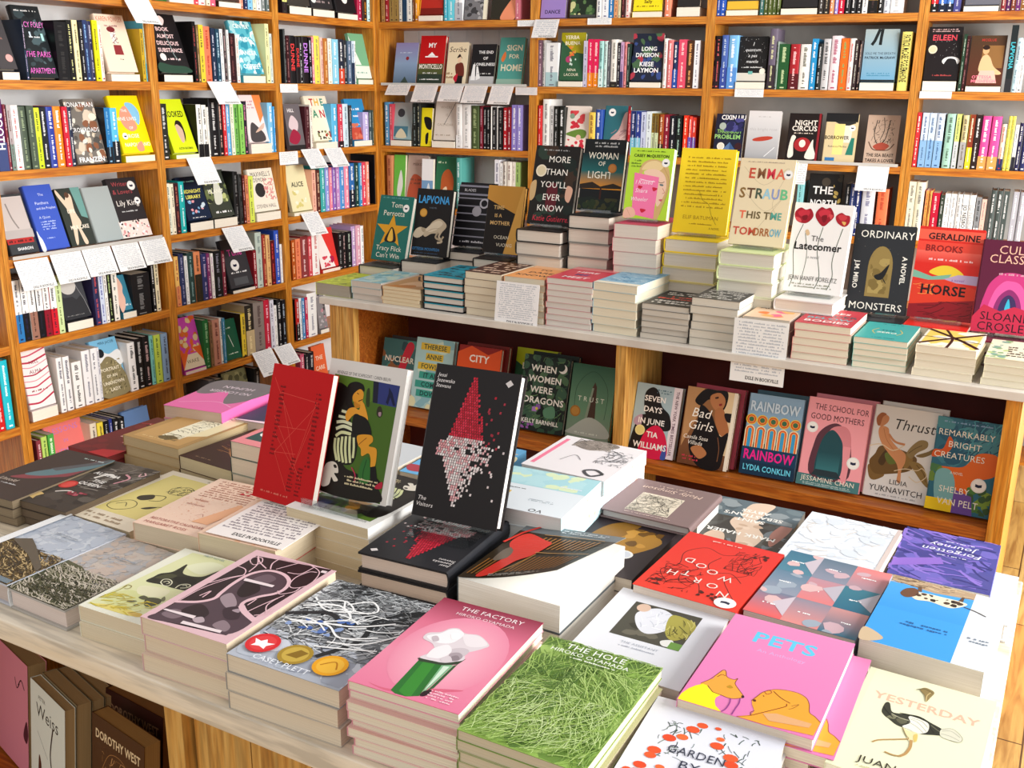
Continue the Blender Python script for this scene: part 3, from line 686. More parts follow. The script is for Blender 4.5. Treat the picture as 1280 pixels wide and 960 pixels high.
Fc('L3', 2, [(363, 382.5, 57, 0, 9, 'p', '6b6468', 'grey cover with a crimson cloud', 'TB .4 .86 .14 .6 efe8e8 HILL|B d8c4c8 .15 .5 .4 .75 .75 .6 .6 .4|B 9c2440 .05 .2 .4 .45 .8 .3 .5 .12|R 0 0 1 .1 2a2628'),
  (394, 421, 55, 8, 17, 'h', 'f3ecd4', 'cream cover with big coloured capitals', 'TB .3 .86 .2 .28 c22a2a T|TB .52 .86 .2 .28 e2b020 H|TB .76 .86 .2 .28 2a8a78 E|TB .34 .6 .22 .3 2a8a6a A|TB .66 .6 .22 .3 c22a3a N|D 4 24 3a3428,b03a2a,8a8a5a .1 .02 .95 .22 .03 .07'),
  (441.5, 464, 50, 7, 15, 'p', '2f8fc8', 'blue cover with a red rocky base', 'R 0 0 1 .3 c8503c|D 4 20 d8765a,b03a30 0 0 1 .4 .06 .14|N 3 1 fff .2 .7 .7 .8|N 5 1 fff .4 .34 .8 .4|N 7 1 fff .3 .54 .7 .62')])
R('L3', 3, '392,396.5,54,f0b8a0,a55 396.8,402,53,5a2a24,db9 402.3,408,56,3aa8a4,dff 408.3,413,55,8a9ade,fff 413.3,417,54,e8829a,fff 417.3,421.5,54,8a62b8,fff 421.8,426,53,c08ac8,fff 426.3,432,53,4a92d2,fff 432.3,438,53,ec8aa4,fff 438.3,445,55,2f6ab0/1a2030:.4,fff 445.3,450,55,143a34,cdc 450.3,454,54,3a8ec0,fff 454.3,459,54,e0405a,fff 459.3,463,54,f0907a,fff 470,474,64,141316,eee"RAMONA')
Fc('L3', 3, [(366.5, 391, 56, 4, 13, 'p', 'ece4b8', 'pale yellow cover with one dark name', 'TB .5 .58 .15 .8 2a2a28 ALICE|D 4 10 d8cc80,f4f0d8 .1 .05 .9 .45 .06 .14')])
R('L3', 4, '366,370.5,50,b4541e,fc9 371,377,50,e8835c,a32 377.3,386,52,8c3a3c,ecc 386.3,391,50,d04a54,fdd 391.3,400.5,54,f3f1ee,c66 424,429,46,17181b,aaa 429.3,434,45,1d1a1c,caa 434.3,440.5,45,15181a,bcb 440.8,446,50,b99ac8,fff 446.3,452,50,d8a0b4,fff 452.3,456,48,f2f4f4,477', .03)
Fc('L3', 4, [(402, 424, 48, 4, 13, 'p', 'e23a34', 'red and white split cover', 'P f6ece8 0 1 0 0 .8 0 .3 1|D 4 14 d84a5a,b0204a .1 .02 .8 .3 .05 .12')], .03)
R('L3', 5, '371,375.5,52,b4221f/17171a:.4,eee 375.8,379,52,e6eef2,446 379.3,382.5,51,4a8ac0,fff 382.8,386,51,c2244e,fff 386.3,398,54,f4f4f2,889', .03)
Fc('L3', 5, [(399.5, 410, 44, 5, 8, 'p', '8a8688', 'small grey photograph cover', 'D 4 20 b9b2b4,4a4648,c08a94 0 0 1 1 .08 .2')], .03)
R('L3', 6, '376,381,56,c85a78,fdd 381.5,386,54,17161c,ddd 386.5,393,54,1d1d26,ccc', .19)
Fc('L3', 6, [(395, 411, 56, 0, 8, 'p', 'ea6a3c', 'orange cover with white letters in the lowest row', 'TB .5 .72 .2 .7 f6d8c0 THE|TB .5 .5 .2 .7 f6d8c0 CARE')], .19)
# --- back wall, corner bay
R('B1', 0, '477,481,56,b58a50,433 481.3,486.5,56,a02028,fcc 487,492.5,56,a08248,322 492.8,498,56,a08248,322 498.3,503,56,f2eee2,556 503.3,509,56,dfe4ea/24405a:.5,246 509.3,515,56,f4f2ea,667 515.3,518,55,6a3a1e,dca 518.3,523,55,f0a01e,fee 554.5,560,56,4ac0dc,fff 560.3,568,56,6ad2e6,fff 568.3,578,56,f2f2f4/b9bcc4:.4,667 644,649,56,c87080,fdd')
Fc('B1', 0, [(524, 553, 50, 7, 10, 'h', 'b82a1e', 'brick red cover with yellow spine edge', 'R 0 0 1 .16 7a1a12|R 0 .5 1 .62 8a2016|N 3 1 eca .1 .7 .8 .8|C e8a02a .04 .02 0 .04 .5 .02 1'), (580, 607, 56, 0, 10, 'p', '77767a', 'black and white photograph cover', 'D 4 30 3a393c,a9a8aa,5a595c 0 0 1 1 .08 .22|R .86 0 1 1 efe8d0'), (613, 643, 56, 0, 10, 'p', '2a261c', 'dark cover with peach hand lettering', 'B e8906a .4 0 1 0 1 .5 .7 .35|TI .5 .85 .2 .9 f0a890 Mary|TI .5 .66 .2 .9 f0a890 Jane')])
Fc('B1', 1, [(491, 519, 52, 0, 13, 'p', '7684b4', 'misty lavender blue cover with a small red dot', 'G 0 0 1 .5 5a6f86 8aa2c4|G 0 .5 1 1 8aa2c4 8f86b8|E .55 .62 .07 .07 8a2a34|P 3a4a44 .3 0 .5 .18 .7 0|N 3 1 cde .2 .74 .8 .78', .03),
  (520.5, 552, 61, 0, 13, 'h', 'c01418', 'red cover above dark green with white capitals', 'R 0 0 1 .2 2c3a30|R 0 .2 1 .42 4f5630|TB .5 .8 .15 .5 fff MY|P fff .35 .58 .65 .58 .5 .66|R .25 .55 .75 .575 fff|TB .5 .36 .15 .92 f6efe4 MONTICELLO|N 3 1 ddd .2 .2 .8 .25|N 4 1 eee .1 .07 .9 .12', .03),
  (555.5, 581, 53, 0, 13, 'h', 'e8d8b8', 'tan cover with script title and a seated woman', 'TI .5 .83 .22 .9 3a2a20 Scribe|B 6a2a20 .45 .45 .8 .5 .9 .2 .6 .15|B e8c8a8 .55 .6 .68 .66 .7 .55 .58 .5|B 2a1c18 .5 .62 .62 .72 .75 .6 .7 .66|R .5 0 .85 .2 1c1618|B c02038 .4 .15 .6 .25 .55 .05|N 3 2 975 .05 .12 .4 .3', .03),
  (585.5, 616, 51, 0, 13, 'h', '17161a', 'black cover with white piano-key shapes', 'R 0 0 1 .2 b9b9bb|TB .6 .8 .1 .6 eee THE END|TB .6 .65 .1 .2 eee OF|TB .58 .5 .1 .85 eee LONELINESS|P f0f0f0 .05 .1 .25 .1 .2 .5 .12 .5|P f0f0f0 .28 .1 .45 .15 .32 .45 .26 .45|N 3 1 ccc .3 .24 .9 .3', .03),
  (619.5, 651, 60, 0, 13, 'h', '4f9a90', 'teal cover with cream capitals and a leaf', 'TB .62 .78 .19 .7 e6dcc0 SIGN|TB .62 .6 .14 .5 e6dcc0 FOR|TB .55 .36 .22 .85 e6dcc0 HOME|B e0763a .12 .55 .25 .7 .3 .6 .2 .48|R 0 0 1 .12 8fb0a0', .03)])
R('B1', 2, '481,487.5,54,5a9ac4,fff 487.8,491,52,d04a5a,fdd 516,521,54,1f2420,9aa 521.3,525.5,54,262a28,cca 570,577,55,f4f3f1/ececec:.3,aaa 577.3,588.5,55,f6f5f4,aaa 589,598.5,54,4a5a34,ab8 599,603.5,54,7a1c2c,dab 604,608,53,17161a,ddd 608.3,612.5,53,141417,ccc 613,614.5,54,efece6,- 615,620,53,161518,bbb 620.3,622,54,efece6,- 622.5,628,53,18171a,999 628.3,634,53,c8202c,fff 634.3,638.5,54,8c1a2a,fff 639,645.5,57,8f82cc,fff 646,652,57,9a8ed4,fff')
Fc('B1', 2, [(489.5, 514, 46, 7, 10, 'p', '9aa4a2', 'grey cover with a castle under a dark moon', 'G 0 0 1 1 8fb0b4 a9aaa6|E .42 .72 .18 .18 3a3c40|R .1 .08 .8 .36 4a7a8a|B d8d0b0 .2 .06 .45 .3 .75 .06'), (525.5, 539, 48, 0, 6, 'p', 'f0e01c', 'bright yellow cover with a black handset shape', 'B 161616 .25 .75 .9 .72 .95 .45 .5 .48|B 161616 .45 .3 .7 .35 .65 .08 .45 .08'), (541, 569, 48, 8, 11, 'h', 'dcd2c8', 'pale grey-pink cover crossed by one thin diagonal line', 'L 444 .02 .45 .4 .9 .98|T .5 .85 .1 .7 a98 WHERE|T .55 .65 .1 .3 a98 IS|T .5 .4 .09 .85 a98 CALENDAR|N 3 1 a98 .1 .1 .8 .16')])
R('B1', 3, '483,490,62,c9845a,843 618,624,66,e8e8ee,557 624.3,628,62,f4f4f2,777 628.3,633,64,d8d2c8,655 633.3,640,64,f2ece2,866 640.3,644,64,efe6da,644 644.3,649,64,9ab86a,343 570,576,70,58a8a0,eff', .15)
Fc('B1', 3, [(491, 505, 66, 0, 5, 'p', '6cc04a', 'lime green cover with a white animal', 'B e8efe4 .3 .3 .6 .7 .8 .4 .5 .1'), (505, 531, 76, 0, 10, 'h', 'bda79a', 'dusty grey-pink cover with rust stain', 'T .5 .82 .1 .6 4a3a34 MIEKO|B b8573a .1 .1 .7 .15 .8 .5 .3 .6|N 3 2 7a4a38 .2 .4 .8 .55'), (526, 540, 60, 0, 4, 'p', 'f2f3f4', 'small white and blue cover partly in front of another', 'R 0 0 1 .55 7aa4cc|B dfe8ee .3 .1 .8 .2 .6 .5', .002), (541, 569, 66, 0, 9, 'h', '2a6a4a', 'green cover with a fox-coloured portrait', 'B b85a2c .3 .6 .6 .75 .85 .5 .7 .1 .35 .1|B ead0b0 .35 .3 .55 .4 .6 .1|N 3 1 dec .1 .85 .5 .92')], .15)
# --- back wall, second bay
R('B2', 0, '745,752,58,f4f4f2,446 752.3,760,58,f0f2f6,447 760.3,766.5,58,2f7ab8,fff 767,772,56,8fc0c0/e0a070:.4,444 772.3,775,56,e8dcb0,644 776,780.5,56,3a1216,b66 781,787,56,f0d8d4,c33 830,838,56,f08a6a,fff')
Fc('B2', 0, [(672, 706, 56, 0, 9, 'h', '9a80c4', 'lilac cover with knotted black shapes', 'C 1c1820 .06 .3 .8 .55 .95 .7 .75 .5 .6 .3 .75|C 1c1820 .06 .55 .6 .75 .8 .9 .6 .7 .5|TB .5 .14 .12 .8 33264a DANCE'), (712, 744, 58, 0, 9, 'h', '1f2a20', 'dark green cover with pale leaves', 'D 5 30 3a5a34,c9c890,5a7a4a 0 0 1 1 .05 .16|R 0 0 1 .06 444'), (791, 827, 54, 7, 10, 'p', 'f2df1e', 'bright yellow cover on the top back shelf', 'R .1 .45 .9 .95 3a3a20|B c9c060 .3 .5 .7 .5 .6 .9 .4 .9|TB .5 .22 .1 .8 4a3a08 Sally|N 3 1 8a6a08 .1 .08 .9 .14'), (846, 874, 50, 12, 9, 'p', '2a2826', 'black cover with white curved line on two flat books', 'C efece6 .03 .4 .3 .35 .6 .5 .9')])
R('B2', 1, '665,671.5,58,3a2c5e,ccb 671.8,677,58,7a5e6e,ecd 677.3,681,58,b9b6b4,444 681.3,696.5,55,eceef0/a9c8cc:.33,667 728,733,58,c9c4dc,667 733.3,740,60,e21e58/ee8a1c:.3,fdd 740.3,747,60,e21e58/ee8a1c:.3,fdd 747.3,753,58,a9d8d4/d8efee:.4,366 753.3,758,58,cfe6e2,466 758.3,761.5,57,5a5a60,ccc 761.8,770,60,f0ece4/2a2624:.12,665 770.3,774,56,2a262c,ddd 774.3,778,57,c9a4c8/3a3a6a:.35,435 778.3,782,57,e08c8c,533 782.3,785.5,55,2a3a34,cdc 827,832,62,f2efe8/5a4a40:.0,b77 832.3,839,60,e87a7c,fff 839.3,845.5,58,24305c/2a50a8:.4,fff 846,856,61,e2506c,fdd 856.3,865,60,4a2c1c,ea6 865.3,872,60,efeef2,446')
Fc('B2', 1, [(698, 728, 60, 7, 8, 'h', '2f5a3c', 'green and mustard cover with flowers', 'P a8a018 0 1 1 1 1 .55 .5 .6 0 .85|TB .45 .9 .13 .65 f3ecd0 YERBA|TB .48 .78 .13 .7 f3ecd0 BUENA|D 4 10 e8703a,d8a03a .35 .5 .65 .72 .05 .1|E .35 .44 .12 .12 b03a6a|D 7 6 cfe0d4 .4 .3 .7 .5 .03 .07|T .5 .22 .1 .5 f3ecd0 NINA|T .5 .12 .1 .7 f3ecd0 LACOUR'), (787, 825, 60, 7, 8, 'h', '202638', 'dark blue floral cover with bold white capitals', 'D 9 40 3a4e8a,b03a4a,4a6a4a,222a4a 0 0 1 1 .06 .18|TB .55 .68 .12 .6 fff LONG|TB .5 .55 .12 .85 fff DIVISION|TB .5 .36 .13 .6 fff KIESE|TB .5 .23 .13 .85 fff LAYMON')])
R('B2', 2, '663,669.5,58,2a2626,dc9 670,677,58,cf2a2c,fcc 677.5,686.5,66,f0efeb,666 687,691.5,58,d0d0d0,333 692,697.5,58,1c1e1c,ccc 698,705.5,57,222420,fff 735,743,52,f0cc58,853 743.3,751.5,56,2c4ea0/e8e8c0:.25,fff 784,787,56,c8222c,fdd 787.3,793.5,56,26306a/7ac0dc:.4,dde 793.8,800,56,2c3a8c/8ac8e0:.4,dde 800.3,806.5,55,c9d0ea,557 806.8,813,56,dfe8ec,778 813.3,817.5,54,8a6a20/d0dcb0:.55,333 817.8,822,54,7a5c20/d0dcb0:.55,333 822.3,828.5,53,a04a1c/2a2020:.3,fec 829,835.5,53,8a1a30,fdd 836,843.5,52,1a1a22,fff 844,851,52,181c1c,acb 853,858.5,53,e83a22,fec 859,863.5,52,e8402a/6a50b0:.5,fff 864,868.5,51,e8402a/6a50b0:.5,fff', .05)
Fc('B2', 2, [(703, 734, 58, 0, 9, 'p', 'f0e2d8', 'cream cover with red and green abstract fruit', 'D 4 12 cf3040,e04a50 .2 .5 .8 .9 .08 .18|B 6a8a3a .1 .4 .6 .5 .9 .45 .8 .3 .3 .34|D 6 10 d83a4c,c82a3c .1 .05 .9 .28 .06 .14|E .3 .78 .1 .1 8aa08a|E .6 .32 .1 .1 e8b8a8'), (752, 784, 60, 0, 9, 'h', '2f6a74', 'teal cover with a rose-coloured draped figure', 'B c9a4a0 .2 0 1 0 1 .75 .8 .85 .6 .5 .3 .3|S 3 24 a07c80,e0c4c0 .3 .02 .95 .5 .4 .03 20 20|K .3 .86 .14|R .9 0 1 1 8a2028')], .05)
# --- back wall, third bay
R('B3', 0, '893,900,56,2a50b0,fff 900.3,906.5,56,2f5cc0,fff 949,954,56,3a6a64,eee 954.3,959.5,55,4a5a28,ddc 959.8,964.5,55,55622c,ddc 964.8,969.5,55,4a5a28,ddc 969.8,974.5,55,55622c,ddc 1022.5,1028.5,56,3a3430,ddd 1029,1035.5,56,2c2826,dca 1036,1041.5,55,f09060,fff 1042,1047,55,9a8ad0,fff 1047.3,1054.5,55,c81c3c,fff 1055,1062,55,1c1a1c,ccc 1062.3,1069.5,55,19191c,eee 1070,1076.5,54,1e1c1e,ddd 1077,1083.5,56,efeeea,667 1084,1096,56,d8a248/1a1818:.3,433 1096.3,1103,55,1a181a,fff 1103.5,1111,56,dfe4ec,778 1111.5,1128,57,f2f3f4,bbb')
Fc('B3', 0, [(908, 947, 52, 7, 8, 'p', 'e8b83a', 'multicoloured cover of yellow, red and grey panels', 'R 0 .3 .45 1 8aa08a|R .3 .3 .6 1 c8503c|R 0 .2 1 .32 3a3a38'), (976, 1021, 48, 8, 8, 'h', '2a2728', 'dark cover with grey lettering over a flat book', 'N 3 2 999 .1 .2 .9 .45')])
R('B3', 1, '886,891.5,66,1c1418/2a1a22:.4,d66 892,898,66,1c1418/2a1a22:.4,d66 898.5,907,67,4a66b0/3a4ea0:.4,cde 907.3,919,67,7ab8ea/5a92d8:.4,fff 957.5,966.5,76,6a6072/3a3036:.4,dda 967,970,60,8a9a90,333 970.3,983,57,24562e,cda 984,996,57,a8242c/5a1a20:.35,fcc 996.5,1010,57,efece6,554 1010.5,1017.5,64,2a92cc,fff 1018,1024,58,1f2424,ddd 1024.3,1033.5,64,c9c8ca,333 1034,1046,68,ecdde2,a46 1046.5,1056,65,ee6a1e,4a6 1056.5,1063.5,65,f2e8e2,c33 1064,1068.5,63,3a2a2c,ddc 1069,1073,62,302426,dba 1120,1133,74,f4e87a,222"PATRICK_McCABE_POGUEMAHONE')
Fc('B3', 1, [(919, 955, 56, 9, 7, 'h', '1c1a1a', 'black starry cover with hand-drawn white lettering', 'D 4 40 ddd .02 .3 .98 .97 .004 .012|R 0 0 1 .18 d8d4c8|TI .5 .83 .12 .5 eee I|TI .5 .7 .1 .8 eee quantum|TI .5 .57 .1 .5 eee a pas|TI .5 .44 .1 .75 eee mantle|N 4 1 ccc .15 .28 .85 .34|R .4 .15 .55 .22 6ab0a8|E .88 .22 .1 .1 efe8d8'), (1074, 1116, 66, 10, 6, 'h', '8ab0c0', 'pale blue cover with dark legs striding at its top', 'G 0 0 1 1 6fa6c8 a4b4b6|L 1c2022 .09 .42 1 .3 .78 .22 .7|L 1c2022 .09 .5 1 .48 .85 .47 .7|T .5 .54 .07 .9 234 SOLE ME THE BREATH|TB .5 .46 .07 .9 123 PATRICK McGRAW|R 0 0 1 .04 22282c|N 3 2 48a .15 .1 .85 .18')])
Fc('B3', 2, [(890, 926, 55, 0, 12, 'p', '1c2038', 'navy cover with green title and pyramid', 'TB .6 .92 .15 .85 fff CIXIN LIU|TB .5 .6 .12 .85 8ac06a THREE-BODY|TB .45 .48 .14 .9 9ad07a PROBLEM|P 5a7aa8 .1 .02 .95 .02 .55 .36|P 3a5a88 .55 .02 .95 .02 .55 .36|O .25 .26 .13 f0ece0 e0dccc|E .85 .27 .12 .12 3a1a20|D 3 20 4a4a8a,2a2a5a .3 .6 .95 .9 .06 .14|E .25 .72 .12 .12 a8b8b0', .03),
  (930, 970, 60, 0, 12, 'h', 'd5d4d5', 'white cover with one red brush shape', 'G 0 0 1 1 a4a4a6 e2e1e2|E .5 .42 .32 .07 b8402e 8|T .5 .62 .09 .85 b4b2b4 this bright rose|C eee .02 .6 .05 .9 .25|N 3 1 bbb .3 .86 .7 .9', .03),
  (980, 1020, 59, 0, 12, 'h', '1e1514', 'black and red cover with white silhouettes', 'TB .55 .8 .15 .7 efe6da NIGHT|TB .52 .68 .15 .8 efe6da CIRCUS|N 3 1 edc .2 .56 .85 .6|E .5 .34 .26 .22 a8282c|B f0e6d8 .08 .08 .25 .1 .22 .35 .28 .5 .14 .5|B f0e6d8 .62 .06 .95 .06 .85 .3 .82 .45 .72 .3|E .5 .36 .1 .12 f0e6d8|R .93 0 1 1 8a2028', .03),
  (1026, 1066, 61, 0, 12, 'h', 'd9c59a', 'tan cover with stacked open books and dark top', 'R 0 .82 1 1 1c1c1e|P 2a2a2a .3 .82 .6 .72 .95 .8 .9 .84|R .3 .15 .62 .78 f0dc8a|R .62 .4 .85 .75 e8e0d0|P 2a7a68 .72 .15 .95 .15 .95 .5 .85 .5|TB .4 .5 .11 .75 1c1a1a BORROWER|T .45 .32 .06 .6 333 Rebecca Makkai|R .1 .02 .4 .09 3a78b0|K .85 .7 .1', .03),
  (1078, 1118, 61, 0, 12, 'p', 'c3a894', 'tan cover with an inked ship and crab', 'C 2c2420 .025 .3 .9 .25 .6 .4 .4 .6 .5 .7 .9|C 2c2420 .02 .5 .95 .55 .7 .45 .5|S 4 50 2c2420 .15 .38 .85 .9 .12 .012 60 50|B a84a38 .25 .36 .5 .44 .75 .38 .6 .28 .4 .28|C 5a3a2a .03 .1 .45 .25 .3 .5 .28 .75 .3 .9 .42|TB .5 .18 .1 .85 2a201c THE SEA BEAST|TB .5 .07 .1 .9 2a201c TAKES A LOVER', .03)])
R('B3', 3, '1056,1062,66,1c2024,ccc 1062.3,1069,66,2c3a6a,ccd 1069.3,1076,66,24306a,fff 1077,1093,66,d9dce4,779 1096,1110,62,ee7a50,b43 996,1003,64,8cd0d4,366', .15)
Fc('B3', 3, [(1008, 1050, 78, 0, 8, 'h', '1e1c1c', 'black cover with fat white capitals behind the white poppy cover', 'TB .45 .72 .22 .7 f2f0ee THE|TB .5 .5 .2 .8 f2f0ee NORTH|E .52 .86 .13 .13 4a4238|D 3 20 3a3428,c9b060 .75 .2 1 1 .04 .1')], .15)
# --- back wall, right bay
R('B4', 0, '1163,1171.5,54,d8202a/1a1a1c:.2,fff 1172,1182,54,3a6ac0/1c2438:.2,fff 1182.3,1190.5,54,5a8ad8/1c2438:.2,fff 1191,1200,54,4a4a8a,ccd 1250,1256.5,54,8a2a30,edc 1257,1262.5,54,5a2458,edc 1263,1268.5,54,7a3a2a,edc 1269,1274.5,54,6a2a6a,edc 1275,1281,54,8a5a2a,edc')
Fc('B4', 0, [(1204, 1248, 44, 7, 8, 'h', '6a6a74', 'grey-mauve cover on the top right shelf', 'C efece6 .03 .05 .2 .5 .28 .95 .2')])
R('B4', 1, '1196.5,1200.5,72,24402e,cdc 1200.8,1204.5,70,3a1618,a77 1254,1262.5,84,1c2426/2a2a2e:.2,4bc"LAPVONA 1263,1269.5,68,bfe2ec,556 1270,1276,68,f2f0ee,444')
Fc('B4', 1, [(1152, 1194, 67, 13, 6, 'p', '1a1416', 'black cover with neon red title and a glowing car', 'N 3 2 caa .1 .9 .9 .97|TB .5 .8 .16 .85 d84a58 EILEEN|O .18 .58 .13 e8dcc0 d9caa8|E .75 .36 .26 .14 cfcfcf|E .75 .36 .2 .1 f4f4f4|B 1a1618 .58 .28 .6 .36 .68 .41 .85 .4 .92 .34 .92 .27|D 4 30 ccc .05 .4 .95 .75 .004 .01|N 5 1 a44 .15 .07 .85 .12'), (1206, 1250, 63, 7, 6, 'p', '5e3a22', 'brown cover with a seated classical nude painting', 'G 0 0 1 1 5a2a1c 4a3420|R .35 .35 .95 .8 8a6236|B e2b88a .3 .3 .35 .55 .48 .62 .6 .55 .72 .38 .95 .25 .8 .22 .5 .28|E .45 .7 .09 .11 d8a878|E .45 .76 .1 .07 2a1812|P e8b8a8 .25 .05 .85 .05 .75 .3 .35 .3|TB .5 .91 .07 .9 a8322c MCGLUE|TB .42 .17 .09 .6 f07a90 OTTESSA|TB .48 .09 .09 .8 f07a90 MOSHFEGH')])
R('B4', 2, '1137,1145,68,c8323a/2f50a8:.0,fff 1146,1154.5,68,cfdcec/8ab4dc:.5,358 1155,1163.5,68,c9daec/86b2de:.5,358 1164,1173.5,68,cfdcec/8ab4dc:.5,358 1176,1187,68,a8d4c0,454 1188,1194,68,d8e07a/c8ccd0:.5,565 1196,1203.5,67,d8cc9a/a9a8a8:.5,654 1204.5,1211.5,68,8a3a24/f0d030:.4,fec 1212,1219.5,68,2e201e,eee 1220,1231.5,67,e0509a/f0a058:.25,fee 1232,1244,67,e0509a/f0a058:.25,fee 1245,1251,58,f0e2c8/24305c:.25,b33 1252,1256,68,f0ea5a,886 1256.4,1261,68,f0ea5a,886 1262,1266.5,58,efece8/2a2a34:.3,222 1267,1272.5,60,24204a,eee 1273,1281,64,2c3060,eee', 0)
R('B4', 3, '1126,1131,64,b8dcea/e88a96:.3,444 1132.5,1143,74,ece6cc,666 1143.5,1154,74,ece6cc,666 1156,1160,64,f0a050/e88090:.3,744 1160.3,1164,64,f0a050/e88090:.3,744 1164.5,1174,62,c01c38,fdd 1175,1180,60,3a4438,ccc 1180.5,1187.5,62,f0f0f0,999 1188,1195,62,f0f0f0,999 1195.5,1202.5,62,f2f2f0,888 1203,1210.5,62,f2f2f0,222"JO_NESBO 1211,1219,62,f2f2f2,bbb"JO_NESBO 1220,1226.5,60,8a8c90/f0f0f0:.35,222 1227,1233,58,eac0b0/3a2030:.0,977 1237,1244,70,4a5452,eee 1245,1252,70,4a5452,eee 1253,1260,70,4a5452,eee 1265,1272,70,b0b0ba,fff 1273,1281,70,b0b0ba,fff', .15)
# ------------------------------------------------------------------ low table: front rows
TZ0 = TZ + .0005
GRASS = 'G 0 0 1 1 86a64a 6f8c4a|D 3 60 93b556,6a8a3c,a4c268,5f7e3a 0 0 1 1 .08 .2|S 1 900 6f9242,86a84c,9dbd5c,5f8038,b4cf78,7fa050,94b65a,a8c66c 0 0 1 1 .24 .0055 80 50|S 2 420 93b556,c2d98c,7a9c46,aecb70 0 0 .6 .6 .28 .005 40 24|S 3 420 7fa24a,a9c76a,6a8c3e,b8d280 .4 .1 1 .8 .28 .005 128 24|S 9 120 567a34,49692e .1 .3 .5 .75 .16 .005 60 50|S 4 260 c6dc96,d4e6a8,a2c060 .05 .02 .95 .5 .26 .004 60 40'
BRANCH = 'R 0 0 1 1 8f9194|R 0 0 1 .3 b4bac6|D 4 90 5a5c60,c4c9cc,74777c,dcdfe2,9a9da2 0 .2 1 1 .03 .12|D 6 30 b9c0cc,cfd4de,a4aab8 0 .02 1 .34 .05 .14|S 7 520 2c2e31,46484c,63666b,c4c8ca,e2e4e6,8a8d90 0 .25 1 1 .2 .008 30 60|C 2a2c2f .045 0 .5 .3 .62 .55 .55 .8 .7 1 .95|C 303236 .04 .3 1 .35 .8 .6 .7 1 .75|C 26282b .045 .6 .2 .75 .45 .7 .7 .95 .9|C 3a3c40 .03 .1 .95 .3 .9 .45 .95|D 3 12 5a78b8,3f62a8,8aa0cc .1 .4 .6 .6 .02 .05|S 5 160 1c1e20,3a3d40,8a8d90,b4b7ba 0 .72 1 1 .14 .006 15 40|S 12 26 f4f5f6 .02 .35 .95 .72 .26 .012 25 26|C f6f6f6 .018 .05 .62 .3 .72 .5 .62 .35 .52 .6 .56 .85 .7|C f6f6f6 .018 .1 .45 .4 .5 .6 .42 .85 .52|C f6f6f6 .016 .35 .75 .5 .85 .62 .76 .42 .68 .3 .78|C f4f4f4 .018 .55 .35 .8 .42 .98 .6|C f4f4f4 .016 .5 .28 .7 .33 .95 .4|C f4f4f4 .016 .1 .7 .3 .78 .45 .7 .25 .64 .05 .74'
stack(-.700, .842, 1.7, TZ0, .157, .205, 3, .85, 'p', '9a9c9e', 'grey tangled-branches cover with three award seals',
      BRANCH + '|O .15 .17 .13 d9252c e23c40|P fff .15 .21 .18 .18 .24 .19 .2 .15 .21 .12 .15 .135 .09 .12 .1 .15 .06 .19 .12 .18|O .46 .16 .13 a8882c c9aa48|P 8a6a1c .4 .13 .5 .13 .54 .2 .46 .21|O .77 .16 .13 f0a81c f5bd3e|C c07a10 .012 .7 .14 .78 .2 .84 .14|T .45 .045 .055 .8 eef2f8 CASEY PLETT', page='dfd0b8')
stack(-.541, .842, 3.0, TZ0, .133, .203, 8, .871, 'p', 'd9607e', 'pink cover with a smoking green bin',
      'G 0 0 1 .35 e07a9a e58aa4|G 0 .35 1 .7 e58aa4 d9708c|G 0 .7 1 1 d9708c 8c2c42|Q .52 .46 .46 .62 f6bccb e48ba5|B d4647f 0.161 0.0346 0.359 0.0332 0.663 0.136 0.884 0.189 0.68 0.0993 0.377 0.0146|P 2a6e2c 0.374 0.0259 0.344 0.333 0.547 0.357 0.611 0.0448 0.524 0.0117 0.43 0.00963|P 37862f 0.435 0.0377 0.39 0.329 0.492 0.344 0.56 0.0238 0.524 0.0117|P 7fb489 0.547 0.357 0.636 0.372 0.628 0.157 0.614 0.0421|P cfe2d0 0.569 0.341 0.618 0.35 0.614 0.155 0.608 0.0998|P 2f5a33 0.631 0.101 0.639 0.369 0.66 0.388 0.659 0.14|P 34402f 0.321 0.345 0.339 0.359 0.521 0.368 0.667 0.437 0.681 0.461 0.66 0.388 0.557 0.345 0.358 0.324|B 2c1a20 0.611 0.0534 0.613 0.0944 0.655 0.119 0.669 0.0869 0.644 0.0523|B ddd2d7 0.332 0.355 0.356 0.403 0.38 0.455 0.31 0.51 0.2 0.535 0.195 0.598 0.283 0.637 0.321 0.693 0.391 0.717 0.482 0.687 0.588 0.704 0.678 0.677 0.754 0.632 0.731 0.591 0.694 0.554 0.64 0.503 0.672 0.444 0.62 0.405 0.552 0.37 0.462 0.359|B f3edf0 0.209 0.564 0.293 0.625 0.33 0.683 0.397 0.706 0.482 0.668 0.452 0.562 0.326 0.53|B e9e0e4 0.482 0.668 0.595 0.695 0.686 0.667 0.735 0.627 0.656 0.58 0.571 0.582|B cbbfc5 0.494 0.494 0.569 0.544 0.644 0.535 0.644 0.474 0.563 0.433|B f0e9ec 0.363 0.47 0.439 0.537 0.52 0.483 0.49 0.402 0.403 0.379 0.367 0.39|B a89aa1 0.524 0.46 0.582 0.493 0.64 0.467 0.63 0.416 0.569 0.404|B 8d7f86 0.558 0.439 0.595 0.464 0.638 0.433 0.593 0.408|B d6cbd0 0.49 0.402 0.541 0.439 0.594 0.398 0.536 0.369|B fbf8f9 0.381 0.644 0.427 0.671 0.472 0.628 0.428 0.6|B c4b6bd 0.256 0.569 0.289 0.591 0.338 0.555 0.306 0.533|'
      'T .55 .93 .062 .75 f7e8ea THE FACTORY|T .53 .865 .042 .72 f3dde2 HIROKO OYAMADA|N 4 4 f5c9d4 .66 .04 .9 .13', spine='e8a0b4', back='e8a0b4', page='e8dec8', seed=5, jit=.004)
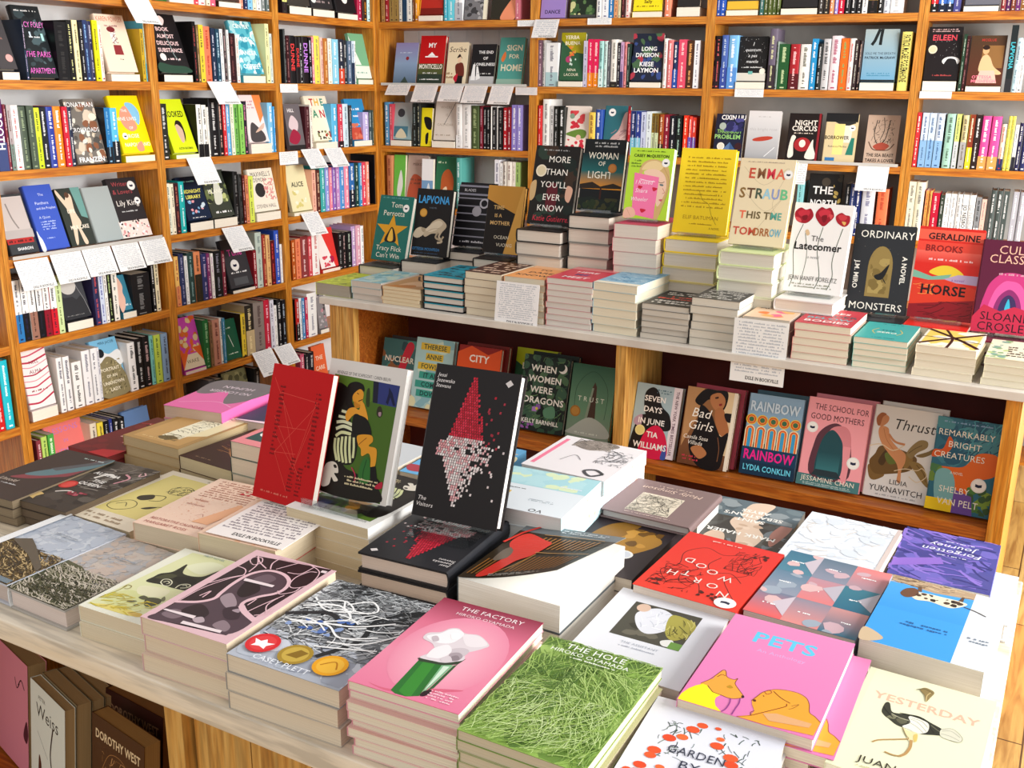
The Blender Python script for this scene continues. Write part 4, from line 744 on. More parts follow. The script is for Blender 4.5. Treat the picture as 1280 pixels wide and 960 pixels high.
stack(-.395, .832, .3, TZ0, .136, .203, 7, .865, 'p', '7d9a4e', 'long green grass cover', GRASS + '|T .47 .925 .075 .62 f4f6ee THE HOLE|T .45 .865 .05 .72 eef2e6 HIROKO OYAMADA|N 4 1 e4ead8 .3 .815 .7 .84', page='cfc2a6', seed=3)
stack(-.250, .822, 3.3, TZ0, .14, .205, 4, .84, 'p', 'dfe1ec', 'pale lilac-white cover with an arch of orange flowers',
      'S 5 40 5a6a62,7a8880,3f5048 .16 .5 .42 .82 .07 .007 60 60|S 6 26 5a6a62,3f5048 .58 .55 .85 .85 .07 .007 100 60|E 0.363 0.795 0.051 0.041 e2532a|E 0.413 0.848 0.042 0.034 e65a2e|E 0.238 0.677 0.051 0.041 dd4a26|E 0.32 0.712 0.044 0.035 ee6a36|E 0.184 0.553 0.051 0.041 e2532a|E 0.177 0.505 0.044 0.035 e65a2e|E 0.146 0.414 0.048 0.038 dd4a26|E 0.575 0.777 0.031 0.024 ee6a36|E 0.572 0.718 0.051 0.041 e2532a|E 0.694 0.654 0.054 0.044 e65a2e|E 0.716 0.604 0.051 0.041 dd4a26|E 0.28 0.438 0.034 0.027 ee6a36|E 0.081 0.355 0.034 0.027 e2532a|E 0.528 0.856 0.024 0.019 e65a2e|E 0.144 0.355 0.048 0.038 dd4a26|E 0.743 0.555 0.048 0.038 ee6a36|E 0.128 0.266 0.054 0.044 e2532a|E 0.11 0.205 0.048 0.038 e65a2e|E 0.746 0.466 0.054 0.044 dd4a26|E 0.742 0.383 0.054 0.044 ee6a36|'
      'T .47 .6 .085 .42 34384a GARDEN|T .46 .5 .085 .2 34384a BY|T .46 .4 .085 .28 34384a THE|T .46 .3 .085 .3 34384a SEA', page='e2ddd2')
stack(-.857, .850, 2.1, TZ0, .135, .209, 3, .853, 'p', 'dfb9c0', 'black cover with looping pink lines framed in pink',
      'P 2a1a1e 0.0787 0.00656 0.0947 0.929 0.943 0.998 0.898 0.071|B 4f3c45 0.0825 0.00789 0.099 0.1 0.106 0.225 0.252 0.287 0.355 0.353 0.324 0.459 0.3 0.68 0.428 0.784 0.616 0.786 0.735 0.716 0.767 0.614 0.646 0.483 0.654 0.405 0.766 0.322 0.935 0.273 0.893 0.0812 0.471 0.0486|B 7d6971 0.132 0.079 0.169 0.157 0.324 0.146 0.286 0.0683|B 2c1c22 0.243 0.161 0.311 0.274 0.504 0.209 0.472 0.112|B 9c8890 0.381 0.39 0.419 0.462 0.599 0.375 0.609 0.311 0.515 0.323|B 8a767e 0.672 0.119 0.701 0.192 0.83 0.153 0.838 0.0943|B 382730 0.557 0.293 0.666 0.353 0.795 0.246 0.693 0.21|B 6a5760 0.406 0.662 0.462 0.757 0.598 0.73 0.555 0.641|B 241519 0.374 0.626 0.456 0.655 0.614 0.565 0.567 0.455 0.449 0.484|B b5a2aa 0.439 0.122 0.494 0.162 0.569 0.125 0.516 0.0955|B a5919a 0.643 0.301 0.687 0.338 0.725 0.297|C e3bcc4 .04 0.073 0.223 0.258 0.283 0.346 0.359 0.326 0.436 0.298 0.563 0.309 0.704 0.412 0.796 0.582 0.805 0.723 0.754 0.792 0.67 0.782 0.586 0.691 0.507 0.64 0.43 0.66 0.369 0.77 0.319 0.956 0.268|C e3bcc4 .06 0.66 0.369 0.77 0.319 0.956 0.268|C e3bcc4 .012 0.169 0.823 0.102 0.861 0.0998 0.907 0.182 0.916 0.242 0.862 0.207 0.818 0.154 0.831|C e3bcc4 .014 0.119 0.927 0.216 0.866 0.367 0.814|C e3bcc4 .014 0.128 0.917 0.231 0.832 0.267 0.727|C e3bcc4 .012 0.0962 0.244 0.112 0.437 0.202 0.603 0.265 0.676 0.2 0.742 0.0736 0.755|C e3bcc4 .014 0.0808 0.487 0.19 0.612 0.279 0.681|C e3bcc4 .014 0.414 0.818 0.351 0.887 0.349 0.964 0.385 0.977|C e3bcc4 .012 0.358 0.957 0.616 0.988 0.814 0.958 0.903 0.899 0.946 0.766 0.866 0.689 0.786 0.709 0.742 0.805 0.783 0.901 0.857 0.922|C e3bcc4 .012 0.606 0.834 0.735 0.858 0.764 0.966|C e3bcc4 .012 0.463 0.835 0.583 0.982|C e3bcc4 .012 0.767 0.614 0.828 0.588 0.913 0.651 0.91 0.716|C e3bcc4 .012 0.783 0.324 0.818 0.44 0.878 0.587|C e3bcc4 .012 0.704 0.389 0.698 0.473 0.656 0.417|C e3bcc4 .012 0.958 0.363 0.867 0.435 0.856 0.514 0.866 0.536|C e3bcc4 .012 0.881 0.314 0.967 0.37 0.947 0.429|C e3bcc4 .014 0.24 0.336 0.224 0.419 0.194 0.343|P ead9dc 0.0893 0.116 0.101 0.132 0.438 0.151 0.45 0.119|P ead9dc 0.397 0.075 0.818 0.0954 0.832 0.0699 0.407 0.0451|P ead9dc 0.328 0.648 0.674 0.658 0.678 0.631 0.346 0.617|P e8d6da 0.885 0.931 0.876 0.959 0.937 0.963 0.945 0.934', page='e0cfb4')
stack(-.998, .856, 2.7, TZ0, .122, .19, 2, .824, 'p', 'eeeedd', 'pale yellow cover with a dark cat face',
      'P e4e6b4 0.042 0.0439 0.164 0.965 0.833 0.998 0.781 0.0709|B d9dc9c 0.13 0.129 0.223 0.318 0.667 0.267 0.571 0.105|B ece9c4 0.256 0.399 0.592 0.444 0.628 0.342 0.373 0.301|B e8d878 0.0989 0.0522 0.327 0.108 0.691 0.103 0.672 0.0546 0.333 0.0452|B d9b860 0.568 0.0824 0.716 0.111 0.758 0.0734 0.685 0.0589|B eef0cc 0.359 0.775 0.521 0.907 0.757 0.886 0.642 0.722|B 2a2b1e 0.224 0.464 0.217 0.541 0.228 0.601 0.316 0.665 0.326 0.8 0.449 0.676 0.68 0.696 0.761 0.827 0.838 0.801 0.846 0.623 0.807 0.502 0.622 0.477 0.423 0.475|B 4a4b32 0.243 0.538 0.317 0.624 0.435 0.627 0.402 0.568 0.322 0.54|B 1a1b12 0.432 0.602 0.595 0.657 0.719 0.627 0.695 0.548 0.555 0.548|C e8e6c8 .014 0.382 0.501 0.363 0.542 0.424 0.56 0.499 0.534 0.522 0.489 0.464 0.474 0.382 0.501|C e8e6c8 .012 0.409 0.51 0.432 0.535 0.48 0.522 0.467 0.499|C e8e6c8 .014 0.624 0.482 0.617 0.533 0.672 0.564 0.728 0.56 0.73 0.525 0.67 0.498|C e8e6c8 .01 0.649 0.532 0.677 0.547 0.714 0.536|B 5a5a42 0.432 0.264 0.453 0.301 0.541 0.286 0.516 0.255|B 55553f 0.521 0.283 0.595 0.313 0.685 0.312 0.73 0.266 0.704 0.218 0.644 0.194 0.564 0.232|B 6a6a50 0.384 0.188 0.413 0.214 0.481 0.221 0.448 0.192|B 6a6a50 0.507 0.169 0.531 0.19 0.575 0.187 0.55 0.166|B 7a7a5a 0.669 0.322 0.667 0.355 0.726 0.32 0.72 0.296|C a89a4a .012 0.0616 0.139 0.0855 0.203 0.116 0.271 0.123 0.354|C 9a8a50 .01 0.113 0.323 0.111 0.362 0.175 0.36 0.19 0.326 0.148 0.311|B c9c45a 0.0811 0.145 0.0904 0.2 0.128 0.252 0.134 0.175|S 5 50 d8c23a,c9b860 .06 .05 .8 .25 .12 .012 20 30|T .5 .965 .035 .5 8aa4b0 FIRST NOVEL', page='dccdb0')
LAND = 'R 0 0 1 1 %s|D 5 260 %s 0 .38 1 1 .03 .1|P %s 0 0 1 0 1 .22 .6 .38 .3 .48 0 .5|S 6 900 %s 0 0 1 .46 .13 .011 -28 25|N 4 1 8a94a0 .35 .7 .75 .73|N 5 1 a0a8b0 .4 .64 .7 .66'
stack(-1.137, .852, -1.6, TZ0, .122, .192, 1, .811, 'h', 'b4b0aa', 'hardcover with a grey sky over a dark hedgerow landscape', LAND % ('b9b1aa', 'c0b5ae,b0acab,c6bab0,b4b2b3,c3b2a6', '57583f', '3a3c26,77775a,a09a84,c9bfae') + '|S 3 200 33351f,4a4a30 .1 .06 .95 .26 .1 .012 -25 15', spine='dfe3e4', page='dfcfc6')
stack(-1.269, .859, -1.9, TZ0, .142, .195, 1, .813, 'h', 'c2c6d0', 'hardcover with a pale blue sky over brown moorland', LAND % ('bcc3cf', 'c3cad5,b2bbc9,cbd1da,b9c1ce', '8a7450', '55452c,a88a5a,6e5a38,c2a878,3f3524') + '|P 5f5648 .12 .47 .3 .55 .5 .48 .98 .28 1 .22 .6 .36|R 0 0 .12 1 f2f3f4|R 0 0 1 .05 6f7f8a', spine='eef0f0', page='c9b9b0')
# second row
stack(-.389, 1.052, .6, TZ0, .149, .196, 3, .83, 'p', 'e3e5ec', 'white cover with a small painting of a reclining man',
      'R .2 .4 .8 .86 4c4a40|D 4 16 6a6658,3a382f,807a66 .22 .42 .78 .84 .05 .12|B e0e2ea .28 .72 .42 .84 .58 .78 .6 .6 .48 .5 .36 .56|S 3 20 c4c8d4,f2f3f6 .32 .55 .58 .8 .1 .008 60 60|E .3 .8 .06 .07 d8b9a4|B a8a04a .56 .8 .78 .76 .79 .6 .7 .5 .6 .58|S 7 24 8a823a,c4bc6a,5a5626 .6 .54 .79 .8 .14 .01 -60 20|B e6e6e2 .62 .46 .7 .5 .74 .43 .66 .41|R .7 .4 .8 .48 6f9a48|T .5 .34 .03 .45 aab0bc THE ASSISTANT|N 4 1 b4b9c4 .34 .285 .66 .31', page='e6e0d6')
stack(-.231, 1.016, .4, TZ0, .143, .21, 5, .85, 'p', 'e27fb4', 'candy pink cover with an orange dog in a yellow jumper',
      'G 0 0 1 1 dc7ab2 e586b8|TB .5 .8 .165 .76 5cc3e4 PETS|T .52 .665 .045 .6 d0a8d8 An Anthology|B e89c38 0.0891 0.192 0.124 0.243 0.178 0.28 0.173 0.19 0.118 0.181|P f2e31c 0.00691 0.002 0.00549 0.054 0.0311 0.119 0.0672 0.165 0.126 0.209 0.157 0.176 0.193 0.154 0.269 0.142 0.248 0.107 0.255 0.0749 0.278 0.0392 0.339 0.002|P eda03c 0.0898 0.196 0.132 0.251 0.149 0.245 0.154 0.304 0.182 0.373 0.207 0.366 0.236 0.32 0.26 0.308 0.296 0.312 0.315 0.332 0.318 0.279 0.38 0.224 0.424 0.192 0.425 0.174 0.407 0.163 0.37 0.143 0.322 0.136 0.274 0.142 0.206 0.147 0.144 0.192|C 7a3a14 .006 0.0898 0.196 0.132 0.251 0.154 0.304 0.182 0.373 0.207 0.366 0.236 0.32 0.296 0.312 0.315 0.332 0.318 0.279 0.38 0.224 0.425 0.189|C 7a3a14 .006 0.206 0.147 0.274 0.142 0.322 0.136 0.37 0.143 0.425 0.174|C 7a3a14 .006 0.144 0.192 0.206 0.147|C 7a3a14 .006 0.171 0.294 0.192 0.327 0.224 0.323|B b98a1c 0.273 0.229 0.292 0.252 0.322 0.236 0.3 0.221|B 3a1c24 0.406 0.187 0.421 0.194 0.432 0.179 0.421 0.169|P eda033 0.453 0.002 0.491 0.024 0.536 0.0475 0.545 0.0918 0.509 0.137 0.492 0.172 0.51 0.216 0.537 0.276 0.602 0.327 0.685 0.35 0.774 0.353 0.838 0.329 0.875 0.28 0.9 0.213 0.946 0.19 0.998 0.155 0.989 0.0324 0.658 0.002|C 8a4a18 .006 0.453 0.002 0.533 0.0407 0.527 0.0699 0.545 0.0918|C 8a4a18 .006 0.492 0.172 0.51 0.216 0.537 0.276 0.602 0.327 0.685 0.35 0.774 0.353 0.838 0.329 0.875 0.28 0.9 0.213 0.946 0.19 0.998 0.155|C 7a3a10 .008 0.601 0.307 0.67 0.268 0.749 0.243|C 7a3a10 .007 0.727 0.23 0.73 0.205 0.671 0.153 0.604 0.0973 0.538 0.0425|C 9a6a28 .006 0.766 0.222 0.809 0.254 0.782 0.207 0.756 0.189|B 5a2a14 0.497 0.18 0.512 0.189 0.523 0.175 0.508 0.167|B 5a2a14 0.546 0.239 0.553 0.245 0.559 0.235|C 9a4a30 .006 0.544 0.279 0.565 0.304 0.593 0.292 0.57 0.264 0.544 0.279|P d9a574 0.607 0.0897 0.694 0.121 0.948 0.123 0.94 0.082 0.67 0.0425|C 8a3a84 .009 0.346 0.136 0.359 0.093 0.356 0.0356 0.338 0.002|C 8a3a84 .009 0.409 0.158 0.42 0.114 0.417 0.0593 0.415 0.002', page='ded2c0', second=(.021, -.003, .4))
stack(-.075, 1.003, -1.7, TZ0, .133, .203, 4, .835, 'p', 'e8e8c6', 'pale cream cover with an antique ostrich engraving',
      'TB .52 .735 .1 .8 e3b59c YESTERDAY|P dfe2c0 0.002 0.998 0.0532 0.998 0.0526 0.002 0.002 0.002|B 34352a 0.221 0.591 0.224 0.675 0.255 0.684 0.292 0.612 0.341 0.609 0.419 0.624 0.45 0.562 0.421 0.5 0.359 0.5 0.289 0.535 0.252 0.553|B 77765c 0.273 0.547 0.311 0.583 0.338 0.573 0.328 0.545|B 5c5b46 0.344 0.551 0.395 0.58 0.427 0.553 0.389 0.521|C b9b79a .008 0.297 0.589 0.361 0.574 0.434 0.572|C 15150f .008 0.222 0.633 0.258 0.598 0.318 0.557|B eae7d8 0.423 0.609 0.49 0.624 0.569 0.604 0.599 0.513 0.529 0.481 0.456 0.492 0.404 0.502 0.448 0.555|C a9a793 .006 0.44 0.59 0.503 0.576 0.577 0.519|C a9a793 .006 0.438 0.557 0.502 0.536 0.559 0.5|C a9a793 .006 0.449 0.602 0.521 0.599 0.578 0.559|B 2d2e24 0.348 0.618 0.417 0.63 0.501 0.638 0.588 0.611 0.684 0.579 0.687 0.53 0.626 0.506 0.547 0.483 0.586 0.52 0.576 0.595 0.492 0.618 0.42 0.618|C 6a6a52 .008 0.594 0.589 0.646 0.563 0.685 0.548|C 15150f .006 0.587 0.57 0.632 0.527|B d6d4c0 0.674 0.581 0.75 0.615 0.828 0.56 0.82 0.512 0.752 0.505 0.683 0.517|C a5a38f .006 0.681 0.565 0.744 0.588 0.814 0.555|C a5a38f .006 0.682 0.539 0.743 0.541 0.815 0.525|C a5a38f .006 0.677 0.579 0.75 0.612 0.828 0.56 0.82 0.512 0.752 0.505|B e5d7a6 0.407 0.489 0.461 0.475 0.518 0.48 0.538 0.412 0.521 0.393 0.485 0.39 0.448 0.436|C 8a7a50 .008 0.409 0.49 0.448 0.436 0.479 0.41|C b08a52 .014 0.248 0.285 0.286 0.319 0.398 0.37 0.48 0.406|C b58e58 .022 0.498 0.403 0.508 0.34 0.494 0.276 0.461 0.236|C b08a52 .016 0.471 0.24 0.417 0.23 0.353 0.235|B d4bc6a 0.502 0.451 0.527 0.468 0.536 0.411 0.519 0.397|B 8a7648 0.431 0.9 0.469 0.935 0.539 0.911 0.523 0.845 0.503 0.795 0.475 0.856|C 5a4a2a .008 0.406 0.89 0.461 0.918 0.528 0.899|C c9b27a .008 0.504 0.799 0.496 0.856 0.515 0.899|'
      'T .5 .12 .08 .6 3a3528 JUAN EMAR|N 4 1 c9c49a .2 .05 .9 .075', page='f0ead8')
stack(-.087, 1.229, -2.5, .7805 + .021, .137, .193, 1, .852, 'p', 'e4e9ef', 'sky blue cover with an upside-down spotted cow',
      'R .26 0 1 1 3a9be6|G .26 0 1 .5 4aa5ea 3596e4|P b59a7c .26 0 1 0 1 .09 .6 .14 .26 .1|S 3 40 6b5238,d0b894 .26 0 1 .11 .12 .012 0 14|B e8dfc4 .3 .2 .42 .3 .6 .28 .72 .3 .78 .24 .72 .18 .5 .17 .36 .17|B 6b4630 .72 .22 .8 .3 .87 .26 .84 .17 .76 .14|D 5 14 2e2018,4a3424 .32 .18 .74 .28 .014 .035|P 5a4030 .34 .17 .38 .17 .36 .1 .34 .1|P 6a4c36 .7 .17 .74 .17 .75 .09 .72 .09|C 3c2c20 .014 .32 .24 .22 .26 .12 .3|B c8b090 .82 .92 1 .84 1 1 .9 1|N 4 2 1f5f9a .36 .62 .74 .7|N 6 2 7a8694 .03 .62 .2 .7', page='dcd6cc', flip=1)
stack(-.09, 1.232, -1.9, TZ0, .139, .195, 1, .7805 + .0205, 'p', 'e6e6e6', 'pale paperback directly under the sky blue cow cover', page='d4d0c6', flip=1)
stack(-.076, 1.43, -1, TZ0, .137, .16, 1, .806, 'h', 'e9edf0', 'plain white hardcover on the right table edge under the purple cover', 'C b9c0c6 .008 .8 .9 .85 .93 .9 .9', page='f4f3f0')
stack(-.103, 1.487, .1, .8065, .133, .18, 1, .82, 'p', '4a4a9a', 'violet-blue brushstroke cover with white script title',
      'D 4 40 5656a8,3c3c86,6a62b8,4a4a94 0 0 1 1 .08 .2|S 6 90 7a66c0,32327a,8a72cc 0 0 1 1 .3 .03 -20 14|P 8a68c4 .55 .5 1 .7 1 .85 .5 .62|TI .46 .36 .1 .62 f0f0fa Forgotten|TI .46 .25 .1 .5 f0f0fa Journey|N 3 1 dde .3 .43 .62 .46|N 3 1 dde .25 .14 .6 .17', flip=1, page='e0dcd4')
stack(-.229, 1.248, -2.4, TZ0, .139, .203, 4, .842, 'p', '8a8c9c', 'cover chequered in blurred red, teal and violet circles',
      'G 0 0 1 1 7a7e92 9a94a4|R 0 .66 .33 1 3d7488|G 0 .66 .33 1 c9908e 2f6e86|G .33 .66 .66 1 8c8898 d98a86|G .66 .66 1 1 6e7c92 e8605e|G 0 .33 .33 .66 3a7a8c 2a6a84|G .33 .33 .66 .66 b98c98 d97c7e|G .66 .33 1 .66 5f7f96 8f95a6|G 0 0 .33 .33 e0807e a58f9c|G .33 0 .66 .33 5f7486 8a8ea0|G .66 0 1 .33 3a6f88 4f8296|D 4 18 c9a9b2,9aa6b4,d9b4b4 .0 .0 1 1 .05 .12|P b9b2bd .33 .33 .5 .45 .33 .6|P c9bcc6 .66 .66 .82 .8 .66 .95|P c4b8c2 .66 0 .8 .15 .66 .3|P b4aeb8 0 .33 .16 .5 0 .62|'
      'N 1 1 fff .1 .82 .22 .85|N 2 1 fff .45 .83 .56 .86|N 3 1 fff .78 .82 .9 .85|N 4 1 fff .12 .5 .22 .53|N 5 1 fff .46 .5 .54 .53|N 6 1 fff .78 .48 .9 .51|N 7 1 fff .1 .15 .24 .18|N 8 1 fff .44 .14 .58 .17|N 9 1 fff .78 .15 .92 .18', flip=1, page='d6cfca')
stack(-.374, 1.238, -2.7, TZ0, .142, .197, 4, .842, 'p', 'dc3428', 'bright red cover with black line-drawn figures',
      'G 0 0 1 1 d8302a e03a2a|C 3a0f10 .007 .2 .1 .3 .3 .15 .45 .3 .6 .2 .75 .1 .85|C 3a0f10 .007 .3 .15 .5 .25 .7 .2 .85 .35 .8 .55 .9 .7 .75 .85|C 3a0f10 .007 .4 .9 .5 .75 .65 .8 .7 .65 .6 .55 .75 .45|C 3a0f10 .007 .15 .6 .3 .5 .45 .55 .55 .45 .5 .3|S 5 60 3a0f10,4a1512 .1 .1 .4 .45 .14 .006 60 50|S 6 60 3a0f10,4a1512 .5 .55 .92 .92 .14 .006 40 50|D 4 8 4a1512 .78 .82 .92 .92 .02 .03|D 7 8 4a1512 .1 .1 .25 .2 .02 .03|D 8 10 4a1512 .2 .84 .42 .93 .02 .03|'
      'T .22 .82 .1 .12 f4dcd4 N|T .36 .74 .1 .14 f4dcd4 O|T .52 .72 .1 .14 f4dcd4 R|T .66 .66 .1 .12 f4dcd4 T|T .78 .7 .1 .12 f4dcd4 H|T .3 .6 .1 .14 f4dcd4 W|T .46 .55 .1 .14 f4dcd4 O|T .6 .5 .1 .14 f4dcd4 O|T .74 .46 .1 .12 f4dcd4 D|N 3 1 f0c4b8 .4 .06 .75 .09|K .14 .92 .1', flip=1, page='d8ccc0')
stack(-.242, 1.428, -2.1, TZ0, .137, .205, 2, .832, 'h', 'dde2e9', 'white marbled hardcover with a faint ripple texture', 'S 5 130 cfd6df,eef1f5,c4ccd6,d8d2cc 0 0 .96 1 .2 .014 20 50|D 3 24 e8ecf1,d2d9e1 0 0 .96 1 .05 .14|G 0 0 .05 1 c9b9b4 d4c6c0', spine='cbbab4', flip=1, page='e6e3de')
stack(-.393, 1.478, 1.4, TZ0, .139, .188, 2, .811, 'p', '4a4a48', 'dark painting cover with pale stone body and white capitals',
      'D 5 40 5a5a56,3a3836,6f7a80,44403a 0 0 1 1 .08 .22|B d9c0aa .3 .95 .45 .98 .55 .7 .7 .5 .6 .25 .45 .3 .35 .55 .25 .7|D 4 10 e0c9b4,c4a68e .3 .3 .6 .95 .05 .1|B d4b9a2 .62 .98 .85 .95 .8 .75 .66 .78|B a8766a .02 .45 .12 .85 .2 .6 .1 .3|R 0 0 1 .4 5a6a72|D 6 20 6a7a80,4a5860,8a9498 0 0 1 .38 .05 .14|B d9c0aa .35 .0 .6 .05 .62 .35 .45 .4 .38 .2|'
      'TB .5 .72 .085 .88 f2efe8 MARK HABER|TB .5 .42 .08 .4 f2efe8 SAINT|TB .5 .32 .08 .75 f2efe8 SEBASTIAN\'S|TB .5 .22 .08 .4 f2efe8 ABYSS', flip=1, page='d9cfc4')
stack(-.517, 1.427, -.4, .8272, .147, .15, 1, .8415, 'h', '806a69', 'mauve-brown hardcover with a square cream etching',
      'R .3 .36 .78 .88 d8ccb8|S 4 200 7a746a,4a463f,a8a090 .31 .37 .77 .87 .12 .006 40 70|TI .5 .22 .085 .7 e0c4b4 Molly Simpson|N 3 1 c9b0a4 .3 .1 .7 .14|N 5 1 d0bab0 .2 .92 .8 .95', flip=1, page='b9b0ae', spine='6f5b5a')
stack(-.535, 1.28, 0, TZ0, .14, .2, 2, .8265, 'p', '2a2024', 'dark cover with ochre figure and round seal, half under the mauve hardcover',
      'B a8782a .05 .35 .3 .7 .55 .8 .6 .5 .4 .2|B 8a6020 .4 .1 .7 .2 .8 .5 .6 .6|D 3 10 c08c3a,6a4818 .1 .2 .6 .7 .04 .1|S 5 14 7a3a30,a85a48 .8 .55 .95 .9 .1 .02 0 20|O .3 .66 .1 e8e6e2 d0d2da|N 2 1 fff .05 .07 .95 .12|C cfcfcf .012 .94 .1 .98 .2 .94 .3', flip=1, page='d0c4b4')
stack(-.517, 1.448, 0, TZ0, .14, .105, 2, .8265, 'p', 'e2e0de', 'pale pile supporting the far edge of the mauve square-etching hardcover', '', page='dcd8d0')
# the thick pair with the lifted cover
GR = '|'.join('P 9a6628 %.3f .10 %.3f .10 %.3f .40 %.3f .40' % (.40 + i * .047, .418 + i * .047, .455 + i * .047, .437 + i * .047) for i in range(11)) + '|' + '|'.join('P a06c2c %.3f .55 %.3f .55 %.3f .78 %.3f .78' % (.28 + i * .05, .30 + i * .05, .34 + i * .05, .32 + i * .05) for i in range(12)) + '|' + '|'.join('P 8a5a24 %.3f .06 %.3f .06 %.3f .32 %.3f .32' % (.04 + i * .045, .055 + i * .045, .08 + i * .045, .062 + i * .045) for i in range(4)) + '|L b98a48 .016 .36 .48 .6 .47 .99 .44|L b98a48 .012 .28 .82 .6 .84 .9 .82|L c09048 .012 .3 .06 .4 .2 .46 .44|B d6352a .16 .04 .3 .06 .36 .3 .44 .42 .46 .66 .36 .72 .12 .8 .06 .62 .2 .4|B e8594a .2 .5 .38 .52 .42 .64 .2 .7|B 6f6254 .12 .3 .24 .36 .22 .56 .1 .5|L d03024 .03 .0 .6 .06 .8 .16 .96|N 2 2 b9b4aa .25 .02 .8 .07|N 3 2 c9cdd0 .4 .89 .9 .96'
def curl_book(x, y, z0, rot, w, h, t, look):
    b = MB(); k = MB(); p = MB(); sp = MB()
    k.box(-w / 2, 0, 0, w / 2, h, .001, lin('6a7276')); sp.box(-w / 2, 0, .001, -w / 2 + .001, h, t, lin('59646a'))
    p.box(-w / 2 + .001, .001, .001, w / 2 - .001, h - .001, t - .0006, lin('f1efea'))
    def put(X, Y, l):
        u, v = max(X / w, 0), Y / h
        return (X - w / 2 - .012 * u * (1 - v), Y + .012 * u * (1 - v), t + .0008 + .040 * u ** 1.4 * (1 - .72 * v) + l)
    N = 16
    for i in range(N):
        for j in range(N):
            c = [put(w * (i + a) / N, h * (j + q) / N, 0) for a, q in ((0, 0), (1, 0), (1, 1), (0, 1))]
            b.face(c, lin('6a7276'))
            b.face([(q[0], q[1], q[2] - .0005) for q in c][::-1], lin('f2f2ee'))
    def strip(x0, y0, x1, y1, col, l):
        n = 8
        for i in range(n):
            for j in range(n):
                q = [(x0 + (x1 - x0) * (i + a) / n, y0 + (y1 - y0) * (j + e) / n) for a, e in ((0, 0), (1, 0), (1, 1), (0, 1))]
                b.face([put(a * w, e * h, l) for a, e in q], lin(col))
    strip(0, 0, 1, .84, '2f2414', .00012)
    art(b, GR, w, h, lambda X, Y, l: put(X, Y, l + .0004))
    o = empty('paperback_book')
    for nm, m, mt in (('front_cover', b, PRINT), ('back_cover', k, PRINT), ('spine', sp, PRINT), ('page_block', p, PAGE)): obj(nm, m.mesh(nm, [mt]), o)
    o.matrix_world = Matrix.Translation((x, y, z0)) @ Matrix.Rotation(math.radians(rot), 4, 'Z') @ Matrix.Translation((0, -h / 2, 0))
    tag(o, look, 'book', 'thick copies of the dark brown grating cover')
stack(-.565, 1.113, -.4, TZ0, .150, .2, 1, .819, 'p', '6a7276', 'lower thick paperback under the curled dark brown grating cover', page='e9e4da')
curl_book(-.565, 1.113, .8195, -.4, .150, .2, .039, 'thick paperback with a curled dark brown grating cover and red scarf')
# black hardcovers and the two standing books on the middle stacks
rn = random.Random(4)
def gnome():
    """conical red hat over a white bearded head, set from small lozenges that scatter to the right"""
    red = ['c92238', 'd83048', 'b81c30']; wh = ['e6dad8', 'd9c9c8', 'e8b4b6', 'f0e8e6']
    out = {}
    def dot(u, v, c): out.setdefault(c, []).append((u, v))
    v, j = .1, 0
    while v < .94:
        if v > .535: s = (.94 - v) / .405; a, e = .478 - .186 * s, .5 + .2 * s
        elif v > .5: a, e = .28, .70
        elif v > .405: a, e = .175 + .02 * rn.random(), .78
        else: s = (v - .095) / .31; a, e = .455 - .2 * s, .5 + .215 * s
        u = a + (.014 if j % 2 else 0)
        while u < e:
            f = (u - a) / max(e - a, .01)
            hole = (.445 < v < .475 and .385 < u < .435) or (.44 < v < .475 and .51 < u < .56) or (v < .5 and f > .52 and rn.random() < (f - .35) * .62)
            if f > .85 and v > .5 and rn.random() < .3: hole = True
            if not hole: dot(u, v, rn.choice(red) if v > .535 else ('e09a9e' if v > .42 and f < .3 and rn.random() < .5 else 'd89a9e' if rn.random() < .12 else rn.choice(wh)))
            elif rn.random() < .09: dot(min(u + rn.uniform(.08, .34), .93), v + rn.uniform(-.03, .05), rn.choice(red) if v > .535 else rn.choice(wh))
            u += .0265
        v += .0172; j += 1
    for _ in range(14): dot(rn.uniform(.66, .86), rn.uniform(.5, .8), 'a83040')
    for _ in range(16): dot(rn.uniform(.55, .9), rn.uniform(.14, .55), 'e6dad8')
    return out
VIS = '|'.join('Z %s ' % c + ' '.join('%.3f %.3f' % q for q in p) for c, p in gnome().items()) + '|tI .06 .93 .038 .4 efe9e6 Jessi|tI .055 .895 .038 .4 efe9e6 Jezewska|tI .05 .86 .038 .4 efe9e6 Stevens|tI .06 .12 .042 .4 efe9e6 The|tI .05 .08 .042 .4 efe9e6 Visitors|P d8d0ce .88 .905 .93 .93 .89 .955 .84 .93'
stack(-.731, 1.117, 3.7, TZ0, .141, .216, 3, .861, 'h', '26262a', 'black hardcover with a red speckled triangle, lying flat', VIS, spine='2a2b30', page='d9c9bf', flip=1, jit=.005)
standing(-.720, 1.125, .865, 3.9, 21, .139, .222, .024, 'h', '1f1b1c', 'upright black hardcover with a gnome drawn in red and white specks', VIS, spine='26262a', page='f2f0ec')
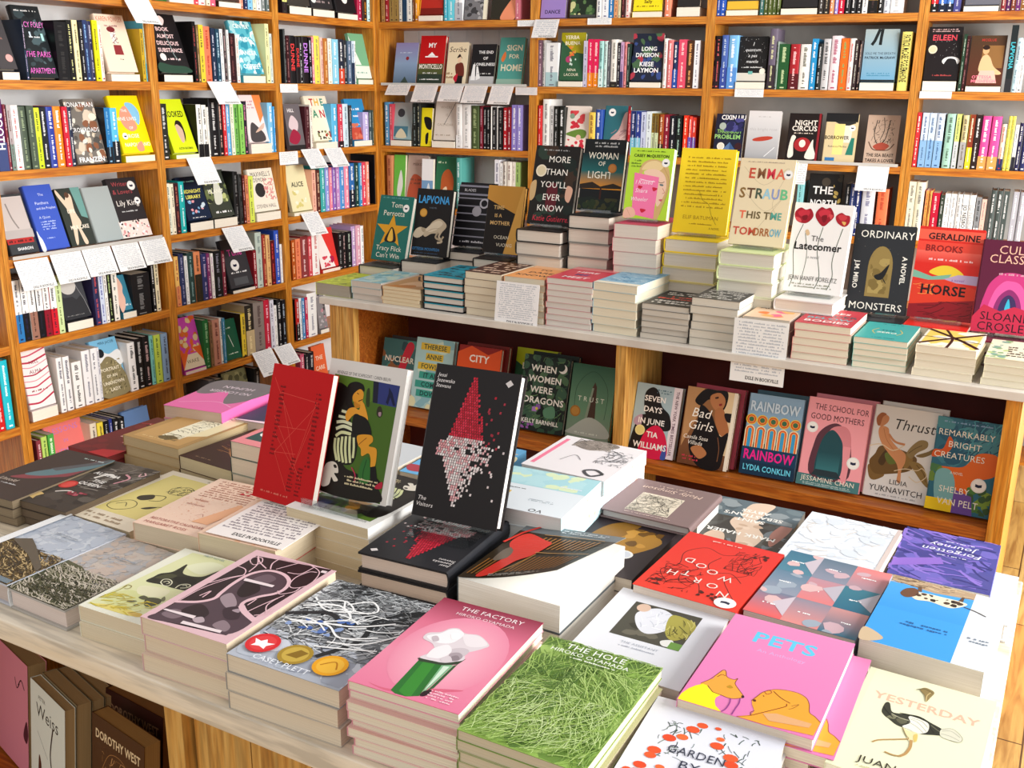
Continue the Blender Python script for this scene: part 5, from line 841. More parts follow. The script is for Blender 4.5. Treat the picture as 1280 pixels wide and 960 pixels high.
REV = 'T .46 .905 .034 .7 333 REVENGE OF THE SCAPEGOAT / CAREN BEILIN|P 45641f 0.084 0.887 0.938 0.873 0.923 0.00753 0.0453 0.0277|P 557526 0.084 0.887 0.596 0.878 0.615 0.733 0.511 0.672 0.102 0.771|B 1d1812 0.067 0.774 0.249 0.81 0.35 0.656 0.344 0.404 0.383 0.233 0.561 0.191 0.814 0.148 0.896 0.0126 0.0513 0.031 0.0438 0.345|P 2d3570 0.596 0.878 0.938 0.873 0.929 0.715 0.629 0.722|P 1a1a2c 0.596 0.878 0.666 0.876 0.69 0.722 0.629 0.722|P 15183a 0.805 0.851 0.859 0.812 0.92 0.726 0.889 0.723 0.84 0.78 0.824 0.723 0.794 0.738 0.811 0.808|B 120e0b 0.108 0.765 0.225 0.814 0.286 0.776 0.255 0.672 0.152 0.484 0.103 0.301 0.076 0.196 0.0603 0.601|B 2f3a1a 0.53 0.799 0.565 0.815 0.594 0.693 0.547 0.701|B 2f2c1c 0.703 0.692 0.744 0.702 0.776 0.65 0.745 0.622 0.702 0.642|B a08088 0.722 0.657 0.755 0.662 0.758 0.635 0.733 0.633|B 120d0b 0.28 0.819 0.371 0.853 0.475 0.838 0.5 0.79 0.43 0.802 0.379 0.747 0.364 0.705 0.406 0.655 0.327 0.635 0.274 0.724|B d8932a 0.374 0.765 0.441 0.803 0.492 0.781 0.498 0.734 0.49 0.685 0.406 0.693 0.363 0.727|C 2a1608 .008 0.412 0.773 0.437 0.763|C 2a1608 .01 0.444 0.713 0.495 0.731|B c07a1c 0.39 0.708 0.438 0.696 0.486 0.685 0.469 0.668 0.415 0.663|B 1c1a14 0.234 0.644 0.321 0.656 0.436 0.489 0.514 0.448 0.522 0.299 0.458 0.241 0.289 0.244 0.223 0.34 0.204 0.515|C d5d9b4 .03 0.249 0.623 0.332 0.617|C d5d9b4 .03 0.221 0.58 0.343 0.577|C d5d9b4 .034 0.207 0.534 0.303 0.547 0.414 0.535|C d5d9b4 .036 0.213 0.484 0.308 0.513 0.433 0.499|C d0d4a0 .034 0.224 0.431 0.295 0.466 0.42 0.465|C d0d4a0 .03 0.224 0.416 0.236 0.341 0.288 0.257|C d0d4a0 .03 0.267 0.423 0.28 0.34 0.326 0.251|C d0d4a0 .03 0.313 0.436 0.327 0.339 0.376 0.249|C d0d4a0 .03 0.36 0.443 0.377 0.345 0.42 0.249|C d0d4a0 .03 0.409 0.449 0.431 0.351 0.467 0.257|C d0d4a0 .028 0.462 0.445 0.485 0.363 0.492 0.295|B dd9830 0.331 0.642 0.403 0.664 0.473 0.653 0.483 0.71 0.525 0.701 0.601 0.607 0.586 0.583 0.465 0.62 0.403 0.601 0.346 0.553 0.309 0.589|B 161310 0.415 0.606 0.495 0.614 0.606 0.587 0.68 0.483 0.526 0.467 0.427 0.488|B d89428 0.509 0.465 0.675 0.485 0.712 0.445 0.671 0.405 0.77 0.395 0.792 0.318 0.782 0.261 0.736 0.255 0.718 0.319 0.678 0.352 0.601 0.323 0.575 0.373 0.532 0.4|C 8a4a10 .008 0.541 0.401 0.581 0.43 0.627 0.46|P 14100e 0.723 0.254 0.797 0.271 0.838 0.187 0.913 0.15 0.844 0.119 0.765 0.154|B b02038 0.829 0.127 0.908 0.169 0.916 0.123 0.847 0.11|B 2f6a2c 0.623 0.298 0.686 0.323 0.733 0.249 0.741 0.145 0.634 0.132 0.593 0.195|C 1c4a1e .012 0.672 0.304 0.654 0.215 0.664 0.141|C b02a4a .014 0.496 0.227 0.556 0.178 0.56 0.119|B ddd6c8 0.171 0.223 0.245 0.242 0.307 0.224 0.336 0.169 0.285 0.158 0.347 0.115 0.298 0.0992 0.256 0.127 0.239 0.0693 0.154 0.0463 0.103 0.0982 0.135 0.176|B 2a2420 0.259 0.218 0.289 0.222 0.308 0.204 0.278 0.198|N 4 3 d9c9a0 .42 .09 .86 .17'
stack(-.893, 1.155, -1.4, TZ0, .155, .19, 5, .868, 'p', 'eceae6', 'white-framed painting cover lying under the seated-woman book', REV, page='d6c6a6', spine='f2f1ee', flip=1, spcode='N 5 1 bbb .2 .2 .8 .6')
standing(-.897, 1.113, .872, 2.4, 19, .137, .203, .017, 'p', 'd9d3cd', 'upright white-bordered painting of a seated woman with a white dog', REV, page='f6f5f2')
stack(-1.0, 1.3, 0, TZ0, .13, .2, 4, .86, 'p', 'cfd4d8', 'pile behind the upright red book', '', page='d8ccb8')
RED = 'G 0 0 1 1 b8050a c0060c|' + '|'.join('L d84a3e .006 ' + q for q in ('.2 .8 .82 .78', '.2 .8 .62 .3', '.82 .76 .25 .36', '.05 .9 .5 .55', '.25 .36 .6 .38', '.24 .55 .7 .57', '.15 .62 .75 .2', '.62 .3 .78 .62', '.8 .78 .62 .32', '.25 .36 .55 .1', '.2 .5 .65 .25')) + '|N 7 17 780a0c .17 .33 .25 .86|N 8 17 780a0c .78 .3 .86 .86|N 9 10 780a0c .54 .1 .62 .36|N 6 8 780a0c .68 .08 .76 .3|N 3 1 d9705f .12 .05 .6 .075'
standing(-1.0, 1.082, .853, -3, 17.5, .121, .208, .012, 'p', 'b8050a', 'upright bright red cover with thin crossing lines', RED, page='efe7dc')
# left half of the table
stack(-.984, 1.061, 4.3, TZ0, .137, .2, 2, .85, 'p', 'f0cdb4', 'pale pink dotted cover mostly hidden by the flat note card', 'D 4 40 e8a07a,f0bf9c,e6b490 0 0 1 1 .02 .05|R 0 .96 1 1 c23a40', back='c2303c', page='d9cbb0')
stack(-1.118, 1.052, 4.7, TZ0, .124, .196, 2, .84, 'p', 'f2d2bc', 'pale pink page-like cover with brown and red lettering',
      'N 3 9 b0705a .1 .62 .95 .97|D 4 160 eab89a,f4dccb,e0a888 .05 .2 .95 .62 .004 .014|T .3 .56 .05 .4 b0685a tableau|T .32 .47 .05 .3 b0685a nocturne|D 6 6 c02c38 .6 .78 .86 .86 .03 .05|P efb48a .62 .2 .86 .2 .98 .55 .84 .62|T .5 .13 .055 .8 a8544c RESTORATIVE CALENDAR|T .42 .06 .055 .65 a8544c MARGARET ROSS|C a8544c .006 .55 .3 .6 .34 .66 .3', page='dccdb2')
stack(-1.27, 1.073, -.3, TZ0, .141, .217, 2, .811, 'p', 'f0e3cb', 'pale yellow pamphlet with pencil drawings of sleeping heads',
      'R .12 .17 .9 .93 ead989|C 5a543a .01 .45 .72 .6 .8 .75 .76 .7 .66 .52 .64 .45 .72|S 3 60 3a3626,5a543a .46 .64 .74 .78 .05 .008 30 60|B 3a362a .3 .5 .42 .56 .5 .5 .42 .44 .32 .45|C 3a362a .01 .42 .55 .58 .58 .62 .5 .5 .46|C 4a4632 .009 .16 .3 .3 .4 .45 .38 .5 .3 .36 .22 .2 .24 .16 .3|C 4a4632 .009 .24 .3 .32 .35 .4 .3|C 4a4632 .009 .62 .33 .72 .4 .88 .44|B 3f3a2c .6 .33 .66 .38 .74 .4 .68 .34|N 3 2 b09a80 .12 .03 .75 .13|T .75 .955 .03 .3 8a7f60 FUTURE', page='d9c9a8')
stack(-1.393, 1.045, 2.7, TZ0, .13, .2, 3, .822, 'p', '3b352f', 'dark charcoal collage cover with a red seal and gold stars',
      'D 4 40 4a443e,2c2824,5a534b,3a342e 0 0 1 1 .06 .18|S 8 60 6a635a,8a837a .3 .4 1 1 .2 .02 20 30|O .3 .42 .12 c8302c e05048|C e8e2da .05 .42 .62 .5 .74 .66 .7|TB .5 .72 .075 .6 f0ece6 AURELIA|TB .58 .58 .075 .4 f0ece6 THE|TB .55 .5 .075 .55 f0ece6 QUEEN|C e6ded6 .03 .35 .26 .5 .32 .7 .28|D 3 8 b04a5a,8a2a3a .45 .26 .8 .34 .03 .05|C d99aa4 .03 .7 .8 .85 .74 .8 .6|C e0b4b8 .022 .88 .9 .95 .86 .9 .82 .86 .87|P d9b878 .16 .16 .22 .2 .3 .18 .27 .12 .3 .07 .2 .09 .12 .06 .14 .12 .08 .17|P d9b878 0 .05 .08 .09 .1 .02 0 0|O .1 .3 .1 f0efea e6e5e0|N 5 1 222 .04 .28 .16 .32', page='6a5a48')
stack(-1.49, 1.03, 2.9, TZ0, .119, .21, 3, .826, 'p', '3a302c', 'dark brown cover with a teal and red mountain band', 'B 8a4048 .2 .35 .5 .55 .9 .95 .95 .6 .8 .5 .5 .38|B 5f7f86 .3 .45 .6 .7 1 1 1 .78 .75 .55 .5 .45|P 55585c .45 .62 1 1 1 .9 .6 .6|N 3 1 cfe0dc .55 .9 .95 .93|tI .1 .3 .08 .5 d8c8b8 Untold|N 5 1 ccc .2 .22 .6 .25', page='8a7a62')
stack(-1.556, 1.283, -2, TZ0, .112, .21, 2, .806, 'p', '6e1c20', 'maroon cover with pale lettering behind the dark mountain cover', 'P a02430 0 .8 1 1 1 .75 .5 .7|D 4 12 7e2024,55161a .0 0 1 .8 .08 .2|N 3 3 e0b4a8 .3 .3 .95 .62|N 4 1 e0b4a8 .2 .8 .8 .85|P c2242c .5 0 1 0 1 .2 .6 .12', page='8a3030')
stack(-1.425, 1.306, -1.3, TZ0, .146, .19, 3, .84, 'p', 'b08a54', 'kraft brown cover with a torn cream map', 'R .1 .06 .92 .9 c49a60|P eedfb4 .5 .16 .95 .4 .95 .9 .5 .95|P f4ecd0 .42 .2 .74 .2 .76 .95 .42 .97|S 5 90 4a4232,7a6c4a .44 .36 .74 .94 .07 .008 0 30|B 6a5a3a .42 .16 .55 .24 .7 .2 .58 .11|S 9 50 8a7a4a,5a4c30 .4 .13 .74 .28 .08 .008 30 50|N 3 1 e0c48a .2 .09 .6 .13|C d9b878 .01 .1 .8 .2 .9 .4 .92', page='c4ad84')
stack(-1.274, 1.3, -4, TZ0, .134, .2, 2, .831, 'p', '3a1710', 'dark brown cover with a shadowed tan draped figure', 'B b9814c .06 .98 .5 .99 .98 .98 .98 .12 .7 .2 .4 .34 .16 .6|B d0a068 .2 .96 .6 .95 .66 .6 .36 .66|B 8a5426 .2 .6 .5 .44 .97 .36 .97 .28 .5 .34|B 6a3a1a .6 .45 .98 .38 .98 .2 .8 .24|S 4 110 8a5a30,d0a068,6a3a1c,c99458 .15 .28 .97 .97 .3 .012 -8 14|N 3 1 a08060 .2 .06 .5 .09', page='cdbd98')
stack(-1.472, 1.44, 8, TZ0, .137, .19, 3, .861, 'p', 'e068a4', 'hot pink and grey cover with pale upside-down lettering', 'B 6f686c .0 .0 1 0 1 .45 .8 .5 .55 .35 .35 .62 .2 .72 0 .5|TB .5 .36 .1 .72 c9b8c0 NO LONGER|TB .5 .2 .1 .55 c9b8c0 HUMAN|C efb4d0 .012 .05 .8 .4 .7 .9 .85', flip=1, page='cdb4a0')
stack(-1.322, 1.48, 6, TZ0, .137, .19, 2, .845, 'p', '2c3150', 'navy cover with white leaf shapes', 'B e6e2dc .2 .3 .4 .42 .6 .36 .42 .3|B e6e2dc .5 .5 .7 .6 .8 .52 .64 .48|P f0d0dc 0 .9 1 .98 1 1 0 1', flip=1, page='d6c4b8')
stack(-1.133, 1.268, 0, TZ0, .12, .18, 4, .895, 'p', '1f4a48', 'dark teal cover with pink border and oval seal', 'R 0 .0 1 .12 e88a90|R 0 0 .1 1 e88a90|E .32 .3 .16 .1 f2efea|N 4 1 333 .22 .27 .42 .33', page='e0d0ba')
# back of the table, middle
stack(-.86, 1.385, 2, TZ0, .14, .19, 3, .858, 'p', '6ab4e4', 'light blue cover with pale yellow and dark shapes', 'B f0e6c0 0 .2 .5 .3 1 .1 1 .5 .5 .6 0 .5|B b03a4a .5 .85 .9 .95 1 .8|S 3 24 222c3a,e8dcc0 0 .1 1 .7 .2 .03 10 30', flip=1, page='d8d2c8')
SPD = 'S 3 40 8ab4c4,a0a8b0,7a98a8 .05 .03 .95 .97 .3 .03 60 60|E .45 .2 .16 .16 e0b0a0|E .6 .35 .14 .14 e0d49a'
stack(-.665, 1.277, 3.7, TZ0, .15, .16, 4, .882, 'p', 'dfe6ec', 'pale cover banded in aqua with a small yellow drawing', 'R 0 0 1 .42 a9d6de|D 4 24 d9e8c0,b4dce2 0 0 1 .4 .06 .14|R .72 .6 .86 .74 d9b45a|R .82 .66 .95 .74 e0c47a|R .7 .74 .78 .8 5a6068|N 2 1 444 .6 .5 .8 .53|N 3 2 a9b4bc .2 .7 .5 .76|T .3 .95 .07 .4 333 VO|N 7 1 eef .08 .3 .32 .34', spine='c8ecf4', flip=1, page='e6e6e4', spcode=SPD)
stack(-.664, 1.447, -1, TZ0, .15, .165, 4, .882, 'p', 'eae4e6', 'white cover with grey ink drawings and a pink edge strip', 'R .9 .1 .95 .9 ee7a98|B 8f847c .3 .1 .55 .3 .8 .2 .7 .02 .4 0|S 4 120 6a625c,a89c92 .3 .02 .8 .26 .1 .01 0 80|C 4a4a4e .04 .1 .85 .2 .95 .32 .85 .22 .78 .1 .85|C 5a5a5e .012 .05 .4 .2 .5 .15 .3 .3 .2|S 6 60 5a5a5e,9a9a9e .02 .2 .35 .6 .12 .008 30 70|C 8a8488 .01 .5 .6 .62 .5 .7 .7', spine='eceef2', flip=1, page='ecebea', spcode=SPD)
stack(-.87, 1.52, 0, TZ0, .13, .08, 1, .80, 'h', '4a1e1c', 'maroon hardcover behind the aqua-banded stack', '', page='b9a')
# ------------------------------------------------------------------ under the low table
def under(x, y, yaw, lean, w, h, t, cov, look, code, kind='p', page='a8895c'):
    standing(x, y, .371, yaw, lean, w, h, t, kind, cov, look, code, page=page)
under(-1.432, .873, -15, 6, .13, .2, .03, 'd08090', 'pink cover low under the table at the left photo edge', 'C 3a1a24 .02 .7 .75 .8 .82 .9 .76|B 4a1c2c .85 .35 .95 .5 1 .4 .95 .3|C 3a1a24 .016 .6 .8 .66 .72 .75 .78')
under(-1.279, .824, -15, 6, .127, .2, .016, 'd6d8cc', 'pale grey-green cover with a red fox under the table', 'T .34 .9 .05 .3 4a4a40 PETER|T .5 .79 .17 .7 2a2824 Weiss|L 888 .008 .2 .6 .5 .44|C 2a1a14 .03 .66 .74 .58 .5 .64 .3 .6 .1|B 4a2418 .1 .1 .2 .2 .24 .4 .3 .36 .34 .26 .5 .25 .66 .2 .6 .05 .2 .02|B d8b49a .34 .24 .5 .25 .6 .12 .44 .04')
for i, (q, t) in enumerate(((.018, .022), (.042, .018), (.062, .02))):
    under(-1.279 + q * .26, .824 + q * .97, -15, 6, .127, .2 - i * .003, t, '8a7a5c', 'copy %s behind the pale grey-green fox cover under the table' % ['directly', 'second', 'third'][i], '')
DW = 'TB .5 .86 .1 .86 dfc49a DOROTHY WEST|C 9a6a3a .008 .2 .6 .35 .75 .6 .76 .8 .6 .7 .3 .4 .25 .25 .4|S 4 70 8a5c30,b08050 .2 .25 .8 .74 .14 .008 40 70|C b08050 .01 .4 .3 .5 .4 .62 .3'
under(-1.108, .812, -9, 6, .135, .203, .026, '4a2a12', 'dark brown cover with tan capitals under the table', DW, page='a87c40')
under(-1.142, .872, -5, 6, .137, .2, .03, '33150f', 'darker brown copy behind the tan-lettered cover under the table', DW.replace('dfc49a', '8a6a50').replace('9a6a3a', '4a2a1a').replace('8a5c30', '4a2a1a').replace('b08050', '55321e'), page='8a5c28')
# ------------------------------------------------------------------ rear display: front piles
D0 = DZ + .0005
YD = 2.53
def dstack(x0, x1, ztop, n, kind, cov, look, code='', **k):
    h = k.pop('h', .205)
    stack((x0 + x1) / 2, YD + h / 2 + k.pop('dy', 0), k.pop('rot', 0), D0, x1 - x0 - .004, h, n, ztop, kind, cov, look, code, where='', **k)
dstack(-2.138, -1.997, .856, 1, 'p', 'b9c634', 'thick book with a lime green patterned cover at the display left end', 'D 3 60 d4e04a,8a9a20,c0cc3c 0 0 1 1 .04 .1', page='a39a8c')
dstack(-1.994, -1.874, .877, 3, 'p', '8fb6bc', 'watery teal cover on the rear display', 'D 3 40 a9c9cc,6fa2ac,b9c8b8 0 0 1 1 .08 .2|N 3 1 c9a878 .2 .7 .8 .76', page='cbbfb4', h=.215)
dstack(-1.872, -1.726, .873, 5, 'p', 'b98a5c', 'tan cover with brown swirls on the rear display', 'C 3a241a .05 .1 .9 .4 .6 .6 .7 .9 .5|B d9b088 .3 .1 .8 .2 .9 .5 .4 .5|B c07a3a .1 .02 .7 .05 .6 .25', page='dccbaa')
dstack(-1.722, -1.575, .922, 5, 'h', '178aa0', 'bright teal hardcover with black edges on the rear display', 'N 3 5 10222a .1 .05 .9 .9|D 4 20 0f6a7c,2aa4b8 0 0 1 1 .05 .14', back='16181c', spine='16181c', page='d9d0c6')
dstack(-1.57, -1.443, .947, 6, 'p', '4a2a20', 'dark brown cover with pale lettering bands on the rear display', 'N 3 6 d9b8a0 .08 .05 .92 .95', page='ded2ba')
dstack(-1.438, -1.303, .946, 7, 'p', 'eca060', 'peach orange cover with black capitals on the rear display', 'TB .5 .24 .16 .9 2a1a14 KNOW|TB .55 .46 .16 .8 2a1a14 DARE|TB .5 .68 .14 .5 2a1a14 TO|R 0 .8 1 1 f0b888', page='d9d0ba')
dstack(-1.3, -1.155, .955, 8, 'p', 'cc4050', 'rose red cover with white and blue lettering on the rear display', 'TB .5 .2 .16 .9 f4e0e0 MEET|TB .5 .42 .16 .9 3a4a8a ME|TB .5 .62 .14 .9 f4e0e0 HERE|R 0 .8 1 1 e08a8a', page='d6d0c8')
dstack(-1.152, -1.016, .957, 6, 'p', '8ab4cc', 'cream-edged thick book with a blue wave cover on the rear display', 'R 0 0 1 .12 e8e0cc|S 4 90 3a7aa8,d9e8ee,5a96bc .05 .15 .95 .95 .2 .02 10 40', page='e6dcc4', rot=-2, h=.225)
dstack(-1.01, -.872, .914, 6, 'p', '33312f', 'charcoal cover with red and white lettering lines on the rear display', 'N 3 2 e0d8d0 .08 .7 .9 .92|N 5 2 d84a3a .08 .4 .9 .66|N 6 2 e0d8d0 .08 .1 .9 .36', page='c9c2b6')
dstack(-.87, -.737, .945, 6, 'p', '4a4846', 'dark grey cover with small pale lettering on the rear display', 'N 3 9 c9c4bc .06 .05 .94 .95', page='d6d0c2')
dstack(-.73, -.606, .912, 3, 'p', 'e8c8a8', 'cream cover with orange and pink blots and black capitals on the rear display', 'D 3 8 f08040,e86a8a,f0b060 .1 .1 .9 .5 .12 .22|TB .5 .62 .15 .9 1c1a1a ANIMAL|TB .5 .82 .13 .7 1c1a1a LIFE', page='c9bfb2')
dstack(-.598, -.456, .912, 5, 'p', 'c8404c', 'coral red cover with aqua and white lettering on the rear display', 'TB .5 .2 .16 .9 f3e6e0 BODIES|TB .5 .38 .16 .9 6ab0b4 BELOW|TB .5 .56 .16 .9 4a5a60 BORDER|TB .5 .74 .14 .9 f3e6e0 TIDES|N 4 2 222 .1 .08 .9 .14', page='e6dcc6')
dstack(-.452, -.322, .893, 5, 'p', '3fa8a4', 'turquoise cover with gold laurel on the rear display', 'C d9b84a .018 .3 .3 .22 .45 .3 .62|C d9b84a .018 .7 .3 .78 .45 .7 .62|T .5 .52 .1 .36 123 THE|TB .5 .4 .1 .4 f4f0e0 ZERO|N 3 1 145 .3 .86 .7 .9|N 4 1 145 .3 .08 .7 .12', page='e6dcc6')
dstack(-.306, -.168, .892, 4, 'p', 'f0ead8', 'white and yellow cover with brown crossing branches on the rear display', 'R .04 .04 .96 .96 e8d068|D 3 12 f6f0e0 .05 .05 .95 .95 .1 .2|C 2a1a14 .09 0 .1 .4 .45 1 .95|C 2a1a14 .09 1 .1 .6 .5 0 .95|C 3a241a .05 .5 0 .5 .5 .3 1|C 2a1a14 .04 0 .5 .4 .5 1 .4', page='e6dcc6', rot=-1)
dstack(-.156, -.02, .882, 4, 'p', 'ece8cc', 'cream cover with green leaves at the display right end', 'D 3 24 8ab07a,b9d08a,7aa89a 0 0 .35 1 .04 .1|D 4 16 8ab07a,c9d86a .6 .6 1 1 .04 .1|N 3 5 4a4a3a .3 .15 .9 .7', page='e0d8c2')
# small second-line piles seen between the front piles and the standing covers
stack(-2.07, 2.86, 4, D0, .15, .11, 1, .86, 'h', '4a4440', 'dark grey hardcover behind the lime green pattern', 'D 3 14 8a8470,2a2826 0 0 1 1 .06 .14', page='cfc4b4')
stack(-2.03, 2.955, 0, D0, .16, .07, 1, .855, 'p', 'c9c0b0', 'pale book at the back left corner of the display', '', page='d8ccb8')
# ------------------------------------------------------------------ rear display: tall covers standing on piles
def dstand(look, x, y, zs, n, yaw, lean, w, h, kind, cov, code, page='f0e8da', t=.024, sd=.22, stackcov=None, spage='dcd2c4', flip=0, sw=None, soff=0):
    sh = sd
    stack(x + soff, y + sh / 2 - .06, yaw * .5, D0, sw or w, sh, n, zs, kind, stackcov or cov, look, '', page=spage, group='flat copies beneath the ' + look, jit=.004, under=True)
    st = empty('clear_book_stand', (x, y - .012, zs + .0008), math.radians(yaw))
    L = math.radians(lean)
    b = MB(); b.box(-w * .36, 0, 0, w * .36, .075, .002, (1, 1, 1, 1)); obj('ledge', b.mesh('ledge', [ACR]), st)
    b = MB(); b.box(-w * .36, -.002, 0, w * .36, 0, .012, (1, 1, 1, 1)); obj('front_lip', b.mesh('lip', [ACR]), st)
    b = MB(); b.box(-w * .3, 0, 0, w * .3, .002, .12, (1, 1, 1, 1)); q = obj('back_rest', b.mesh('rest', [ACR]), st)
    q.location = (0, .014 + t * 1.1, .003); q.rotation_euler = (-L, 0, 0)
    tag(st, 'clear stand holding the ' + look, 'book stand', 'clear acrylic book stands on the rear display')
    standing(x, y, zs + .003, yaw, lean, w, h, t, kind, cov, look, code, page=page)
dstand('upright green cover with a gold star and white name', -2.05, 2.80, .885, 2, -3, 17, .146, .222, 'h', '1f6a62', 'T .55 .86 .12 .5 efe8d8 Tom|T .5 .73 .12 .85 efe8d8 Perrotta|P d89a24 .5 .72 .6 .55 .95 .55 .68 .42 .78 .24 .5 .35 .22 .24 .32 .42 .05 .55 .4 .55|B 1c1a18 .34 .3 .42 .45 .5 .52 .6 .45 .66 .3|B e8b84a .42 .32 .5 .5 .58 .32|K .82 .82 .09|T .5 .19 .11 .85 efe8d8 Tracy Flick|T .5 .08 .11 .8 efe8d8 Can\'t Win|N 3 1 6aa .1 .95 .9 .98', stackcov='3a3a38')
dstand('upright black cover with a pale sleeping lamb', -1.905, 2.835, .91, 2, 2, 14, .143, .224, 'h', '141112', 'TB .5 .84 .17 .85 3f9ad8 LAPVONA|T .5 .72 .035 .2 678 A NOVEL|O .25 .64 .1 c0862e d09a44|B b9a78e 0.236 0.414 0.394 0.411 0.523 0.513 0.697 0.565 0.852 0.52 0.915 0.458 0.829 0.383 0.712 0.346 0.528 0.335 0.349 0.284|B d2c2aa 0.361 0.391 0.528 0.492 0.703 0.537 0.805 0.491 0.661 0.405 0.485 0.358|B c9b8a0 0.032 0.291 0.0998 0.392 0.254 0.42 0.318 0.325 0.164 0.258|B a8967c 0.236 0.414 0.337 0.407 0.323 0.352 0.265 0.365|C b9a78e .05 0.839 0.42 0.739 0.306 0.829 0.231 0.708 0.208|C a8967c .045 0.707 0.366 0.652 0.287 0.788 0.254 0.864 0.307|C 8a7a64 .008 0.407 0.362 0.549 0.407 0.73 0.422|T .42 .1 .065 .75 3f8ac8 OTTESSA MOSHFEGH|N 3 1 357 .1 .03 .8 .05', stackcov='17181c')
dstand('upright black cover crossed by silver bars', -1.795, 2.925, .94, 4, 3, 18, .143, .215, 'h', '151318', 'R 0 .8 1 .96 8a8896|R 0 .83 1 .93 17151a|T .3 .88 .06 .5 d9d4d8 BLADES|' + '|'.join('R 0 %.2f 1 %.2f 8f8c98' % (v, v + .02) for v in (.14, .26, .38, .5, .62, .74)) + '|E .72 .68 .12 .12 b9b4bc|E .72 .68 .08 .08 151318|E .55 .55 .12 .12 a9a4ac|N 4 1 c9c4c8 .2 .04 .9 .1', stackcov='1a181c')
dstand('upright black and gold poetry cover with slanting edge', -1.62, 2.82, .945, 4, 2, 14, .131, .216, 'h', '1a1310', 'P c98f3a 0 1 1 1 1 .55 0 .8|P d8a04a .6 0 1 0 1 1 .95 1|TB .35 .68 .09 .4 d9b070 TIME|TB .35 .56 .08 .35 d9b070 IS A|TB .42 .45 .09 .6 d9b070 MOTHER|T .5 .24 .08 .6 e8dcc4 OCEAN|T .6 .13 .08 .5 e8dcc4 VUONG', page='d8a04a', stackcov='2a201a')
dstand('tall black cover with stacked white words and red script', -1.43, 2.785, 1.055, 6, -1, 14, .154, .24, 'h', '1d1a18', 'D 4 20 2a3a30,3a2a20,1a2420 0 0 1 1 .08 .2|B c9a878 0 .5 .12 .55 .12 .35 .02 .3|B d8a890 .82 .5 .95 .46 .9 .3 .8 .35|B 5a1a24 .4 .5 .6 .5 .6 .2 .4 .2|O .2 .68 .12 e8dcc4 d9cba8|T .58 .83 .12 .6 f4efe6 MORE|T .55 .67 .12 .6 f4efe6 THAN|T .52 .51 .12 .75 f4efe6 YOU\'LL|T .5 .35 .12 .55 f4efe6 EVER|T .5 .21 .12 .6 f4efe6 KNOW|TI .55 .08 .11 .85 d8344a Katie Gutierrez|N 3 1 aaa .2 .93 .8 .96')
dstand('tall dark cover with a teal and gold sunset', -1.272, 2.80, 1.108, 7, 0, 12, .136, .21, 'h', '15181a', 'G 0 .3 1 .55 d88a1c 1f5f60|G 0 .55 1 .8 1f5f60 17262a|P 17201c 0 0 1 0 1 .18 .6 .15 .3 .2 0 .16|P 2a2018 0 .36 .3 .4 .5 .34 .8 .39 1 .35 1 .32 0 .3|D 3 20 3a3a20,24301c 0 .02 1 .18 .04 .1|R .5 .16 .54 .32 3a1a14|T .5 .77 .14 .72 f0ead8 WOMAN|T .48 .66 .09 .2 f0ead8 OF|T .46 .5 .15 .6 f0ead8 LIGHT|O .74 .6 .1 a8682c b87a3c|N 3 2 aaa .25 .88 .85 .97', soff=.0)
FACE = 'B cfae74 0.277 0.52 0.265 0.706 0.375 0.812 0.61 0.845 0.87 0.77 0.97 0.613 0.97 0.397 0.872 0.197 0.793 0.0103 0.704 0.0246 0.756 0.285 0.729 0.551 0.395 0.697|B e6cc98 0.311 0.694 0.414 0.792 0.615 0.825 0.798 0.763 0.694 0.681 0.479 0.7|B edc9b0 0.368 0.67 0.603 0.709 0.831 0.639 0.915 0.479 0.865 0.317 0.755 0.191 0.638 0.414 0.471 0.567|C b9905c .01 0.804 0.737 0.955 0.56 0.922 0.293 0.832 0.0726|C 6a4a3a .012 0.69 0.536 0.799 0.522 0.857 0.54|B 5a7078 0.762 0.505 0.833 0.502 0.839 0.481 0.771 0.484|C c98a7a .014 0.831 0.449 0.887 0.393 0.842 0.375|B c8606a 0.777 0.286 0.859 0.296 0.838 0.262|P f07aa8 0.159 0.649 0.729 0.598 0.707 0.0111 0.198 0.0608|C fde8f0 .014 0.302 0.561 0.478 0.541 0.649 0.534|B c8203c 0.606 0.453 0.724 0.439 0.642 0.398|B c8203c 0.274 0.466 0.379 0.457 0.304 0.413|B c8203c 0.384 0.145 0.517 0.133 0.428 0.0895|B e8b8a0 0.0233 0.127 0.161 0.161 0.259 0.119 0.268 0.0285 0.0234 0.002|C c99078 .008 0.0803 0.129 0.169 0.037|TI .4 .52 .085 .4 fde8f0 I Kissed|TI .36 .4 .085 .34 fde8f0 Shara|TI .33 .28 .085 .4 fde8f0 Wheeler'
dstand('lime green cover with a half-hidden blonde woman', -1.112, 2.775, 1.096, 7, 1, 12.5, .134, .204, 'p', 'b4dc3c', FACE + '|TB .5 .89 .06 .85 2a3a10 CASEY McQUISTON|K .84 .8 .09|N 3 1 5a7a1a .15 .94 .85 .97|N 5 3 6a8a2a .06 .72 .3 .84', stackcov='c84060', page='f4efe4')
ET = 'R 0 0 1 1 f3d326|' + '|'.join('N %d 1 b08a10 .1 %.3f .92 %.3f' % (i + 3, .3 + i * .048, .335 + i * .048) for i in range(13)) + '|C 6a5510 .006 .42 .5 .5 .4 .62 .35 .7 .22 .8 .12|T .5 .19 .065 .7 b08a10 ELIF BATUMAN|N 4 1 b08a10 .3 .1 .75 .13|T .78 .07 .04 .2 8a6a10 A NOVEL'
dstand('all yellow cover with faint typed lines', -.958, 2.81, 1.062, 6, 0, 12.5, .16, .241, 'h', 'f3d326', ET, page='e8d890', stackcov='f0d02a')
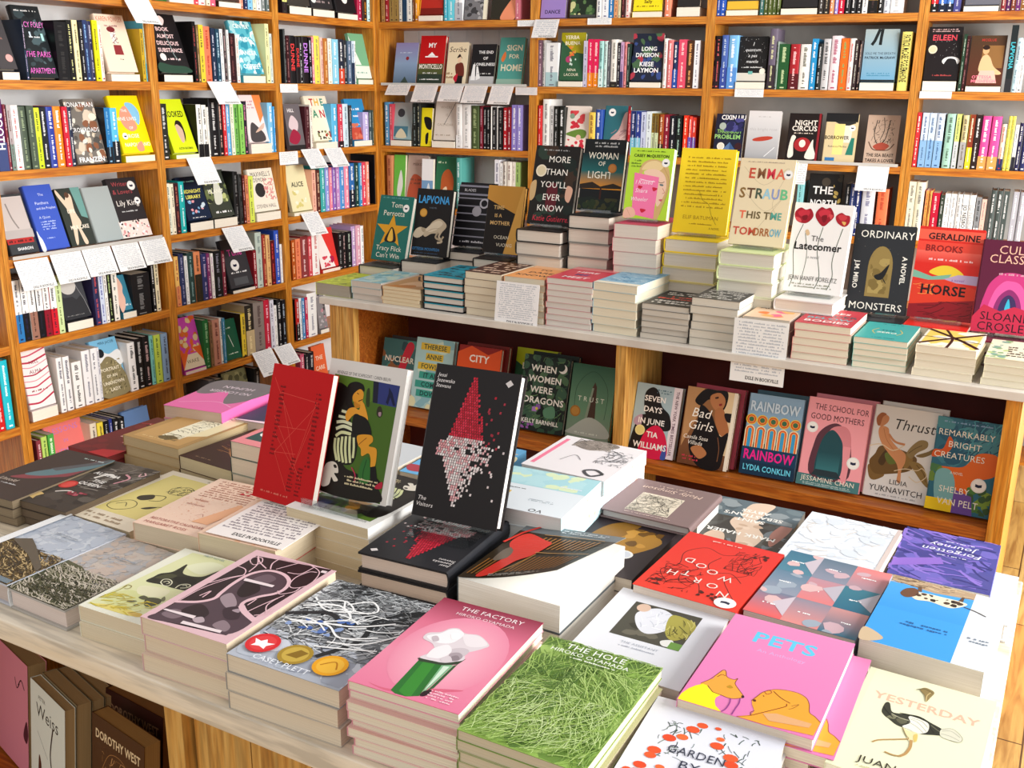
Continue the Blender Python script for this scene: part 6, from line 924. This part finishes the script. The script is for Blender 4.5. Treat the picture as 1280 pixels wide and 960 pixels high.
EM = 'C b9a888 .005 .1 .9 .5 .7 .9 .9 .7 .5 .9 .3|C b9a888 .005 .2 .6 .6 .4 .9 .6 .5 .2|' + '|'.join('TB %.2f .83 .17 .16 %s %s' % (.26 + i * .17, c, k) for i, (k, c) in enumerate((('E', 'c8503c'), ('M', '8a5a3a'), ('M', 'd83a4a'), ('A', 'e06a50')))) + '|' + '|'.join('TB %.2f .6 .17 .15 %s %s' % (.14 + i * .148, c, k) for i, (k, c) in enumerate((('S', '8a6a3a'), ('T', '6a4a34'), ('R', '4a5a4a'), ('A', '9ac8d8'), ('U', '8a9ac8'), ('B', '6ac08a')))) + '|TB .2 .35 .13 .12 e86a4a T|TB .5 .35 .12 .5 6a5a3a HIS TI|TB .8 .35 .12 .2 5aa898 ME|TB .28 .16 .13 .42 c8503c TOM|TB .58 .16 .13 .3 a8683a ORR|TB .83 .16 .13 .2 6ab0c8 OW|K .9 .83 .08|N 3 1 a98 .15 .95 .85 .97'
dstand('beige cover with multicoloured capitals', -.766, 2.715, 1.055, 6, -2, 15, .154, .234, 'h', 'e9d8b4', EM, page='f0e8d4', stackcov='d8e4a8', spage='d9d4c6')
POP = 'C 4a5a48 .012 .2 .76 .1 .5 .16 .2 .12 .05|C 4a5a48 .012 .54 .74 .5 .5 .6 .2 .55 .05|C 4a5a48 .012 .87 .74 .78 .4 .82 .2 .76 .05|C 5a6a58 .01 .26 .66 .34 .4 .3 .1|B 9c1828 0.0261 0.879 0.109 0.942 0.205 0.923 0.292 0.934 0.348 0.852 0.246 0.773 0.0838 0.79|B c02c3c 0.0794 0.892 0.172 0.922 0.275 0.91 0.257 0.853 0.142 0.845|B 7a0e1c 0.159 0.846 0.244 0.864 0.245 0.813 0.186 0.807|B d04a50 0.0447 0.835 0.132 0.823 0.159 0.783 0.0832 0.792|B 9c1828 0.387 0.902 0.461 0.962 0.542 0.947 0.618 0.959 0.693 0.872 0.629 0.804 0.53 0.751 0.399 0.836|B c83040 0.427 0.903 0.517 0.94 0.622 0.921 0.613 0.861 0.492 0.85|B 7a0e1c 0.489 0.861 0.575 0.875 0.57 0.808 0.524 0.796|B d04a50 0.605 0.887 0.674 0.878 0.647 0.833|B a81c2c 0.724 0.869 0.805 0.914 0.878 0.892 0.954 0.881 0.959 0.806 0.888 0.763 0.77 0.799|B c83a40 0.762 0.875 0.83 0.895 0.91 0.871 0.881 0.834 0.808 0.832|B e0b060 0.835 0.817 0.904 0.813 0.884 0.777|B d9b890 0.253 0.686 0.298 0.703 0.335 0.656 0.293 0.636|T .48 .61 .09 .28 2a2424 The|TB .5 .52 .12 .85 1c1818 Latecomer|TI .45 .4 .05 .2 888 a novel|T .5 .16 .075 .82 55524e JEAN HANFF KORELITZ|N 3 2 998 .15 .05 .85 .11'
dstand('white cover with three red poppies', -.603, 2.70, .945, 4, -1.8, 14.7, .155, .236, 'h', 'eeebe8', POP, page='f4f2ee', stackcov='e6e2de')
ORDM = 'E .5 .52 .2 .36 8a7440|P 8a7440 .3 .18 .7 .18 .7 .52 .3 .52|D 3 20 a08a50,746030 .34 .22 .64 .62 .04 .1|B 141414 .42 .42 .52 .46 .64 .56 .6 .44 .54 .38 .46 .38|L 141414 .014 .56 .4 .62 .34|T .55 .89 .12 .88 e6e2d8 ORDINARY|T .5 .07 .12 .88 e6e2d8 MONSTERS|V .12 .42 .075 .42 e6e2d8 J.M. MIRO|V .88 .5 .075 .4 e6e2d8 A NOVEL|D 5 24 5a5a54 .02 .02 .98 .98 .003 .008'
dstand('dark cover with an ochre arch and a small black bird', -.451, 2.785, .895, 2, 3, 13.5, .154, .232, 'h', '24262a', ORDM, page='d8d0c2')
HOR = 'R 0 0 1 1 d8281e|R 0 .86 1 .97 f0604a|R 0 .74 1 .84 e84838|G 0 .6 1 .74 d8281e f0685a|B e8c83a .25 .5 .4 .58 .6 .58 .78 .5 .6 .46|P 7ab09a 0 .52 .3 .46 .6 .5 .5 .4 0 .44|P b9a0c4 .4 .42 .7 .5 1 .5 1 .4|P d83a24 0 .4 .5 .44 1 .36 1 0 0 0|S 3 14 f09a4a .02 .26 .35 .38 .2 .008 -10 4|P 8a1420 0 .14 1 .24 1 0 0 0|S 4 16 5a0a14 .1 .02 .98 .2 .3 .012 8 3|TB .55 .9 .1 .8 2a1418 GERALDINE|TB .42 .77 .1 .58 8a1c1c BROOKS|TB .5 .32 .15 .86 1c1216 HORSE|N 3 1 fcc .2 .63 .95 .67|TI .7 .44 .045 .4 8a5a9a a novel'
dstand('vivid red cover with a low yellow sun', -.292, 2.79, .895, 2, -1.5, 12.5, .156, .236, 'h', 'd8281e', HOR, page='f0e0da')
CULT = 'B c8387c .15 .1 .15 .45 .3 .62 .5 .66 .72 .62 .85 .45 .85 .1|B e05aa0 .25 .2 .26 .42 .38 .55 .5 .57 .64 .54 .74 .42 .75 .2|B 8a2a6a .32 .2 .34 .38 .5 .48 .66 .38 .68 .2|B 3a2a5a .38 .22 .4 .36 .5 .42 .6 .36 .62 .22|B 3ab0d0 .46 .26 .5 .38 .54 .26|P c02848 0 0 1 0 1 .3 .85 .26 .6 .3 .4 .24 .15 .3 0 .16|T .5 .9 .13 .5 e8b8a0 CULT|T .48 .8 .13 .7 e8b8a0 CLASSIC|N 3 1 d89ab0 .3 .62 .7 .66|T .48 .18 .13 .75 2a0a1c SLOANE|T .5 .07 .13 .85 2a0a1c CROSLEY'
dstand('plum cover with nested pink arches at the photo right edge', -.135, 2.77, .88, 2, 1, 12.5, .154, .232, 'h', '5a1434', CULT, page='d8b0b8', stackcov='6a1a34')
# ------------------------------------------------------------------ rear display: covers on the lower shelf
LZ = .469
def lower(look, x, y, yaw, lean, w, h, kind, cov, code, n=1, page='f0e8da', t=.022, back=None):
    standing(x, y, LZ, yaw, lean, w, h, t, kind, cov, look, code, page=page)
    for i in range(n):
        k = i + 1
        standing(x + .012 + .006 * i, y + (t + .003) * k / math.cos(math.radians(lean)), LZ, yaw, lean, w, h + .004 * k, t, kind, back or cov, 'copy standing %s the %s' % (('directly behind', 'second behind')[i], look), '', page=page)
lower('small red and teal painted cover on the dark lower shelf', -1.885, 2.60, 1, 14, .133, .203, 'p', '3f6a6a', 'D 3 30 4a8a80,c23040,8a5a3a,2a4a50 0 0 1 1 .08 .2|B c8283c .5 .5 .7 .95 .9 .9 .7 .5 .85 .1 .6 .2|TB .5 .68 .13 .85 e8e0d0 NUCLEAR|TB .45 .42 .13 .75 e8e0d0 FAMILY', back='3a3a3c')
lower('pale blue cover with yellow word bands on the lower shelf', -1.745, 2.585, 1, 14, .145, .225, 'h', 'a9cccc', 'D 3 14 c9dccc,8ab8c0,e0dcb0 0 0 1 1 .1 .2|R .15 .83 .9 .93 d9b83a|TB .52 .88 .1 .7 3a4a3a THERESE|R .3 .69 .75 .79 d9b83a|TB .52 .74 .1 .4 3a4a3a ANNE|R .12 .55 .85 .65 d9b83a|TB .5 .6 .1 .68 3a4a3a FOWLER|R .18 .42 .8 .52 3a9a8a|TB .5 .47 .1 .5 1c3a3a IT ALL|R .1 .29 .9 .39 3a9a8a|TB .5 .34 .1 .7 1c3a3a COMES|R .15 .16 .85 .26 3a9a8a|TB .5 .21 .1 .6 1c3a3a DOWN', n=0)
lower('burnt orange cover with white city title on the lower shelf', -1.572, 2.575, 2, 14, .152, .225, 'h', '8a1c14', 'P d8501c 0 .9 .3 1 .7 .9 1 1 1 .6 .5 .7 0 .5|P e0641c 0 .3 .4 .5 1 .3 1 0 .6 .1 0 0|TB .5 .83 .14 .65 f0e6dc CITY|TB .5 .6 .13 .3 f0e6dc ON|TB .5 .42 .14 .6 f0e6dc FIRE', n=1, back='6a1812')
lower('lime top of a green flowered cover on the lower shelf', -1.425, 2.68, 2, 14, .14, .214, 'p', 'b4c020', 'P 2f5a3c 0 0 1 0 1 .45 0 .8|TB .5 .87 .13 .65 f3ecd0 YERBA|TB .48 .74 .13 .7 f3ecd0 BUENA|D 4 10 e8703a,b03a6a .3 .3 .7 .6 .06 .12', n=0)
WWD = 'D 3 90 2a4a34,1c2a22,4a6a4a,16201a,3a5a44 0 0 1 1 .05 .14|S 4 60 5a7a4a,2a4a3a .02 .02 .98 .98 .2 .015 60 80|TB .45 .83 .12 .62 f2efe6 WHEN|TB .5 .69 .12 .8 f2efe6 WOMEN|TB .45 .55 .12 .6 f2efe6 WERE|TB .52 .41 .12 .9 f2efe6 DRAGONS|E .85 .86 .09 .09 e8e6e0|E .81 .88 .08 .08 1c2a22|D 5 5 8a5aa8,a87ac0 .3 .26 .5 .36 .04 .07|E .4 .3 .03 .03 d8c83a|B 5a8a6a .55 .3 .75 .36 .8 .22 .6 .2|TB .5 .13 .08 .8 f2efe6 KELLY BARNHILL|D 6 6 9a5aa8 .1 .02 .4 .1 .03 .06'
lower('dark botanical cover with bold white capitals and a moon', -1.336, 2.57, 1.3, 15, .154, .228, 'h', '16201c', WWD, n=1)
lower('misty green cover with a thin tower and gold seal', -1.184, 2.583, .8, 13.2, .138, .219, 'h', '5a8a6a', 'G 0 0 1 .4 8a9a86 6a9474|G 0 .4 1 1 6a9474 2f5a44|C 2a4a3a .01 .15 .3 .15 .7 .5 .92 .85 .7 .85 .3|P 4a3428 .46 .28 .64 .28 .6 .72 .55 .78 .5 .7|P 8a9a84 .4 .28 .46 .28 .54 .7 .5 .7|B b9c0b4 .1 .12 .5 .3 .9 .2 .95 .05 .05 .05|T .5 .54 .1 .9 e8ecdc T R U S T|O .17 .36 .12 a8702c c08a3c|N 3 1 e0e6d8 .2 .06 .8 .1', n=0)
SEV = 'R 0 0 1 1 a9c0c8|R .82 0 1 1 e9dce2|V .91 .5 .06 .9 6a4a5a THE NEW YORK TIMES BESTSELLER|B 1c191a .2 .86 .35 .96 .5 .9 .6 .72 .8 .6 .84 .4 .5 .4 .25 .6|B 1c191a .0 0 .12 .5 .4 .55 .45 .3 .3 0|B d81c48 .25 0 .3 .3 .55 .44 .78 .3 .82 0|B 3f54a0 .72 0 .8 .2 .84 0|B b89ab0 .05 .5 .2 .56 .2 .4 .05 .42|TB .44 .8 .11 .5 f6f2ee SEVEN|TB .42 .65 .11 .42 f6f2ee DAYS|TB .42 .48 .11 .66 f6f2ee IN JUNE|TB .48 .3 .11 .3 f6f2ee TIA|TB .46 .14 .12 .74 f6f2ee WILLIAMS|O .2 .34 .11 ecdf9a e6d88a|N 3 2 4a6a7a .45 .88 .78 .95'
lower('small cover with black silhouettes, crimson dress and pale side strip', -.969, 2.547, -.6, 15.4, .135, .201, 'p', 'a9c0c8', SEV, n=0)
BAD = 'G 0 0 1 1 6a4028 9a6a40|P b98a5c 0.002 0.998 0.335 0.998 0.266 0.618 0.03 0.219|P e3c79c 0.683 0.995 0.998 0.998 0.998 0.182 0.785 0.207|B 17100f 0.178 0.833 0.338 0.987 0.566 0.998 0.787 0.998 0.81 0.858 0.736 0.742 0.59 0.804 0.451 0.868 0.309 0.775|B b5764a 0.478 0.923 0.648 0.971 0.769 0.893 0.745 0.784 0.613 0.745 0.494 0.826|B 3a1c14 0.564 0.906 0.621 0.922 0.63 0.902 0.576 0.889|B 8a2a28 0.657 0.829 0.71 0.843 0.716 0.818 0.67 0.808|B ad6d42 0.605 0.746 0.746 0.779 0.875 0.607 0.923 0.484 0.786 0.437 0.649 0.577|B 1a1214 0.793 0.722 0.975 0.747 0.998 0.861 0.998 0.764 0.963 0.638 0.858 0.626|B 151012 0.308 0.781 0.527 0.699 0.654 0.557 0.785 0.426 0.923 0.484 0.895 0.221 0.821 0.002 0.426 0.002 0.187 0.238 0.278 0.541|C 8a5a3a .012 0.733 0.409 0.791 0.26 0.791 0.103|B b5764a 0.236 0.212 0.407 0.265 0.566 0.179 0.421 0.0973|R .93 0 1 1 f0e4d0|TI .34 .68 .17 .4 f6efe4 Bad|TI .36 .52 .17 .55 f6efe4 Girls|TI .3 .36 .075 .5 f6efe4 Camila Sosa|TI .3 .29 .075 .35 f6efe4 Villada|N 3 2 c83a4a .08 .05 .4 .13'
lower('brown cover with a curly-haired woman and white script title', -.816, 2.54, -1.4, 15.6, .143, .214, 'h', '6a4a38', BAD, n=1, back='9a3a4a')
ARC = []
for i in range(5):
    x = .1 + i * .2
    for r0, c in ((.1, 'e8c03a'), (.082, 'c8402c'), (.064, 'e8903a'), (.046, '3a6a4a')): ARC.append('E %.2f .68 %.3f %.3f %s' % (x, r0, r0, c))
for i in range(5):
    x = .1 + i * .2
    for r0, c in ((.09, 'f0e0b0'), (.07, 'd8442c'), (.05, 'f0a03a'), (.032, '3a9ac8')):
        ARC.append('E %.2f .55 %.3f %.3f %s' % (x, r0, r0, c)); ARC.append('R %.3f .34 %.3f .55 %s' % (x - r0, x + r0, c))
lower('blue cover with looping rainbow arches and pink capitals', -.642, 2.555, 2, 16, .146, .218, 'h', '8aaac4', 'R 0 0 1 .4 16324a|' + '|'.join(ARC) + '|R 0 .16 1 .34 163a58|TB .5 .85 .17 .9 c9d9e4 RAINBOW|TB .5 .25 .17 .92 e8208a RAINBOW|TB .5 .09 .1 .88 6ad0ea LYDIA CONKLIN', n=1, back='3a5a6a')
SCH = 'R 0 0 1 .13 4a7a7a|B 5a3440 .2 .13 .2 .5 .3 .66 .5 .74 .68 .66 .78 .5 .78 .13|R .2 .13 .78 .5 5a3440|B d8848c .4 .6 .6 .72 .76 .6 .78 .13 .68 .13|R .66 .1 .78 .5 e8949c|B 1f4a52 .28 .14 .3 .5 .44 .66 .6 .58 .66 .45 .66 .14|G .28 .14 .64 .4 3a7a80 1f4a52|P 26363c .22 .13 .7 .13 .62 .2 .28 .2|T .55 .9 .095 .85 4a2028 THE SCHOOL FOR|T .5 .79 .095 .85 4a2028 GOOD MOTHERS|K .13 .66 .09|K .85 .33 .1|T .5 .085 .075 .85 f0ead8 JESSAMINE CHAN|N 3 2 c9dcd8 .1 .01 .9 .045'
lower('pink cover with a dark teal archway and two round seals', -.482, 2.555, 0, 16.5, .16, .232, 'h', 'f2a0a8', SCH, n=1, back='c87a88')
THR = 'TI .62 .82 .16 .62 2a2624 Thrust|B 7a5c30 0.0346 0.335 0.192 0.301 0.296 0.246 0.16 0.177 0.0699 0.208|B 6a4e26 0.0392 0.368 0.109 0.464 0.178 0.559 0.418 0.557 0.661 0.518 0.739 0.46 0.659 0.343 0.395 0.275 0.143 0.251|B 4a3418 0.173 0.386 0.249 0.514 0.314 0.49 0.256 0.353|B 5f6a2c 0.256 0.483 0.429 0.509 0.493 0.428 0.341 0.376|B 8a6a34 0.487 0.512 0.637 0.5 0.677 0.452 0.583 0.354|B 8a7448 0.573 0.523 0.638 0.616 0.737 0.685 0.846 0.683 0.853 0.617 0.727 0.547 0.649 0.474|C 4a3a20 .008 0.601 0.527 0.688 0.59 0.778 0.633|B 7a6438 0.714 0.516 0.876 0.579 0.996 0.644 0.982 0.586 0.822 0.509|B 8a6f3c 0.623 0.434 0.771 0.443 0.88 0.374 0.96 0.206 0.872 0.235 0.725 0.348|C 5a4020 .01 0.743 0.418 0.862 0.34 0.912 0.252|B c98a5c 0.129 0.768 0.245 0.76 0.293 0.659 0.42 0.572 0.551 0.516 0.572 0.427 0.537 0.327 0.549 0.2 0.493 0.209 0.488 0.32 0.435 0.409 0.309 0.49 0.177 0.591 0.11 0.697|C a86a3c .008 0.178 0.752 0.251 0.632 0.396 0.522|B bf8054 0.0689 0.873 0.145 0.906 0.229 0.882 0.225 0.822 0.136 0.765 0.0785 0.805|B 9a5a30 0.0487 0.855 0.11 0.916 0.187 0.907 0.137 0.865 0.115 0.777 0.0715 0.783|C bf8054 .035 0.266 0.698 0.378 0.626 0.529 0.611|C d9c4a0 .014 0.002 0.537 0.174 0.576 0.365 0.529 0.525 0.602|C d9c4a0 .012 0.431 0.312 0.583 0.354 0.757 0.357 0.836 0.389 0.911 0.315 0.787 0.234 0.659 0.28|T .52 .19 .075 .3 2a2624 LIDIA|T .5 .1 .09 .8 2a2624 YUKNAVITCH|N 3 1 aaa .2 .02 .85 .05'
lower('off-white cover with a figure riding a brown sea turtle', -.316, 2.568, -1, 14.7, .161, .234, 'h', 'd9d6d2', THR, n=1, page='e8e4de')
REM = 'D 3 40 2f6a80,3f7f90,245a74,4a8a94 0 .45 1 1 .08 .2|S 8 50 1f4a60,4a98a4 .3 .55 1 1 .2 .015 50 30|B e0681c .1 .46 .5 .5 .7 .66 1 .66 1 .46 .7 .36 .6 .2 .4 .16 .4 .34|B d85a1c 0 .56 .2 .6 .3 .72 .22 .8 .15 .66 .02 .64|D 4 24 4a7a3a,7a9a3a,3a5a34 .6 .02 1 .3 .05 .1|D 5 12 4a7a4a,6a8a3a 0 .3 .2 .5 .04 .08|B 7ab0b4 .1 .4 .3 .45 .42 .3 .38 .05 .15 .1|R 0 0 .42 .13 ecc81c|P 6a4a9a .42 0 .75 0 .7 .2 .42 .25|T .48 .84 .1 .88 f2ecdc REMARKABLY|T .48 .72 .1 .52 f2ecdc BRIGHT|T .42 .6 .1 .8 f2ecdc CREATURES|T .42 .42 .045 .2 f2ecdc A NOVEL|T .42 .24 .1 .48 f2ecdc SHELBY|T .5 .11 .11 .64 f2ecdc VAN PELT|K .78 .33 .12|N 3 1 8ac .1 .94 .9 .97'
lower('blue and orange octopus-coloured cover by the right post', -.170, 2.558, 0, 13.9, .146, .232, 'h', '2f6a80', REM, n=0)
# ------------------------------------------------------------------ handwritten cards
def card(M, w, h, label, seed, tint='f3f3f2', ink='b6bac2', foot='EXILE IN BOOKVILLE', group='handwritten staff cards'):
    """local frame: top edge along +x at y = 0, card hangs down -y, front +z"""
    b = MB(); b.box(-w / 2, -h, -.0004, w / 2, 0, .0004, lin(tint))
    code = 'N %d %d %s .06 .15 .96 .97' % (seed, 17 if h > .09 else 8, ink)
    if foot: code += '|TB .6 .075 .062 .62 1a1a1a ' + foot
    art(b, code, w, h, lambda x, y, l: (x - w / 2, y - h, .0004 + l))
    o = obj('staff_pick_card', b.mesh('card', [MATTE])); o.matrix_world = M
    tag(o, label, 'card', group)
    return o
def wall_card(bay, row, x0, x1, h, label, slant=24, seed=1, foot='EXILE IN BOOKVILLE', drop=0, w=None, roll=0, **k):
    wl = bay[0]; z = SH[row] - drop
    a, b = s_at(wl, x0, z), s_at(wl, x1, z)
    s = math.radians(slant)
    M = wmat(wl, (a + b) / 2, -.004, z + .002) @ Matrix.Rotation(math.radians(roll), 4, 'Y') @ Matrix.Rotation(math.radians(90) - s, 4, 'X')
    return card(M, w or (b - a), h, label, seed, foot=foot, **k)
n = 0
for x0, x1, h, q, dr in ((16, 58, .105, 'first card from left under the five tray covers of the front left-wall bookcase', .01), (61, 99.5, .108, 'second card from left under the five tray covers of the front left-wall bookcase', .006), (100.5, 136, .104, 'lined third card from left under the tray covers of the front left-wall bookcase', .004),
                         (138, 171, .102, 'fourth card from left under the five tray covers of the front left-wall bookcase', .006), (172, 204, .1, 'fifth card from left under the five tray covers of the front left-wall bookcase', .002)):
    n += 1; wall_card('L1', 3, x0, x1, h, q, 22, n, drop=dr)
wall_card('L1', 0, 151, 183, .115, 'blank-looking white card hanging below the top shelf beside the first left-wall upright', 34, 7, drop=-.005, ink='d9d9da')
wall_card('L2', 1, 258, 286, .105, 'white card hanging over the green spines of the middle left-wall bookcase', 34, 8, ink='d0d2d6', drop=-.002)
wall_card('L2', 2, 232, 262, .115, 'white card hanging above the navy cover with yellow title', 28, 9, ink='d4d6da')
wall_card('L2', 3, 276, 302, .115, 'white card hanging above the charcoal cover with magenta title', 32, 10, ink='c9ccd2', drop=.004)
wall_card('L2', 5, 314, 338, .12, 'left one of two white cards behind the upright red book', 32, 11, drop=-.01, roll=0)
wall_card('L2', 5, 341, 362, .1, 'right one of two white cards behind the upright red book', 36, 12, drop=-.005)
wall_card('L3', 2, 375, 397, .1, 'left one of two slanting cards in the corner left-wall bookcase', 34, 13, drop=-.003)
wall_card('L3', 2, 404, 425, .098, 'right one of two slanting cards in the corner left-wall bookcase', 32, 14, drop=0)
wall_card('L3', 3, 375, 396, .115, 'white card hanging under the pale yellow cover with one dark name', 32, 15, drop=-.008)
wall_card('L3', 1, 349, 371, .036, 'small shelf tag on the upright beside the row of black spines', 2, 16, foot='', drop=.004)
wall_card('L3', 2, 348, 371, .056, 'small grey note taped on the upright under the crimson cloud cover', 2, 17, foot='', drop=.002)
for i, (x0, x1, h) in enumerate(((487, 515, .07), (520.5, 549, .1), (553, 581, .094), (582.5, 611, .1), (616, 643.5, .104))):
    wall_card('B1', 1, x0, x1, h, '%s card from left under the five covers of the corner back bookcase' % ORD[i + 1], 33 if i else 40, 20 + i, tint='e9e0dc', drop=-.004, foot='EXILE IN BOOKVILLE' if i else '')
wall_card('B1', 1, 645, 672, .034, 'small shelf tag on the back-wall upright under the teal cover', 2, 26, foot='', tint='e6dedc', drop=.006)
wall_card('B2', 0, 669.5, 700, .09, 'card hanging from the top back shelf below the lilac cover', 28, 27, tint='e9e6e4', drop=.004)
wall_card('B2', 0, 647.5, 669, .026, 'narrow shelf tag on the back-wall upright left of the hanging card', 2, 28, foot='', drop=.006)
wall_card('B2', 0, 735, 765, .027, 'narrow shelf tag in the middle of the top shelf of the second back bookcase', 2, 29, foot='', drop=.002)
wall_card('B3', 1, 919, 955, .032, 'narrow shelf tag under the black starry cover', 2, 30, foot='', drop=.002)
wall_card('B3', 2, 1073, 1112, .106, 'white card hanging under the tan ship cover', 24, 31, ink='d0d0d4', drop=.004)
wall_card('B3', 2, 995, 1010, .09, 'pale card half hidden behind the beige cover with multicoloured capitals', 20, 34, ink='c0c0c4', drop=.004)
wall_card('B4', 1, 1150, 1190, .026, 'narrow shelf tag under the black cover with neon red title', 2, 32, foot='', drop=.002)
# cards on the rear display piles
M = Matrix.Translation((-1.385, 2.522, .931)) @ Matrix.Rotation(math.radians(90 - 7), 4, 'X')
card(M, .14, .125, 'handwritten card leaning on the peach orange pile', 41, tint='eceaea')
M = Matrix.Translation((-.675, 2.514, .908)) @ Matrix.Rotation(math.radians(90 - 3), 4, 'X')
card(M, .14, .165, 'long handwritten card hanging over the display edge under the orange-blotted cover', 42, tint='ecebe9')
# card lying on the pale pink stack of the low table
M = Matrix.Translation((-.979, 1.128, .8515)) @ Matrix.Rotation(math.radians(4.3), 4, 'Z')
card(M, .134, .163, 'handwritten note card lying flat on the pale pink dotted stack', 43, tint='f3ece8', ink='8a8088')
# ------------------------------------------------------------------ clear stands and ledges on the low table and the walls
def stand_small(x, y, z, yaw, w, lean, label):
    st = empty('clear_book_stand', (x, y, z), math.radians(yaw))
    b = MB(); b.box(-w / 2, -.035, 0, w / 2, .07, .0022, (1, 1, 1, 1)); obj('ledge', b.mesh('ledge', [ACR]), st)
    b = MB(); b.box(-w / 2, -.037, 0, w / 2, -.035, .014, (1, 1, 1, 1)); obj('front_lip', b.mesh('lip', [ACR]), st)
    b = MB(); b.box(-w / 2, 0, 0, w / 2, .002, .13, (1, 1, 1, 1)); q = obj('back_rest', b.mesh('rest', [ACR]), st)
    q.location = (0, .034, .002); q.rotation_euler = (-math.radians(lean), 0, 0)
    tag(st, label, 'book stand', 'clear acrylic book stands on the low table')
stand_small(-.72, 1.118, .8622, 3.9, .1, 21, 'clear acrylic stand under the upright gnome hardcover')
stand_small(-.90, 1.108, .8692, 2.4, .1, 19, 'clear acrylic stand under the upright seated-woman painting')
TRAY = m_plain('pale_grey_plastic', 'c9c6c1', .35)
def wall_ledge(wl, s0, s1, z, label):
    st = empty('clear_display_ledge'); st.matrix_world = wmat(wl, s0, 0, z + .0004)
    W = s1 - s0
    b = MB(); b.box(0, -.006, 0, W, .022, .0004, (1, 1, 1, 1)); obj('base_strip', b.mesh('base', [TRAY]), st)
    b = MB(); b.box(0, -.008, -.003, W, -.006, .009, (1, 1, 1, 1)); obj('front_lip', b.mesh('lip', [TRAY]), st)
    tag(st, label, 'display ledge')
wall_ledge('L', LU[1] + .03, LU[2] - .03, SH[3], 'clear ledge holding five tray covers in the front left-wall bookcase')
wall_ledge('B', BU[0] + .03, BU[1] - .03, SH[1], 'clear ledge holding five covers in the corner back bookcase')
wall_ledge('B', BU[2] + .03, BU[3] - .03, SH[2], 'clear ledge holding five covers in the third back bookcase')
# ------------------------------------------------------------------ the 300 books of each kind that show largest stay single; the smallest and most hidden ones of a kind are one object
REST = {'paperback_book': '0 33 40-49 51 55 58 60 62 68 71 73-74 81 85-86 88 90 92 95 98 101 105-106 108-110 113 117 124 126 128-130 133-137 139 145-147 150 154-156 160-162 166-167 173-175 180 182-183 185 190-191 198-208 221-222 225-231 247-248 250 252 257 271-274 278-280 287-288 290-292 295-297 300 302-304 306-308 310 312 314-315 324-326 329 331 333 335 341 346 348-349 351 353-354 357-358 360-361 364-365 379-382 390-395 423-424 444-447 454',
        'hardcover_book': '44-50 92 97 111 145 199 229 252 255 259 265-266 269 272-273 277-279 282-284 289-291 297-298 304-305 311-313 316 319 322',
        }
def merge_rest(kind, spec):
    nums = set()
    for q in spec.split():
        a, b = (q.split('-') + [q])[:2] if '-' in q else (q, q)
        nums |= set(range(int(a), int(b) + 1))
    bpy.context.view_layer.update()
    b = MB()
    gone = []
    for n in sorted(nums):
        o = bpy.data.objects.get(kind if n == 0 else '%s.%03d' % (kind, n))
        if o is None: continue
        gone.append(o)
        for c in o.children_recursive:
            M = c.matrix_world; me = c.data; k = len(b.v)
            b.v += [tuple(M @ v.co) for v in me.vertices]
            col = me.color_attributes['ink'].data
            for pl in me.polygons:
                b.f.append(tuple(k + v for v in pl.vertices)); b.c.append([list(col[l].color) for l in pl.loop_indices]); b.m.append(1 if c.name.startswith('page_block') else 0)
    s = obj(kind + 's', b.mesh('rest', [PRINT, PAGE]))
    tag(s, 'the smallest and most hidden %ss between the others on the shelves and in the piles' % kind.split('_')[0], 'books', kind='stuff')
    for o in gone:
        for c in list(o.children_recursive): bpy.data.objects.remove(c)
        bpy.data.objects.remove(o)
for q, spec in REST.items(): merge_rest(q, spec)
for me in [m for m in bpy.data.meshes if m.users == 0]: bpy.data.meshes.remove(me)
